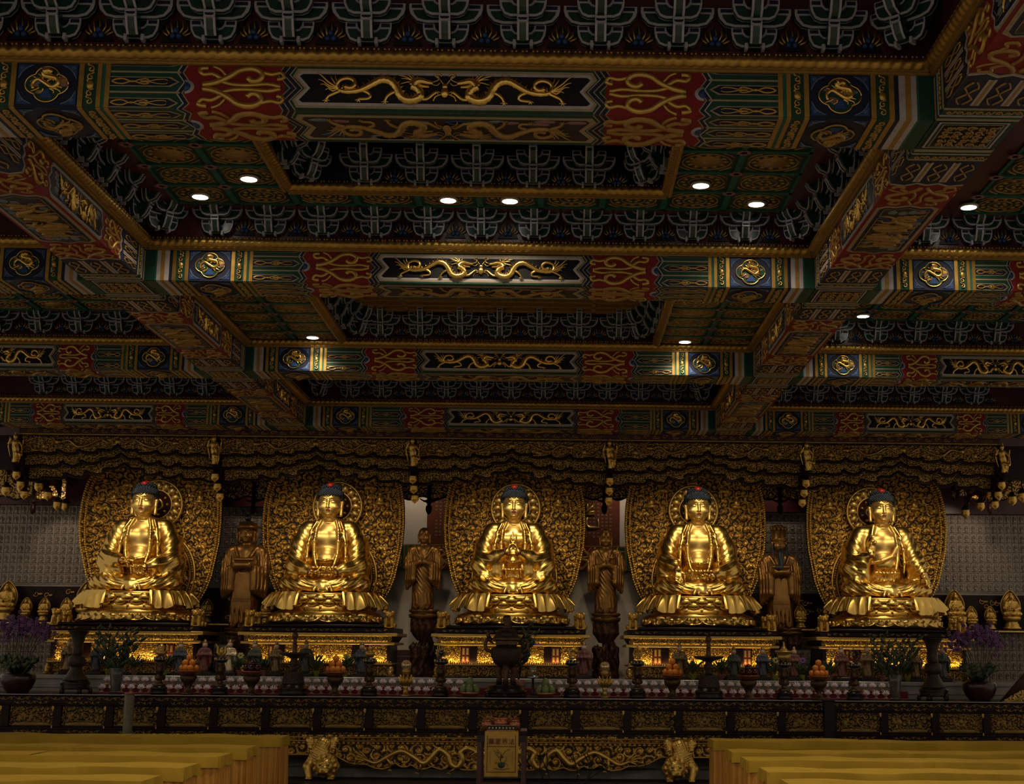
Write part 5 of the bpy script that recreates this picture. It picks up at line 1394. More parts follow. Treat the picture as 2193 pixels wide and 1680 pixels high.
# ---- hanging posts with dancing figures and lotus buds
def bud_mesh(s=1.0):
    M = MB(); M.use('carve', True); M.lathe([(.006, -.065), (.012, -.052), (.030, -.043), (.048, -.020), (.052, .008), (.047, .032), (.050, .040), (.030, .046)], 12, mod=lambda a, z: 1+.05*cos(6*a)*(z < .03))
    M.use('lacquer', True); M.lathe([(.050, .044), (.058, .050), (.058, .060), (.032, .066), (.028, .10)], 12); return M.mesh('bud')
BUD = bud_mesh()
def dancer_mesh():
    S = SDF((-.14, -.10, -.01), (.14, .09, .42), .0055)
    S.chain([(.0, .0, .0), (.015, 0, .10), (.0, 0, .19)], [.030, .042, .044], .02); S.chain([(0, 0, .19), (-.012, -.005, .26)], [.040, .044], .02)
    S.ell((-.008, -.01, .335), (.028, .030, .036), .008); S.cap((-.01, 0, .29), (-.009, 0, .31), .014, .013, .01); S.ell((-.005, .0, .378), (.016, .018, .022), .006)
    S.chain([(-.045, 0, .28), (-.085, -.02, .24), (-.06, -.05, .30)], [.016, .014, .010], .008); S.chain([(.03, 0, .28), (.07, -.02, .23), (.085, -.03, .175), (.075, -.04, .15)], [.016, .014, .011, .008], .008)
    S.chain([(.01, -.03, .12), (.07, -.05, .10), (.085, -.04, .145)], [.022, .018, .010], .012)
    S.chain([(-.075, .0, .33), (-.09, .0, .20), (-.06, .0, .08)], [.008, .009, .006], .006); S.chain([(.09, .0, .30), (.06, .01, .10), (.05, 0, .0)], [.008, .010, .008], .008)
    S.bump((-.14, -.1, 0), (.14, .1, .2), lambda X, Y, Z: .003*np.sin(X*170+Z*40))
    return S.mesh('body', ['carve'])
DAN = dancer_mesh()
pn = ['leftmost of six', 'second of six from the left', 'third of six from the left', 'fourth of six from the left', 'fifth of six from the left', 'rightmost of six']
for i in range(6):
    x = (i-2.5)*PB; xp = at((32, 460, 884, 1304, 1727, 2148)[i], 1000, YC).x
    t = thing('hanging_post', 'dark hanging canopy post with three gilded lotus buds, '+pn[i], 'canopy post', (x, YC, ZC), 0, 'hanging canopy posts')
    for k in range(3):
        P_ = MB(); P_.use('lacquer'); P_.slab(-.035, .035, -.035+.16*k, .035+.16*k, -(.44, .55, .66)[k]+.02, -.006, .006); P_.slab(-.05, .05, -.05+.16*k, .05+.16*k, -(.44, .55, .66)[k]+.005, -(.44, .55, .66)[k]+.02, .005); P_.obj('post', t)
        obj('bud', BUD, t, (0, .16*k, -(.44, .55, .66)[k]-.095))
    K = MB(); K.use('lacquer'); K.slab(-.06, .06, -.16, -.04, -.40, -.385, .004); K.slab(-.03, .03, -.10, .0, -.385, -.33, .004); K.obj('shelf', t)
    d = thing('dancing_figure', 'gilded dancing figure on the '+pn[i].split(' of')[0]+' hanging canopy post', 'figurine', (x, YC-.10, ZC-.385), (.3, -.2, .2, -.3, .2, -.2)[i], 'dancing figures on the canopy posts')
    obj('body', DAN, d)
# canopy returns at both ends, hung with lotus buds
for sg, nm in ((-1, 'left'), (1, 'right')):
    t = thing('canopy_return', 'dark carved end of the canopy running back on the '+nm, 'canopy', (sg*6.45, YC+.1, ZC), 0, 'ends of the canopy')
    V, F, m, mi = carved(2.1, .55, .012, 95, .10, .02, ('gilt', 'ground'), thr=.1, mask=lambda X, Z: Z > .12+.07*np.sin(X*7)); me = npmesh('valance', V+np.array([0, 0, -.55]), F, m, mi)
    for k in range(2): obj('valance', me, t, (sg*.16*k, 1.10, -.10*k), (0, 0, -sg*PI/2*-1 if sg < 0 else -PI/2))
    B = MB(); B.use('lacquer'); B.box(-.05, .05, .05, 2.2, -.35, .0); B.box(-.6 if sg < 0 else .0, .0 if sg < 0 else .6, .0, .1, -.45, .0); B.obj('rail', t)
    for k, (px, py) in enumerate([(13, 1052), (46, 1046), (83, 1043), (103, 1062), (123, 1083), (140, 1086)] if sg < 0 else [(2189, 1065), (2168, 1072), (2122, 1062), (2100, 1085), (2068, 1100), (2135, 1066)]):
        p = at(px, py, YC+.25+.35*k)
        b = thing('hanging_bud', 'gilded lotus bud hanging from the '+nm+' end of the canopy', 'hanging bud', (p.x, p.y, p.z), 0, 'lotus buds at the '+nm+' canopy end', 1.15)
        obj('bud', BUD, b); R_ = MB(); R_.use('lacquer'); R_.box(-.006, .006, -.006, .006, .09, .34); R_.obj('rod', b)
# rear hanging panels between the screens
for i, (px, nm) in enumerate(((60, 'at the far left'), (530, 'between the first two screens'), (905, 'left of the middle screen'), (1297, 'right of the middle screen'), (1672, 'between the last two screens'), (2120, 'at the far right'))):
    p = at(px, 1078, 20.55)
    t = thing('rear_valance', 'dark carved hanging panel '+nm, 'hanging panel', (p.x, 20.55, p.z), 0, 'dark hanging panels behind the canopy')
    V, F, m, mi = carved(1.10, .62, .011, 120+i, .10, .02, ('gilt', 'ground'), thr=.12, mask=lambda X, Z: Z > .045+.055*np.cos(X*8.5)**2)
    obj('valance', npmesh('valance', V, F, m, mi), t)
    B = MB(); B.use('ground'); rows = [[(x, .015, .62), (x, .015, .045+.055*cos(x*8.5)**2)] for x in np.linspace(-.55, .55, 41)]; B.sheet(rows); B.use('lacquer', True)
    B.tube([(x, -.01, .045+.055*cos(x*8.5)**2) for x in np.linspace(-.55, .55, 41)], .014, 6); B.obj('edge_moulding', t)
    q = MB(); q.use('lacquer', True); dx = .10 if px < 1100 else -.02
    q.lathe([(.012, -.17), (.03, -.15), (.045, -.11), (.045, -.06), (.028, -.04), (.03, -.01), (.05, .0), (.05, .03), (.03, .05), (.03, .40)], 12, c=(dx, -.07, 0)); q.tube([(dx-.14, -.06, .06), (dx-.07, -.07, .02), (dx, -.07, .03), (dx+.07, -.07, .02), (dx+.14, -.06, .06)], [.006, .016, .02, .016, .006], 6); q.obj('pendant', t)
# ================================================================== small statues on the ledge
def small_parts():
    S = SDF((-.12, -.10, -.01), (.12, .08, .29), .0055)
    S.ell((0, -.01, .03), (.095, .065, .03), .01)
    for s in (1, -1): S.cap((s*.05, -.03, .03), (s*.085, -.03, .028), .03, .026, .015); S.chain([(s*.06, .01, .15), (s*.078, -.01, .09), (s*.02, -.06, .07)], [.022, .024, .014], .012)
    S.ell((0, .005, .11), (.052, .038, .07), .015); S.cap((-.045, .01, .155), (.045, .01, .155), .024, None, .015); S.cap((0, 0, .16), (0, 0, .19), .018, .016, .01)
    S.ell((0, -.005, .215), (.030, .032, .036), .008); S.ell((0, -.035, .210), (.006, .008, .010), .004); S.ell((0, .0, .252), (.016, .018, .016), .008)
    S.bump((-.12, -.1, 0), (.12, .08, .15), lambda X, Y, Z: .002*np.sin(np.sqrt(X*X+(Z-.1)**2)*260))
    out = [('body', S.mesh('body', ['carve']))]
    P = MB(); P.use('carve', True); P.lathe([(.10, -.15), (.105, -.13), (.085, -.115), (.080, -.09), (.065, -.075), (.065, -.06), (.092, -.045), (.105, -.02), (.10, -.003), (.05, .0)], 18, sy=.75, mod=lambda a, z: 1+.04*cos(12*a)*(z > -.05)); out.append(('pedestal', P.mesh('pedestal')))
    L = MB(); L.use('oldgold', True)
    leaf = lambda k, y: [(k*.115*sin(t)*(1 if abs(t) < 2.2 else 1.0), .12+k*(.165*cos(t) if cos(t) < 0 else .135*cos(t)+.045*max(0, cos(t))**6)) for t in [2*PI*i/36 for i in range(36)]]
    L.prism(leaf(1.0, 0), .055, .040); L.use('carve', True); q = leaf(.97, 0); L.tube([(x, .036, z) for x, z in q+q[:1]], .007, 5); q = leaf(.62, 0); L.tube([(x, .036, z) for x, z in q+q[:1]], .005, 5)
    out.append(('leaf_halo', L.mesh('leaf_halo'))); return out
SML = small_parts()
for px, big in ((12, 1), (55, 0), (94, 0), (141, 0), (182, 1), (443, 0), (571, 0), (1714, 0), (2003, 0), (2046, 1), (2081, 0), (2121, 0), (2166, 1)):
    s = 1.30 if big else .76; Y = 20.98
    x = at(px, 1300, Y).x; side = 'left' if px < 1000 else 'right'
    lb = ('larger' if big else 'small')+' gilded seated figure with leaf-shaped halo on the '+side+' ledge'
    ex = {12: 'larger gilded seated figure at the left edge of the left ledge', 182: 'larger gilded seated figure half behind the leftmost screen', 443: 'small leaf-haloed seated figure right of the leftmost screen', 571: 'small leaf-haloed seated figure left of the second screen', 1714: 'small leaf-haloed seated figure left of the rightmost screen', 2003: 'small leaf-haloed seated figure just right of the rightmost screen', 2046: 'larger gilded seated figure behind the right purple orchids', 2166: 'larger gilded seated figure at the right edge of the right ledge', 55: 'first small leaf-haloed figure from the left on the left ledge', 94: 'second small leaf-haloed figure from the left on the left ledge', 141: 'third small leaf-haloed figure from the left on the left ledge', 2081: 'small leaf-haloed figure, left of the pair above the right orchids', 2121: 'small leaf-haloed figure, right of the pair above the right orchids'}
    t = thing('seated_figurine', ex[px], 'figurine', (x, Y, 1.988+.15*s), 0, 'small seated figures on the ledges', s)
    for n_, me in SML: obj(n_, me, t)
# ================================================================== floor and dais
M = MB(); M.use('stone'); M.box(-9, 9, -3, 22, -.05, 0); struct(M.obj('floor'))
M = MB(); M.use('carpet'); M.box(-9, 9, 16.2, 18.6, .0, .085); M.use('wood')
for k in range(4): M.box(-9, 9, 16.5+.2*k, 16.56+.2*k, .085, .088)
o = M.obj('floor_dais'); o.name = 'floor_dais'; struct(o)
M = MB(); M.use('marble'); M.slab(-8, 8, 17.62, 18.55, .08, .20, .012); M.slab(-8, 8, 17.72, 18.55, .20, .46, .012); struct(M.obj('trim_3'))
# ================================================================== long front altar
YA = 17.30; ZT = 1.056; XA0, PA = -.075, .6205
t = thing('front_altar', 'long black lacquer altar with gilded scene panels and carved dragon apron', 'altar', (0, YA, .085))
zo = .085
M = MB(); M.use('lacquer')
M.slab(-7.2, 7.2, -.06, 1.00, ZT-.022-zo, ZT-zo, .006); M.box(-7.1, 7.1, .0, .95, .595-zo, ZT-.022-zo); M.box(-7.1, 7.1, .10, .9, .45-zo, .60-zo)
M.slab(-7.15, 7.15, -.03, .95, .925-zo, .945-zo, .005); M.slab(-7.15, 7.15, -.03, .95, .645-zo, .672-zo, .005)
M.obj('carcass', t)
M = MB(); M.use('steel'); M.box(-7.2, 7.2, -.064, -.058, ZT-.006-zo, ZT-.001-zo); M.obj('edge_highlight', t)  # highlight of the polished top edge, put in as a bright strip
rp = []
for v in range(5):
    rnd = random.Random(60+v); figs = []
    for k in range(7):
        fx = rnd.uniform(-.20, .20); fz = rnd.uniform(.05, .13); figs.append((fx, fz, rnd.uniform(.012, .022), rnd.uniform(.035, .055), .016))
        figs.append((fx, fz+.058, .011, .013, .018))
    figs.append((0, .018, .25, .022, .003))
    if v == 1: figs += [(0, .09, .055, .045, .016), (0, .125, .032, .04, .02), (0, .178, .020, .022, .022)]
    V, F, m_, mi = carved(.52, .222, .005, 300+v, (.07, .055, .08, .06, .075)[v], .012, ('oldgold', 'lacquer'), thr=.12+.08*(v % 3), figs=figs, tight=2.4); m_ = ('dimgold', 'lacquer')
    rp.append(npmesh('scene_panel', V, F, m_, mi))
SCm = MB(); SCm.use('oldgold', True); SCm.T = lambda u, w, v: (u, -w, v)
for k in range(6):
    s = 1 if k % 2 else -1; c = (-.17+.068*k, 0); line2(SCm, curl(c, .013, -PI/2*s, s*1.0, 9), .0032, .003, 4, 1); line2(SCm, [(c[0]-.034, -s*.012), (c[0]-.01, s*.008), (c[0]+.012, s*.012), (c[0]+.034, s*.012)], .0032, .003, 4, 2)
SCm = SCm.mesh('inlay_scroll')
pst = MB(); pst.use('lacquer'); pst.slab(-.045, .045, -.035, .03, .672-zo, .925-zo, .006); pst.use('paintgold'); pst.box(-.062, -.038, -.045, -.03, .880-zo, .915-zo); pst.box(-.056, -.044, -.045, -.03, .866-zo, .880-zo); pst.slab(-.060, -.045, -.043, -.03, .655-zo, .690-zo, .004)
pst = pst.mesh('post')
for k in range(-10, 11):
    x = XA0+PA*k
    if abs(x) > 6.6: continue
    obj('scene_panel', rp[(k*2+3) % 5 if k not in (-2, 2) else 1], t, (x, -.004, .688-zo))
    for z in (.957, .620): obj('inlay_scroll', SCm, t, (x, -.034 if z > .7 else -.004, z-zo))
    obj('inlay_scroll', SCm, t, (x+PA/2, -.004, 1.005-zo), (0, 0, 0), (1.42, 1, 1.25))
    obj('post', pst, t, (x+PA/2, 0, 0))
M = MB(); M.use('oldgold', True); M.slab(-7.0, 7.0, -.035, .1, .565-zo, .590-zo, .006); M.slab(-7.0, 7.0, -.05, .1, .525-zo, .548-zo, .006)
n = 190
for i in range(n):
    x = -5.6+11.2*(i+.5)/n; M.ball((x, -.052, .512-zo), (.026, .014, .020), 7, 4); M.ball((x, -.038, .557-zo), (.020, .010, .007), 6, 3)
M.obj('lotus_moulding', t)
# apron with dragons
APX = [(717,1617),(733,1627),(745,1633),(760,1637),(785,1637),(800,1645),(820,1648),(835,1643),(845,1633),(858,1643),(875,1643),(881,1637),(895,1648),(910,1648),(925,1642),(945,1649),(958,1645),(965,1635),(975,1645),(990,1649),(1010,1650),(1040,1647),(1068,1640)]
ap = [(at(x, y, YA).x-XA0, at(x, y, YA).z-zo) for x, y in APX]; apx = np.array([-a for a, b in ap])[::-1]; apz = np.array([b for a, b in ap])[::-1]
def apb(x):
    d = np.abs(x); return np.where(d < 2.14, np.interp(d, apx, apz), np.interp(np.abs(2*2.26-d), apx, apz))
V, F, m_, mi = carved(8.6, .42, .0072, 211, .135, .026, ('carve', 'ground'), thr=.12, mask=lambda X, Z: Z+.10 > apb(X)+.004, tight=2.2)
apron = obj('apron', npmesh('apron', V+np.array([XA0, -.005, .10]), F, m_, mi), t)
M = MB(); M.use('ground'); xs = np.linspace(-4.3, 4.3, 241); M.sheet([[(XA0+x, .012, .44), (XA0+x, .012, float(apb(x)))] for x in xs]); M.obj('apron_backing', apron)
M = MB(); M.use('paintgold', True); M.tube([(XA0+x, -.022, float(apb(x))) for x in xs], .0125, 6); M.obj('apron_edge', apron)
for s in (1, -1):
    D = MB(); D.use('carve', True)
    P = smoothpts([(XA0+s*a, -.040, b) for a, b in [(1.58,.24),(1.45,.20),(1.30,.28),(1.15,.34),(1.00,.27),(.88,.20),(.78,.28),(.70,.36),(.60,.30),(.56,.20),(.48,.16),(.42,.24),(.44,.33),(.36,.38),(.26,.34)]], 5)
    D.tube(P, [.020+.018*min(1, i/25) for i in range(len(P))], 7)
    for i in range(4, len(P)-4, 2):
        d = (Vector(P[i+1])-Vector(P[i-1])).normalized(); nn = Vector((-d.z, 0, d.x))*s; p = Vector(P[i]); D.tube([tuple(p+nn*-.025), tuple(p+nn*-.058)], [.010, .003], 4)
    D.ball((XA0+s*.22, -.055, .33), (.07, .04, .05), 9, 6); D.tube([(XA0+s*.20, -.06, .33), (XA0+s*.12, -.06, .30), (XA0+s*.07, -.05, .31)], [.035, .026, .014], 6); D.tube([(XA0+s*.19, -.06, .29), (XA0+s*.12, -.06, .26)], [.02, .010], 6)
    for e in ((.30,.43),(.36,.41),(.40,.36),(.40,.30),(.36,.25),(.26,.43),(.08,.37),(.06,.26)): D.tube([(XA0+s*.23, -.05, .34), (XA0+s*(.23+e[0])/2, -.055, (.34+e[1])/2+.015), (XA0+s*e[0], -.04, e[1])], [.014, .010, .003], 5)
    for e in ((1.75,.33),(1.78,.27),(1.78,.20),(1.72,.15),(1.68,.36)): D.tube([(XA0+s*1.56, -.04, .24), (XA0+s*(1.56+e[0])/2, -.05, (.24+e[1])/2+.02), (XA0+s*e[0], -.035, e[1])], [.016, .012, .003], 5)
    for (a, b), (c, d) in (((1.32,.26),(1.28,.13)),((.92,.22),(.96,.10)),((.70,.33),(.80,.43)),((.50,.17),(.58,.10))):
        D.tube([(XA0+s*a, -.05, b), (XA0+s*(a+c)/2+.03, -.055, (b+d)/2), (XA0+s*c, -.045, d)], [.020, .016, .012], 5)
        for g in (-.03, 0, .03): D.tube([(XA0+s*c, -.045, d), (XA0+s*c+g, -.05, d-.03)], [.008, .003], 4)
    D.obj('dragon', apron)
# crouching lion feet, heads down
def lionfoot_mesh():
    S = SDF((-.26, -.33, -.02), (.26, .20, .54), .0075)
    S.cap((-.01, .02, .40), (0, -.03, .20), .105, .115, .05); S.ell((-.02, -.02, .30), (.125, .10, .14), .04)
    S.ell((.055, -.15, .16), (.110, .095, .105), .02); S.ell((.06, -.225, .125), (.066, .05, .048), .015); S.cap((.02, -.255, .10), (.10, -.255, .10), .016, None, .01); S.ell((.06, -.250, .150), (.026, .018, .018), .006)
    for s in (1, -1):
        S.ell((.06+s*.042, -.235, .195), (.022, .018, .022), .005); S.ell((.06+s*.085, -.11, .245), (.022, .02, .032), .008)
        S.chain([(s*.10, -.02, .26), (s*.165, -.06, .15), (s*.13, -.10, .04)], [.062, .055, .045], .02)
        for k in (-1, 0, 1): S.cap((s*.13+k*.024, -.11, .03), (s*.13+k*.026, -.155, .018), .019, .014, .006)
        S.chain([(s*.08, .02, .42), (s*.15, -.05, .46), (s*.13, -.09, .38)], [.055, .045, .03], .02)
        for k in (-1, 0, 1): S.cap((s*.13+k*.02, -.09, .37), (s*.13+k*.022, -.10, .32), .014, .008, .005)
    for k in range(11):
        a = 2*PI*k/11; S.ell((.058+.118*cos(a), -.135, .165+.112*sin(a)), (.032, .034, .032), .006)
    S.chain([(-.05, .0, .40), (-.13, -.06, .47), (-.10, -.10, .42)], [.03, .025, .010], .015)
    S.bump((-.2, -.2, .18), (.2, .1, .5), lambda X, Y, Z: .0042*np.sin(X*150+Z*60)*np.sin(Z*150-X*60)*(Z > .22))
    return S.mesh('lion_foot', ['carve'])
LF = lionfoot_mesh()
for sg, px in ((-1, 690), (1, 1456)): obj('lion_foot', LF, t, (at(px, 1620, YA-.08).x, -.06, .01), (0, 0, 0), (sg*-1.0 if False else (1 if sg < 0 else -1), 1, .98))
# red cloth runner and step for the lamps
xl, xr = at(208, 1480, 17.9).x, at(1948, 1480, 17.9).x
t = thing('red_runner', 'dark red cloth laid along the front altar under the lotus lamps', 'cloth', ((xl+xr)/2, 17.95, ZT))
M = MB(); M.use('redcloth'); M.slab(-(xr-xl)/2, (xr-xl)/2, -.30, .28, .0, .012, .004); M.slab(-(xr-xl)/2, (xr-xl)/2, .03, .30, .012, .098, .006); M.obj('cloth', t)
# ---- lotus lamps
def lotus_parts(s=1.0):
    B = MB(); B.use('lotusbase', True); B.lathe([(.028, 0), (.030, .006), (.012, .016), (.010, .026), (.026, .034), (.03, .040), (.01, .042)], 10)
    F = MB(); F.use('lotus', True)
    for ring, (n, r0, up) in enumerate(((10, .054, .026), (9, .043, .048), (6, .022, .064))):
        for k in range(n):
            a = 2*PI*(k+.5*ring)/n; F.tube([(.008*cos(a), .008*sin(a), .040), (r0*.65*cos(a), r0*.65*sin(a), .040+up*.42), (r0*cos(a), r0*sin(a), .040+up)], [.004, .0085, .001], 4)
    return [('lamp_base', B.mesh('lamp_base')), ('petals', F.mesh('petals'))]
LOT = lotus_parts(); proto = None; nl = -1
HID = {6, 12, 19, 20, 21, 28, 36, 38, 40, 47, 54, 55, 62, 70, 74, 76, 90, 94, 95, 99, 119, 126, 130, 134}   # wholly behind the ornaments
rnd = random.Random(1)
for row, (Y, z, x0s, lbl) in enumerate(((17.86, ZT+.012, (219, 985, 1182, 1936), 'small white lotus lamp in the front row along the altar'), (18.12, ZT+.098, (228, 995, 1176, 1928), 'small white lotus lamp in the raised back row along the altar'))):
    pxs = []; x = x0s[0]
    while x < x0s[1]: pxs.append(x); x += 20.4
    x = x0s[2]
    while x < x0s[3]: pxs.append(x); x += 20.4
    for px in pxs:
        nl += 1
        if nl in HID: continue
        p = at(px, 1480, Y); loc = (p.x+rnd.uniform(-.006, .006), Y, z)
        if proto is None:
            proto = thing('lotus_lamp', lbl, 'lamp', loc, 0, lbl)
            for n_, me in LOT: obj(n_, me, proto)
        else: dup(proto, loc, rnd.uniform(0, 1), lbl, lbl)
# ================================================================== offerings on the front altar
YO = 17.55
def ax(px, Y=YO): return at(px, 1480, Y).x
def hz(y0, y1, Y=YO): return (y1-y0)*Y/3000.0
def fruit_bowl(px, kind, label, flabel):
    x = ax(px)
    t = thing('footed_bowl', label, 'bowl', (x, YO, ZT), 0, 'fruit bowls on the front altar')
    M = MB(); M.use('bronze', True); M.lathe([(.075, 0), (.08, .01), (.045, .03), (.035, .08), (.055, .13), (.085, .16), (.10, .20), (.095, .225), (.03, .23)], 18, mod=lambda a, z: 1+.05*cos(8*a)*(z > .1)); M.obj('stem', t)
    B = MB(); B.use('copper', True); B.lathe([(.05, .228), (.11, .25), (.138, .275), (.142, .287), (.130, .287), (.10, .262), (.02, .25)], 22); B.obj('dish', t)
    pos = [(-.082, 0, 0), (-.028, -.055, 0), (.03, -.055, 0), (.084, 0, 0), (0, .012, .004), (-.043, -.022, .063), (.043, -.022, .063), (0, .043, .063), (0, 0, .128)]
    if kind == 'apple': pos = [(-.07, -.03, 0), (0, -.06, 0), (.07, -.03, 0), (0, .03, 0), (0, 0, .055)]
    r = .0405 if kind == 'orange' else .046
    for k, (dx, dy, dz) in enumerate(pos):
        f = MB(); f.use(kind, True); f.ball((0, 0, 0), (r, r, r*.94), 14, 9)
        if kind == 'orange': f.use('leaf', True); f.ball((0, 0, r*.92), (.006, .006, .004), 6, 3)
        else: f.use('stem', True); f.tube([(0, 0, r*.8), (.004, 0, r*1.25)], .003, 5)
        o = f.obj(kind, None); o.location = (x+dx, YO+dy, ZT+.287+r*.78+dz); tag(o, flabel, 'fruit', flabel)
for px, w_ in ((402, 'leftmost'), (717, 'left inner'), (1440, 'right inner'), (1754, 'rightmost')): fruit_bowl(px, 'orange', w_+' footed bowl piled with oranges on the front altar', 'orange in the '+w_+' footed bowl on the front altar')
for px, w_ in ((538, 'left'), (1603, 'right')): fruit_bowl(px, 'apple', 'footed bowl of dark red apples on the '+w_+' of the front altar', 'dark red apple in the '+w_+' apple bowl')
for px, w_ in ((1006, 'left'), (1168, 'right')):
    x = ax(px, 17.40); t = thing('mango_bowl', 'low copper dish of mangoes '+w_+' of the large censer', 'bowl', (x, 17.40, ZT), 0, 'mango dishes')
    B = MB(); B.use('copper', True); B.lathe([(.075, 0), (.08, .008), (.105, .03), (.13, .058), (.122, .062), (.09, .04), (.02, .03)], 22); B.obj('dish', t)
    for k, (dx, dy, dz, a) in enumerate(((-.075, 0, 0, .3), (0, -.05, 0, 0), (.075, 0, 0, -.3), (.0, .01, .085, 0))):
        f = MB(); f.use('mango', True); f.ball((0, 0, 0), (.044, .042, .060), 12, 9); o = f.obj('mango', None); o.location = (x+dx, 17.40+dy, ZT+.095+dz); o.rotation_euler = (0, a, 0)
        lb = 'green mango in the copper dish '+w_+' of the large censer'; tag(o, lb, 'fruit', lb)
# ---- central censer
x = ax(1083, 17.62); H0 = hz(1328, 1466, 17.62)
t = thing('censer_stand', 'black footed wooden stand under the large censer', 'stand', (x, 17.62, ZT))
M = MB(); M.use('wood', True); M.lathe([(.25, .035), (.262, .05), (.262, .075), (.235, .085), (.22, .10), (.215, .135), (.205, .145), (.05, .145)], 28)
for k in range(6):
    a = 2*PI*(k+.5)/6; M.tube([(.235*cos(a), .235*sin(a), .06), (.26*cos(a), .26*sin(a), .02), (.245*cos(a), .245*sin(a), .0)], [.035, .028, .03], 6)
M.obj('stand', t)
t = thing('censer', 'large patterned bronze censer with lidded top and dragon handles at the altar centre', 'censer', (x, 17.62, ZT+.145))
M = MB(); M.use('dkbronze', True); M.lathe([(.02, .20), (.09, .215), (.15, .26), (.185, .33), (.200, .39), (.195, .43), (.17, .455), (.13, .465), (.125, .49)], 28, sy=.8); M.obj('bowl', t)
for k, a in enumerate((-PI/2-.0, PI/6+.3, PI-PI/6-.3)):
    L = MB(); L.use('bronze', True); L.tube([(.105*cos(a), .085*sin(a), .235), (.15*cos(a), .12*sin(a), .17), (.12*cos(a), .10*sin(a), .08), (.135*cos(a), .11*sin(a), .0)], [.045, .048, .032, .040], 8); L.ball((.15*cos(a), .125*sin(a), .165), (.045, .03, .045), 8, 6); L.obj('leg', t)
M = MB(); M.use('bronze'); M.loft([[(sx*w_, sy*w_*.75, z) for sx, sy in ((-1, -1), (1, -1), (1, 1), (-1, 1))] for w_, z in ((.13, .485), (.135, .53), (.165, .545), (.165, .565), (.10, .665), (.105, .675), (.09, .685))]); M.use('dkbronze', True); M.ball((0, -.105, .61), (.085, .02, .040), 10, 6); M.obj('lid', t)
M = MB(); M.use('bronze', True); M.lathe([(.05, .68), (.055, .695), (.032, .72), (.036, .75), (.05, .79), (.048, .83), (.03, .845), (.005, .848)], 14); M.obj('finial', t)
for s in (1, -1):
    M = MB(); M.use('bronze', True); M.tube(smoothpts([(s*.17, 0, .40), (s*.24, -.01, .42), (s*.262, -.01, .50), (s*.22, -.015, .56), (s*.185, -.02, .54)], 4), [.024]*17, 6); M.tube([(s*.215, -.015, .56), (s*.235, -.02, .62), (s*.205, -.03, .635)], [.03, .028, .014], 6); M.ball((s*.245, -.02, .645), .016, 6, 4); M.tube([(s*.21, -.02, .53), (s*.16, -.03, .50)], [.016, .01], 5); M.obj('dragon_handle', t)
# ---- tall incense stands
for px, w_ in ((627, 'left'), (1518, 'right')):
    t = thing('incense_stand', 'tall dark bronze dish stand with pagoda finial on the '+w_+' of the front altar', 'incense stand', (ax(px), YO, ZT), 0, 'tall bronze dish stands')
    M = MB(); M.use('wood', True); M.lathe([(.165, 0), (.17, .03), (.155, .05), (.175, .075), (.168, .095), (.145, .11), (.14, .13), (.05, .132)], 24); M.obj('foot', t)
    M = MB(); M.use('dkbronze', True); M.lathe([(.135, .13), (.138, .15), (.115, .27), (.12, .285), (.06, .29), (.045, .31), (.04, .34), (.055, .37), (.06, .40), (.045, .42), (.04, .44), (.09, .465), (.17, .485), (.185, .50), (.185, .515), (.03, .505)], 24); M.obj('drum', t)
    M = MB(); M.use('bronze', True); M.lathe([(.035, .50), (.03, .52), (.026, .62), (.034, .63), (.026, .64), (.024, .69), (.036, .70), (.038, .73), (.026, .75), (.01, .775)], 14); M.obj('finial', t)
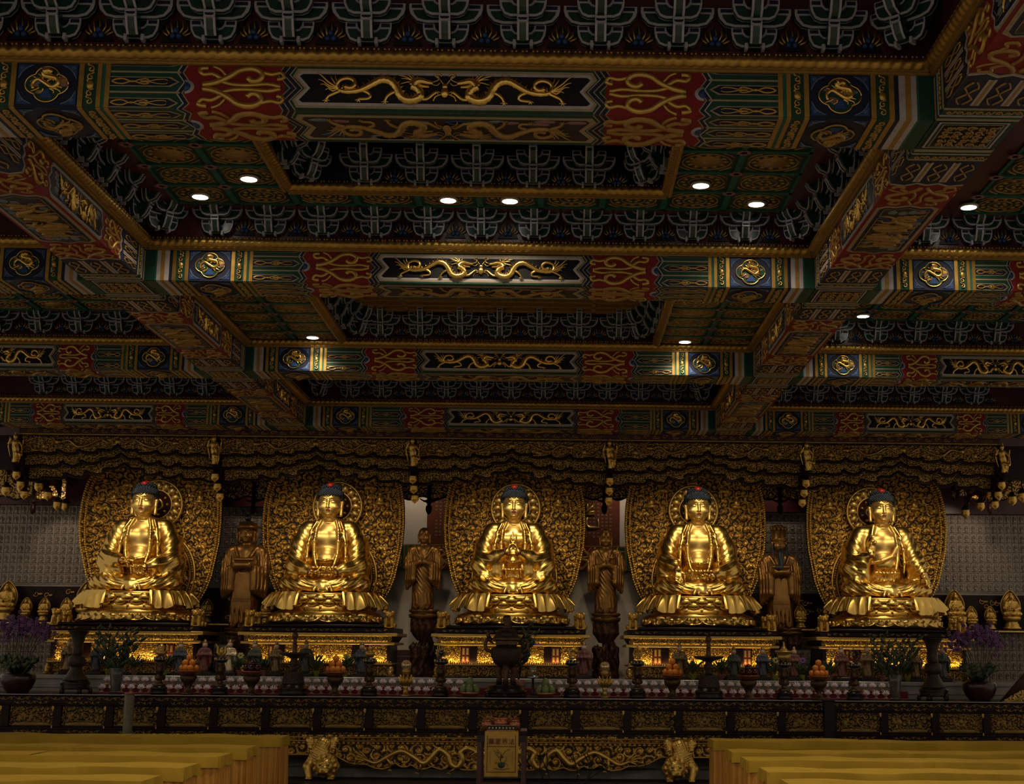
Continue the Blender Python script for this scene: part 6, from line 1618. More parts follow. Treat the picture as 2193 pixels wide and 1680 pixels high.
# ---- emblem ornaments
emb = {340: ('knot', 'vase-shaped emblem'), 470: ('horn', 'horned emblem'), 790: ('vase', 'small vase emblem'), 943: ('jewel', 'flaming jewel emblem'), 1225: ('conch', 'curled emblem'), 1365: ('lattice', 'endless-knot emblem'), 1680: ('canopy', 'box canopy emblem'), 1830: ('wheel', 'wheel emblem')}
for px, (k, nm) in emb.items():
    t = thing('emblem_ornament', 'gilded ornament with '+nm+' over a dark petalled drum, front altar', 'altar ornament', (ax(px), YO, ZT), 0, 'emblem ornaments on the front altar')
    M = MB(); M.use('wood', True); M.lathe([(.10, .0), (.105, .02), (.085, .05), (.105, .065), (.09, .095), (.03, .10)], 18); M.obj('foot', t)
    M = MB(); M.use('bronze', True); M.lathe([(.07, .10), (.075, .115), (.035, .135), (.03, .17), (.06, .20), (.035, .22), (.03, .25)], 16, mod=lambda a, z: 1+.08*cos(6*a)); 
    for j in range(3): a = 2*PI*j/3-PI/2; M.ball((.045*cos(a), .045*sin(a), .20), (.03, .03, .035), 7, 5)
    for s in (1, -1): M.tube([(s*.02, 0, .24), (s*.055, 0, .29), (s*.05, 0, .34), (s*.03, 0, .37)], [.012, .012, .010, .012], 5)
    M.lathe([(.03, .25), (.04, .30), (.03, .36), (.05, .385)], 12); M.obj('stem', t)
    M = MB(); M.use('enamel', True); M.lathe([(.04, .38), (.07, .39), (.082, .415), (.075, .445), (.05, .455)], 24, mod=lambda a, z: 1+.04*cos(12*a)); M.use('paintgold', True)
    for j in range(12): a = 2*PI*j/12; M.ball((.08*cos(a), .08*sin(a), .425), (.007, .007, .02), 5, 4)
    M.obj('petalled_drum', t)
    M = MB(); M.use('paintgold' if k != 'wheel' else 'bronze', True); z0 = .46
    if k == 'wheel':
        M.tube([(.065*cos(q*PI/12), 0, z0+.08+.065*sin(q*PI/12)) for q in range(25)], .012, 6); M.ball((0, -.01, z0+.08), .022, 8, 6)
        for q in range(8): M.tube([(0, 0, z0+.08), (.062*cos(q*PI/4), 0, z0+.08+.062*sin(q*PI/4))], .006, 5); M.ball((.085*cos(q*PI/4), 0, z0+.08+.085*sin(q*PI/4)), .010, 6, 4)
    elif k == 'canopy':
        M.box(-.075, .075, -.06, .06, z0+.01, z0+.10); M.slab(-.095, .095, -.08, .08, z0+.10, z0+.13, .01); M.lathe([(.06, z0+.13), (.03, z0+.16), (.012, z0+.20), (.002, z0+.24)], 10)
    elif k == 'lattice':
        for q in range(-2, 3): M.tube([(-.055+abs(q)*.012, 0, z0+.07+q*.022+.0), (.055-abs(q)*.012, 0, z0+.07+q*.022)], .007, 5); M.tube([(q*.022, .004, z0+.02+abs(q)*.012), (q*.022, .004, z0+.12-abs(q)*.012)], .007, 5)
        for s in (1, -1): M.tube([(s*.05*cos(q*PI/8), 0, z0+.07+s*0+.06*sin(q*PI/8)) for q in range(-4, 5)], .008, 5)
        M.ball((0, 0, z0+.15), (.014, .012, .028), 6, 5)
    elif k == 'horn':
        for s in (1, -1): M.tube([(s*.01, 0, z0), (s*.05, 0, z0+.05), (s*.045, 0, z0+.11), (s*.075, -.01, z0+.15)], [.022, .018, .012, .004], 6)
        M.ball((0, 0, z0+.06), (.03, .02, .05), 8, 6)
    elif k == 'conch':
        M.tube([(.055*(1-q/16)*cos(q*.8), 0, z0+.07+.06*(1-q/16)*sin(q*.8)) for q in range(14)], [.024-.0012*q for q in range(14)], 6); M.ball((0, 0, z0+.02), (.05, .03, .02), 8, 5)
    elif k == 'jewel':
        for q in range(9): a = PI*q/8; M.tube([(.02*cos(a), 0, z0+.03), (.07*cos(a)+.01, 0, z0+.05+.06*sin(a)), (.075*cos(a), 0, z0+.07+.10*sin(a))], [.012, .011, .003], 5)
        M.use('enamel', True); M.ball((0, -.02, z0+.07), (.03, .02, .035), 9, 6)
    elif k == 'vase': M.lathe([(.03, z0), (.06, z0+.03), (.065, z0+.06), (.03, z0+.09), (.025, z0+.105), (.04, z0+.12), (.02, z0+.13)], 14)
    else:
        M.lathe([(.025, z0), (.055, z0+.02), (.06, z0+.05), (.035, z0+.07), (.05, z0+.09), (.04, z0+.12), (.01, z0+.15)], 14)
        for s in (1, -1): M.tube([(s*.05, 0, z0+.03), (s*.085, 0, z0+.08), (s*.06, 0, z0+.14)], [.012, .010, .004], 5)
    M.obj('emblem', t)
# ---- crystal lotus cups
for px, w_ in ((869, 'left'), (1295, 'right')):
    t = thing('lotus_cup', 'gold lotus cup holding crystal balls, '+w_+' of the censer', 'altar ornament', (ax(px), YO-.03, ZT), 0, 'gold lotus cups')
    M = MB(); M.use('paintgold', True); M.lathe([(.05, 0), (.055, .01), (.03, .03), (.026, .09), (.04, .12), (.03, .13)], 14); M.obj('stem', t)
    M = MB(); M.use('paintgold', True)
    for ring, (n, r0, z1) in enumerate(((9, .095, .235), (8, .075, .26))):
        for k in range(n): a = 2*PI*(k+.5*ring)/n; M.tube([(.02*cos(a), .02*sin(a), .125), (r0*.7*cos(a), r0*.7*sin(a), .17), (r0*cos(a), r0*sin(a), z1)], [.014, .026, .004], 6)
    M.obj('petals', t)
    M = MB(); M.use('crystal', True); M.ball((0, 0, .375), .062, 16, 10); M.obj('crystal_ball', t); M = MB(); M.use('paintgold', True); M.lathe([(.03, .25), (.05, .29), (.055, .31), (.03, .325), (.05, .335)], 14); M.obj('ball_holder', t)
# ---- steel lamp
t = thing('oil_lamp', 'steel topped lamp on a thin stem right of the censer', 'lamp', (ax(1141, 17.42), 17.42, ZT))
M = MB(); M.use('wood'); M.slab(-.075, .075, -.06, .06, 0, .03, .005); M.obj('foot', t)
M = MB(); M.use('wood', True); M.lathe([(.02, .03), (.014, .05), (.014, .22), (.02, .23)], 10); M.obj('stem', t)
M = MB(); M.use('steel', True); M.lathe([(.03, .225), (.07, .235), (.072, .25), (.055, .265), (.035, .272)], 20); M.obj('dish', t)
M = MB(); M.use('glass', True); M.lathe([(.034, .27), (.046, .285), (.046, .36), (.035, .385), (.01, .39)], 16); M.obj('shade', t)
# ---- trumpet vases
for px, w_, yt in ((160, 'left', 1362), (2000, 'right', 1374)):
    t = thing('vase_stand', 'black footed stand under the '+w_+' trumpet vase', 'stand', (ax(px), YO, ZT), 0, 'black vase stands')
    M = MB(); M.use('wood', True); M.lathe([(.17, .05), (.18, .065), (.165, .09), (.18, .115), (.17, .15), (.05, .152)], 22)
    for k in range(5): a = 2*PI*(k+.25)/5; M.tube([(.16*cos(a), .16*sin(a), .07), (.185*cos(a), .185*sin(a), .03), (.175*cos(a), .175*sin(a), 0)], [.03, .026, .026], 6)
    M.obj('stand', t)
    t = thing('trumpet_vase', 'tall dark trumpet vase with flared mouth on the '+w_+' of the front altar', 'vase', (ax(px), YO, ZT+.152), 0, 'tall trumpet vases')
    M = MB(); M.use('dkbronze', True); M.lathe([(.145, 0), (.15, .015), (.12, .06), (.085, .12), (.07, .15), (.072, .17)], 24); M.obj('foot', t)
    M = MB(); M.use('dkbronze', True); M.lathe([(.07, .17), (.10, .185), (.105, .24), (.10, .29), (.07, .305)], 24); M.obj('belly', t)
    M = MB(); M.use('dkbronze', True); M.lathe([(.062, .30), (.058, .36), (.062, .44), (.085, .53), (.13, .60), (.135, .605), (.12, .605), (.05, .50)], 24); M.obj('neck', t)
# ---- leafy branches in glass vases
def leafspray(M, base, n, spread, h, seed, lw=.022):
    rnd = random.Random(seed)
    for k in range(n):
        a = rnd.uniform(-1, 1); d = rnd.uniform(-.6, .4); hh = h*rnd.uniform(.55, 1.0)
        tip = (base[0]+a*spread, base[1]+d*spread*.6, base[2]+hh)
        M.use('stem', True); M.tube([base, (base[0]+a*spread*.35, base[1]+d*spread*.2, base[2]+hh*.45), tip], .004, 4)
        for j in range(6):
            t_ = .35+.12*j; c = Vector((base[0]+a*spread*(t_**1.4), base[1]+d*spread*.6*t_, base[2]+hh*t_)); s = 1 if j % 2 else -1
            q = c+Vector((s*rnd.uniform(.03, .075)+a*.03, rnd.uniform(-.04, .03), rnd.uniform(.05, .11)))
            M.use('leaf' if rnd.random() < .72 else 'leaf2', True); M.tube([tuple(c), tuple((c+q)/2+Vector((s*.012, 0, .008))), tuple(q)], [.004, lw*rnd.uniform(.7, 1.1), .001], 5, flat=(Vector((rnd.uniform(-.5, .5), 1, .2)).normalized(), .25))
for px, w_ in ((247, 'left'), (1917, 'right')):
    t = thing('glass_vase', 'cut glass vase of dark green branches on the '+w_+' of the front altar', 'vase', (ax(px, 17.42), 17.42, ZT), 0, 'glass vases of branches')
    M = MB(); M.use('wood'); M.slab(-.06, .06, -.06, .06, 0, .02, .004); M.obj('coaster', t)
    M = MB(); M.use('glass', True); M.lathe([(.055, .02), (.06, .03), (.062, .12), (.075, .22), (.09, .31), (.084, .312), (.068, .20), (.05, .04)], 20, mod=lambda a, z: 1+.03*cos(10*a)); M.obj('vase', t)
    M = MB(); leafspray(M, (0, 0, .14), 26, .30, .66, 7 if px < 1000 else 9); M.obj('branches', t)
# ---- orchids
for px, w_, dx in ((37, 'left', .03), (2098, 'right', -.02)):
    t = thing('potted_orchid', 'purple orchids in a dark glazed pot at the '+w_+' end of the altar', 'potted plant', (ax(px, 17.45), 17.45, ZT), 0, 'potted purple orchids')
    M = MB(); M.use('pot', True); M.lathe([(.12, 0), (.13, .015), (.165, .06), (.20, .14), (.205, .20), (.19, .235), (.175, .235), (.17, .20)], 26); M.obj('pot', t)
    M = MB(); leafspray(M, (0, 0, .20), 22, .22, .22, 31, .036)
    rnd = random.Random(17 if px < 1000 else 18)
    for k in range(14):
        a = rnd.uniform(0, 6.28); M.use('leaf', True); M.tube([(.06*cos(a), .06*sin(a), .22), (.15*cos(a), .15*sin(a), .34), (.21*cos(a), .21*sin(a), .30)], [.014, .035, .004], 5, flat=(Vector((0, 0, 1)), .4))
    M.obj('leaves', t)
    ST = MB(); ST.use('stem', True); heads = []
    for k in range(11):
        u = -1+2*k/10; top = (dx+u*.26+rnd.uniform(-.03, .03), rnd.uniform(-.08, .10), .78+.10*rnd.random()-.09*abs(u)); ST.tube([(u*.12, rnd.uniform(-.04, .04), .22), (u*.15, 0, .50), top], .005, 5); heads.append(top)
    ST = ST.obj('stems', t)
    for k, h in enumerate(heads):
        B = MB(); B.use('orchid', True)
        for j in range(20):
            c = Vector(h)+Vector((rnd.gauss(0, .060), rnd.gauss(0, .05), rnd.gauss(0, .055)))
            for e in range(5):
                a = 2*PI*e/5+j; q = c+Vector((.028*cos(a), -.006, .028*sin(a))); B.tube([tuple(c), tuple((c+q)/2+Vector((0, -.006, 0))), tuple(q)], [.005, .016, .002], 4, flat=(Vector((0, 1, 0)), .3))
        B.obj('blossom_cluster', ST)
# ---- figurines and small pots on the platform edge
def deity_parts():
    S = SDF((-.13, -.10, -.01), (.13, .09, .40), .0065)
    S.cap((0, 0, .03), (0, 0, .20), .058, .050, .02); S.cap((0, 0, .2), (0, 0, .27), .052, .045, .02); S.cap((-.04, 0, .275), (.04, 0, .275), .026, None, .02)
    for s in (1, -1): S.chain([(s*.055, 0, .27), (s*.078, -.015, .21), (s*.02, -.06, .215)], [.024, .026, .018], .012); S.chain([(s*.07, -.02, .21), (s*.075, -.015, .12), (s*.068, -.01, .07)], [.024, .020, .012], .012)
    S.bump((-.13, -.1, 0), (.13, .1, .26), lambda X, Y, Z: .003*np.sin(X*150+Z*30))
    robe = S.mesh('robe', ['robegold'])
    H = SDF((-.05, -.06, .28), (.05, .05, .41), .005); H.ell((0, -.008, .335), (.034, .036, .040), .01); H.cap((0, 0, .29), (0, 0, .31), .014, .013, .008); H.ell((0, -.044, .332), (.007, .008, .010), .004)
    for s in (1, -1): H.ell((s*.029, 0, .332), (.006, .008, .012), .003)
    head = H.mesh('head', ['skin'])
    K = MB(); K.use('robegold', True); K.lathe([(.026, .362), (.031, .366), (.030, .376), (.022, .385), (.018, .40), (.006, .41)], 12); K.use('paintgold', True); K.ball((0, -.028, .372), .010, 6, 4)
    B = MB(); B.use('wood'); B.slab(-.10, .10, -.075, .075, -.05, .0, .008)
    return robe, head, K.mesh('headdress'), B.mesh('base')
DR_, DH_, DK_, DB_ = deity_parts(); rv = {}
YF = 18.74
figs = [(142, 'robegold', 'dull gold'), (203, 'robeblue', 'dark slate'), (382, 'robeblue', 'slate blue'), (434, 'robered', 'pinkish red'), (488, 'lotusbase', 'pale gold'), (542, 'robegreen', 'grey green'), (588, 'robegold', 'dull gold'), (652, 'robegreen', 'dark green'), (772, 'robeblue', 'slate blue'), (1250, 'robered', 'pinkish blue'), (1455, 'robegold', 'muted gold'), (1572, 'robegreen', 'grey green'), (1634, 'robeblue', 'slate blue'), (1702, 'robered', 'reddish'), (1803, 'robered', 'faded red'), (1858, 'robegold', 'dull gold'), (1962, 'robegold', 'pale gold'), (2020, 'robegreen', 'grey gold')]
nxt = {142: 'beside the left trumpet vase', 203: 'behind the left glass vase', 382: 'beside the leftmost bowl of oranges', 434: 'between the leftmost oranges and the horned ornament', 488: 'right of the horned ornament', 542: 'behind the left apple bowl', 588: 'left of the left tall dish stand', 652: 'right of the left tall dish stand', 772: 'left of the small vase ornament', 1250: 'right of the curled ornament', 1455: 'behind the right inner bowl of oranges', 1572: 'left of the right apple bowl', 1634: 'right of the right apple bowl', 1702: 'behind the box canopy ornament', 1803: 'left of the wheel ornament', 1858: 'right of the wheel ornament', 1962: 'left of the right trumpet vase', 2020: 'right of the right trumpet vase'}
for k, (px, rb, nm) in enumerate(figs):
    if rb not in rv: q = DR_.copy(); q.materials[0] = G[rb]; rv[rb] = q
    t = thing('deity_figurine', 'small robed figurine in '+nm+', '+nxt[px], 'figurine', (ax(px, YF), YF, ZP+.055), rnd.uniform(-.2, .2), 'robed figurines on the platform edge', rnd.uniform(.93, 1.06))
    obj('robe', rv[rb], t); obj('head', DH_, t); obj('headdress', DK_, t); obj('base', DB_, t)
for px, kind, fl in ((228, 'limepot', 'leaf'), (350, 'limepot', 'leaf'), (285, 'pinkpot', 'leaf'), (510, 'pinkpot', 'yelflower'), (563, 'pinkpot', 'leaf'), (676, 'limepot', 'leaf'), (738, 'limepot', 'yelflower'), (1484, 'limepot', 'leaf'), (1545, 'pinkpot', 'leaf'), (1660, 'limepot', 'yelflower'), (1718, 'limepot', 'orchid'), (1778, 'pinkpot', 'leaf'), (1890, 'pinkpot', 'leaf'), (1945, 'limepot', 'leaf')):
    nb = {228: 'behind the left glass vase', 285: 'right of the left glass vase', 350: 'left of the leftmost oranges', 510: 'left of the left apple bowl', 563: 'right of the left apple bowl', 676: 'left of the left inner oranges', 738: 'right of the left inner oranges', 1484: 'left of the right tall dish stand', 1545: 'right of the right tall dish stand', 1660: 'left of the box canopy ornament', 1718: 'left of the rightmost oranges', 1778: 'right of the rightmost oranges', 1890: 'left of the right glass vase', 1945: 'right of the right glass vase'}[px]
    t = thing('flower_pot', 'small '+('lime green' if kind == 'limepot' else 'pink')+' pot '+('with purple flower ' if fl == 'orchid' else 'with yellow flower ' if fl == 'yelflower' else 'of leaves ')+nb, 'flower pot', (ax(px, 18.70), 18.70, ZP+.005), 0, 'small flower pots on the platform edge')
    M = MB(); M.use(kind, True); M.lathe([(.028, 0), (.042, .07), (.045, .075), (.036, .075), (.03, .06)], 14); M.obj('pot', t)
    M = MB(); rr = random.Random(px); leafspray(M, (0, 0, .06), 6, .07, .16, px, .014); M.obj('leaves', t)
    if fl != 'leaf':
        M = MB(); M.use('stem', True); M.tube([(0, 0, .06), (.01, 0, .25)], .004, 4); M.use(fl, True)
        for k in range(12): a = k*2.4; M.tube([(.01, 0, .25), (.01+.03*cos(a), -.01, .255+.03*sin(a)), (.01+.05*cos(a), -.005, .26+.045*sin(a))], [.006, .016, .003], 4, flat=(Vector((0, 1, 0)), .4))
        M.obj('flower', t)
t = thing('green_plant', 'green leafy stalks standing behind the large censer', 'plant', (ax(1110, 18.3), 18.30, ZT+.0))
M = MB(); M.use('pinkpot', True); M.lathe([(.05, 0), (.08, .12), (.085, .2), (.07, .2)], 14); M.obj('pot', t); M = MB(); leafspray(M, (0, 0, .18), 14, .22, .72, 77, .026); M.obj('leaves', t)
t = thing('paper_stack', 'stack of pink joss paper beside the left root pedestal', 'paper stack', (at(866, 1395, 20.5).x, 20.50, ZP+.003))
for k in range(4): M = MB(); M.use('paper'); M.slab(-.13+.004*k, .13-.003*k, -.12, .12, .0+.09*k, .086+.09*k, .006); M.obj('bundle', t)
t = thing('carved_arm', 'curved gilded carved end piece at the right end of the altar', 'carving', (at(2185, 1500, 17.3).x, 17.35, ZT))
M = MB(); M.use('paintgold', True); arc = [(-.20+.55*sin(a), -.0, .27*(1-cos(a))*2.2) for a in [q*.13 for q in range(9)]]
M.tube(arc+[(.36, 0, .30), (.36, 0, .0), (-.20, 0, .0)], .016, 6); M.obj('rim', t)
V, F, m_, mi = carved(.50, .26, .009, 260, .09, .015, ('paintgold', 'ground'), thr=.1, mask=lambda X, Z: Z < .02+(X+.26)*.55); obj('scroll_panel', npmesh('scroll_panel', V+np.array([.07, .0, .0]), F, m_, mi), t)
M = MB(); M.use('rootwood', True); M.loft([[(x-.02, y, z) for x, z in ((-.15, 0), (.50, 0), (.50, .62), (.42, .62))] for y in (.16, .22)]); M.obj('board', t)
# ---- posts before the altar
a = at(276, 1484, 16.9); t = thing('round_post', 'plain olive grey round post before the left of the altar', 'post', (at(275, 1530, 16.9).x, 16.9, .086))
M = MB(); M.use('postgrey', True); M.lathe([(.056, 0), (.056, a.z-.10), (.050, a.z-.098), (.01, a.z-.098)], 20); M.obj('shaft', t); M = MB(); M.use('copper', True); M.lathe([(.060, a.z-.10), (.062, a.z-.096), (.058, a.z-.086), (.01, a.z-.086)], 20); M.obj('cap', t)
a = at(1775, 1499, 16.9); t = thing('square_post', 'black square post before the right of the altar', 'post', (at(1775, 1540, 16.9).x, 16.9, .086))
M = MB(); M.use('black'); M.slab(-.06, .06, -.06, .06, 0, a.z-.106, .006); M.obj('shaft', t); M = MB(); M.use('lacquer'); M.slab(-.066, .066, -.066, .066, a.z-.106, a.z-.086, .004); M.obj('cap', t)
# ================================================================== small table in the aisle
TX, TY = .036, 15.50; TZ = .755
t = thing('aisle_table', 'small dark lacquer table with yellow banner in the central aisle', 'table', (TX, TY, 0))
M = MB(); M.use('lacquer'); M.slab(-.270, .270, 0, .52, TZ-.035, TZ, .006); M.obj('tabletop', t)
M = MB(); M.use('wood'); M.box(-.265, .265, .005, .515, TZ-.11, TZ-.035); M.obj('apron', t)
for sx_ in (-1, 1):
    for y in (.03, .49): M = MB(); M.use('dkred'); M.slab(sx_*.238-.024, sx_*.238+.024, y-.024, y+.024, 0, TZ-.035, .004); M.obj('leg', t)
M = MB(); M.use('dkred'); M.slab(-.23, .23, .02, .04, .20, .23, .004); M.obj('stretcher', t)
b0, b1 = at(1038, 1600, TY).x-TX, at(1110, 1600, TY).x-TX; zb_ = at(1075, 1664, TY).z
t = thing('banner', 'yellow embroidered banner hanging over the front of the aisle table', 'banner', (TX, TY, 0))
M = MB(); M.use('banner', True); n = 12
M.sheet([[(b0+(b1-b0)*k/n, .20, TZ+.004) for k in range(n+1)], [(b0+(b1-b0)*k/n, -.006, TZ+.004) for k in range(n+1)], [(b0+(b1-b0)*k/n, -.012, TZ-.01) for k in range(n+1)], [(b0+(b1-b0)*k/n, -.014-.004*sin(k*1.3), (TZ+zb_)/2) for k in range(n+1)], [(b0+(b1-b0)*k/n, -.014-.008*sin(k*1.1), zb_) for k in range(n+1)]])
M.obj('cloth', t)
bc, bw = (b0+b1)/2, (b1-b0)
fc = bpy.data.curves.new('lettering', 'FONT'); fc.body = '薰蒙界法'; fc.size = .068; fc.align_x = 'CENTER'; fc.extrude = .001; fc.space_character = 1.12; 
o = bpy.data.objects.new('lettering_curve', fc); COL.objects.link(o); bpy.context.view_layer.update()
me = bpy.data.meshes.new_from_object(o.evaluated_get(bpy.context.evaluated_depsgraph_get())); bpy.data.objects.remove(o); me.materials.clear(); me.materials.append(G['ink'])
o = obj('lettering', me, t); o.location = (bc, -.024, TZ-.125); o.rotation_euler = (PI/2, 0, 0)
M = MB(); M.use('ink', True); M.T = lambda u, w, v: (u, -.022-w, v)
for v in (TZ-.155, zb_+.045):
    for k in range(22): M.ball((bc-bw*.40+bw*.80*k/21, 0, v+.004*(k % 2)), (.006, .002, .006), 5, 3)
for s in (1, -1):
    for k in range(34): M.ball((bc+s*bw*.42, 0, zb_+.05+(TZ-zb_-.09)*k/33), (.004, .002, .007), 5, 3)
    for k in range(12): M.ball((bc+s*bw*.33, 0, (zb_+.13)+.012*k), (.003, .002, .004), 5, 3)
M.obj('border', t)
M = MB(); M.use('embgreen', True); M.T = lambda u, w, v: (bc+u, -.024-w, zb_+v)
for pts in ([(0,.09),(-.01,.18),(0,.24)],[(0,.17),(-.04,.22),(-.08,.27)],[(.0,.20),(.04,.26),(.09,.285)],[(0,.12),(.05,.17),(.06,.21)],[(0,.11),(-.05,.15),(-.06,.13)],[(0,.22),(-.02,.26),(-.05,.285)],[(.0,.15),(.05,.14),(.07,.11)],[(-.08,.085),(0,.075),(.09,.085)]): line2(M, pts, .0035, .001, 4, 3)
M.prism([(-.03,.10),(.0,.085),(.035,.10),(.04,.135),(0,.15),(-.035,.14)], 0, .002); M.prism([(-.06,.265),(-.045,.25),(-.02,.23),(-.035,.255)], 0, .002); M.use('ink', True); M.ball((.005, .001, .205), (.018, .003, .014), 7, 4)
M.obj('embroidered_plant', t)
for px, r, nm in ((1043, .056, 'left'), (1102, .056, 'right')):
    t = thing('copper_pot', 'round lidded copper pot on the '+nm+' of the aisle table', 'pot', (at(px, 1550, TY+.26).x, TY+.26, TZ), 0, 'lidded copper pots on the aisle table')
    M = MB(); M.use('copper', True); M.lathe([(.04, 0), (.045, .006), (.062, .04), (.064, .075), (.055, .10), (.04, .10)], 18); M.obj('pot', t); M = MB(); M.use('copper', True); M.lathe([(.058, .098), (.055, .11), (.03, .128), (.01, .136), (.013, .150), (.003, .158)], 18); M.obj('lid', t)
t = thing('copper_burner', 'wide copper incense burner in the middle of the aisle table', 'incense burner', (at(1072, 1550, TY+.30).x, TY+.30, TZ))
M = MB(); M.use('copper', True); M.lathe([(.06, 0), (.065, .01), (.09, .05), (.098, .085), (.085, .115), (.075, .12), (.085, .135), (.07, .14), (.06, .12)], 22); M.obj('bowl', t)
for s in (1, -1): M = MB(); M.use('copper', True); M.tube([(s*.075, 0, .12), (s*.10, 0, .14), (s*.095, 0, .165)], .008, 6); M.obj('handle', t)
t = thing('bead_tray', 'dark openwork tray edged with beads at the front of the aisle table', 'tray', (at(1074, 1562, TY+.08).x, TY+.08, TZ+.004))
M = MB(); M.use('wood'); M.slab(-.15, .15, -.05, .08, .0, .060, .006); M.obj('body', t)
M = MB(); M.use('lotusbase', True)
for k in range(24): M.ball((-.145+.29*k/23, -.054, .062), .006, 6, 4); M.ball((-.145+.29*k/23, -.056, .006), .007, 6, 4)
for k in range(8): M.ball((-.13+.26*k/7, -.052, .033), (.010, .003, .012), 6, 4)
M.obj('beads', t)
t = thing('pink_packet', 'small pinkish packet at the right corner of the aisle table', 'packet', (TX+.235, TY+.15, TZ)); M = MB(); M.use('paper'); M.slab(-.033, .033, -.05, .05, 0, .03, .004); M.obj('packet', t)
# ---- cables under the altar
t = thing('cable', 'dark cables trailing from under the altar right of the aisle', 'cable', (at(1190, 1655, 17.1).x, 17.05, .085))
M = MB(); M.use('black', True)
for k in range(7): rr = random.Random(k); x = rr.uniform(-.3, .5); M.tube(smoothpts([(x, .18, .33), (x+rr.uniform(-.1, .1), .05, .18), (x+rr.uniform(-.2, .2), -.08, .012), (x+rr.uniform(-.5, .6), -.15, .010)], 5), .006, 5)
M.obj('wires', t)
# ================================================================== rows of cloth-covered tables
def cloth_table(seed, open_left, open_right):
    rnd = random.Random(seed); L, D, Hh = 1.525, .46, .75; ph = rnd.uniform(0, 6)
    T_ = MB(); T_.use('yellow', True); nx, ny = 24, 5
    wv = lambda x, y: (.006*sin(x*4.1+ph)+.004*sin(x*9+y*7+ph*2))*sin(PI*min(max(x/L, 0), 1))**.7
    T_.sheet([[(L*i/nx, D*j/ny, Hh+wv(L*i/nx, D*j/ny)) for j in range(ny+1)][::-1] for i in range(nx+1)])
    V_ = MB(); V_.use('yellow', True); lv = .092
    def drape(p0, p1, nrm):
        n = 24; rows = []; ex = Vector((p1[0]-p0[0], p1[1]-p0[1])).normalized()*.011; p0 = (p0[0]-ex.x, p0[1]-ex.y); p1 = (p1[0]+ex.x, p1[1]+ex.y)
        for i in range(n+1):
            t = i/n; x = p0[0]+(p1[0]-p0[0])*t; y = p0[1]+(p1[1]-p0[1])*t; s = .007*sin(t*11+ph)+.004*sin(t*23+ph)
            sag = .010*sin(t*PI)+.006*sin(t*8+ph)
            rows.append([(x, y, Hh+wv(x, y)), (x+nrm[0]*(.006+s*.4), y+nrm[1]*(.006+s*.4), Hh-.03), (x+nrm[0]*(.008+s), y+nrm[1]*(.008+s), Hh-lv+sag)])
        V_.sheet(rows)
    drape((0, 0), (L, 0), (0, -1))
    if open_left: drape((0, D), (0, 0), (-1, 0))
    if open_right: drape((L, 0), (L, D), (1, 0))
    K = MB(); K.use('skirt', True)
    def pleat(p0, p1, nrm, n):
        rows = []
        for i in range(n*4+1):
            t = i/(n*4); x = p0[0]+(p1[0]-p0[0])*t; y = p0[1]+(p1[1]-p0[1])*t; s = .015*sin(i*PI/2+.6*sin(i*.7+ph))+.010*sin(i*.31+ph)
            rows.append([(x+nrm[0]*s*.5, y+nrm[1]*s*.5, Hh-.05), (x+nrm[0]*s, y+nrm[1]*s, .35), (x+nrm[0]*s*1.5, y+nrm[1]*s*1.5, .01)])
        K.sheet(rows)
    pleat((0, .012), (L, .012), (0, -1), 26)
    if open_left: pleat((.012, D), (.012, .012), (-1, 0), 8)
    if open_right: pleat((L-.012, .012), (L-.012, D), (1, 0), 8)
    B = MB(); B.use('wood'); B.box(.02, L-.02, .03, D, Hh-.04, Hh-.012)
    for x in (.05, L-.05):
        for y in (.06, D-.04): B.box(x-.02, x+.02, y-.02, y+.02, 0, Hh-.04)
    return [('cloth_top', T_.mesh('cloth_top')), ('valance', V_.mesh('valance')), ('skirt', K.mesh('skirt')), ('trestle', B.mesh('trestle'))]
YR = [14.72, 13.18, 12.17, 11.06, 10.03]; rn = ['farthest', 'second farthest', 'middle', 'second nearest', 'nearest']
rnd = random.Random(44)
for r, yf in enumerate(YR):
    for sg, nm, nt in ((-1, 'left', (2, 2, 2, 1, 1)[r]), (1, 'right', (3, 2, 2, 2, 2)[r])):
        for k in range(nt):
            x = (-2.09-1.53*(k+1)) if sg < 0 else (2.185+1.53*k)
            pos = ('beside the aisle', 'second from the aisle', 'third from the aisle')[k]
            t = thing('cloth_table', 'yellow cloth-covered table in the '+rn[r]+' row on the '+nm+', '+pos, 'table', (x, yf-.46, rnd.uniform(-.004, .004)), 0, 'yellow cloth-covered tables')
            for n_, me in cloth_table(r*10+k+(50 if sg > 0 else 0), sg > 0 and k == 0, sg < 0 and k == 0): obj(n_, me, t)
# ================================================================== light and view
w = bpy.data.worlds.new('dim hall'); SC.world = w; w.use_nodes = True
w.node_tree.nodes['Background'].inputs[0].default_value = (1.0, .86, .68, 1); w.node_tree.nodes['Background'].inputs[1].default_value = .34
def lamp(kind, loc, power, col=(1, .82, .58), target=None, size=.1, spot=1.0, blend=.5, sy=None):
    ld = bpy.data.lights.new('lamp', kind); ld.energy = power; ld.color = col
    if kind == 'AREA':
        ld.size = size
        if sy: ld.shape = 'RECTANGLE'; ld.size_y = sy
    else: ld.shadow_soft_size = size
    if kind == 'SPOT': ld.spot_size = spot; ld.spot_blend = blend
    o = bpy.data.objects.new('lamp', ld); COL.objects.link(o); o.location = loc
    if target is not None: o.rotation_euler = (Vector(target)-Vector(loc)).to_track_quat('-Z', 'Y').to_euler()
    return o
for x, y in ((-2.4, 2.6), (2.4, 2.6), (0, 1.2), (-5, 4.5), (5, 4.5)): lamp('AREA', (x, y, 4.6), 45, (1, .90, .66), (x, y, 0), .5)  # unseen fill lamps added above the camera side of the hall
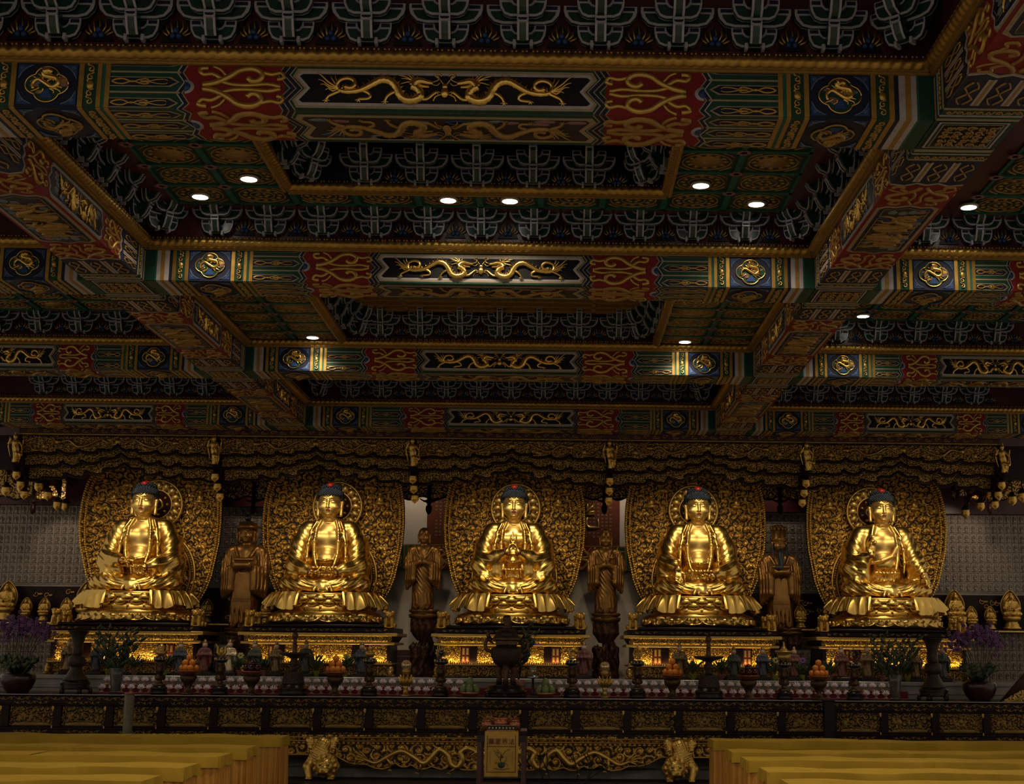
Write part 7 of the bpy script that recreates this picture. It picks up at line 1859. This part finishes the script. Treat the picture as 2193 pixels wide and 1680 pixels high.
# spotlights on each seated statue, hung under the last beam, and one inside each canopy bay
for i, x in enumerate(PX5):
    for dx in (-.75, .75): lamp('SPOT', (x+dx, 15.80, 4.28), 118, (1, .82, .54), (x, 19.35, 2.85), .05, .50, .6)
    lamp('SPOT', (x, 18.75, 4.22), 22, (1, .80, .50), (x, 19.6, 2.6), .06, 1.9, .6)
    lamp('AREA', (x, 18.955, ZP+.19), 3.6, (1, .72, .24), (x, 19.06, ZP+.30), 1.85, sy=.015)
    lamp('AREA', (x, 18.965, ZP+.462), .16, (1, .72, .24), (x, 19.0, ZP+.52), 1.85, sy=.012)
# unseen spots added to brighten the table rows and the front altar
for x in (-3.2, 3.2):
    lamp('SPOT', (x, 9.9, 4.36), 88, (1, .88, .60), (x, 9.9, 0), .06, 1.5, .8)
    lamp('SPOT', (x, 12.4, 4.70), 52, (1, .88, .60), (x, 12.4, 0), .06, 1.3, .8)
    lamp('SPOT', (x, 15.0, 4.70), 34, (1, .88, .60), (x, 14.9, 0), .06, 1.0, .8)
for x in (-3.9, -1.3, 1.3, 3.9): lamp('SPOT', (x, 17.25, 4.36), 75, (1, .88, .68), (x, 18.02, 1.0), .06, .95, .8)
for i in range(4): lamp('SPOT', (sx4[i], 15.9, 4.28), 60, (1, .80, .52), (sx4[i], YS, 2.75), .05, .26, .5)
# unseen spots added to brighten the relief wall; washers above the plaster wall
for x in (-6.75, 6.75): lamp('SPOT', (x, 19.9, 4.0), 20, (1, .80, .58), (x*.995, 21.3, 3.0), .08, 1.25, .9)
for x in (-3.85, 3.85): lamp('SPOT', (x, 20.75, 4.3), 9, (1, .80, .58), (x, 21.3, 3.0), .06, 1.4, .9)
for x in (-1.6, 1.6): lamp('SPOT', (x, 20.6, 4.5), 22, (1, .84, .62), (x, 21.3, 3.3), .08, 1.5, .8)
SC.view_settings.view_transform = 'Standard'; SC.view_settings.look = 'None'; SC.view_settings.gamma = 1.0; SC.view_settings.exposure = 0.0
SC.view_settings.use_curve_mapping = False
cy = SC.cycles; cy.use_denoising = True; cy.max_bounces = 6; cy.diffuse_bounces = 3; cy.glossy_bounces = 3; cy.caustics_reflective = False; cy.caustics_refractive = False
cy.sample_clamp_indirect = 4.0
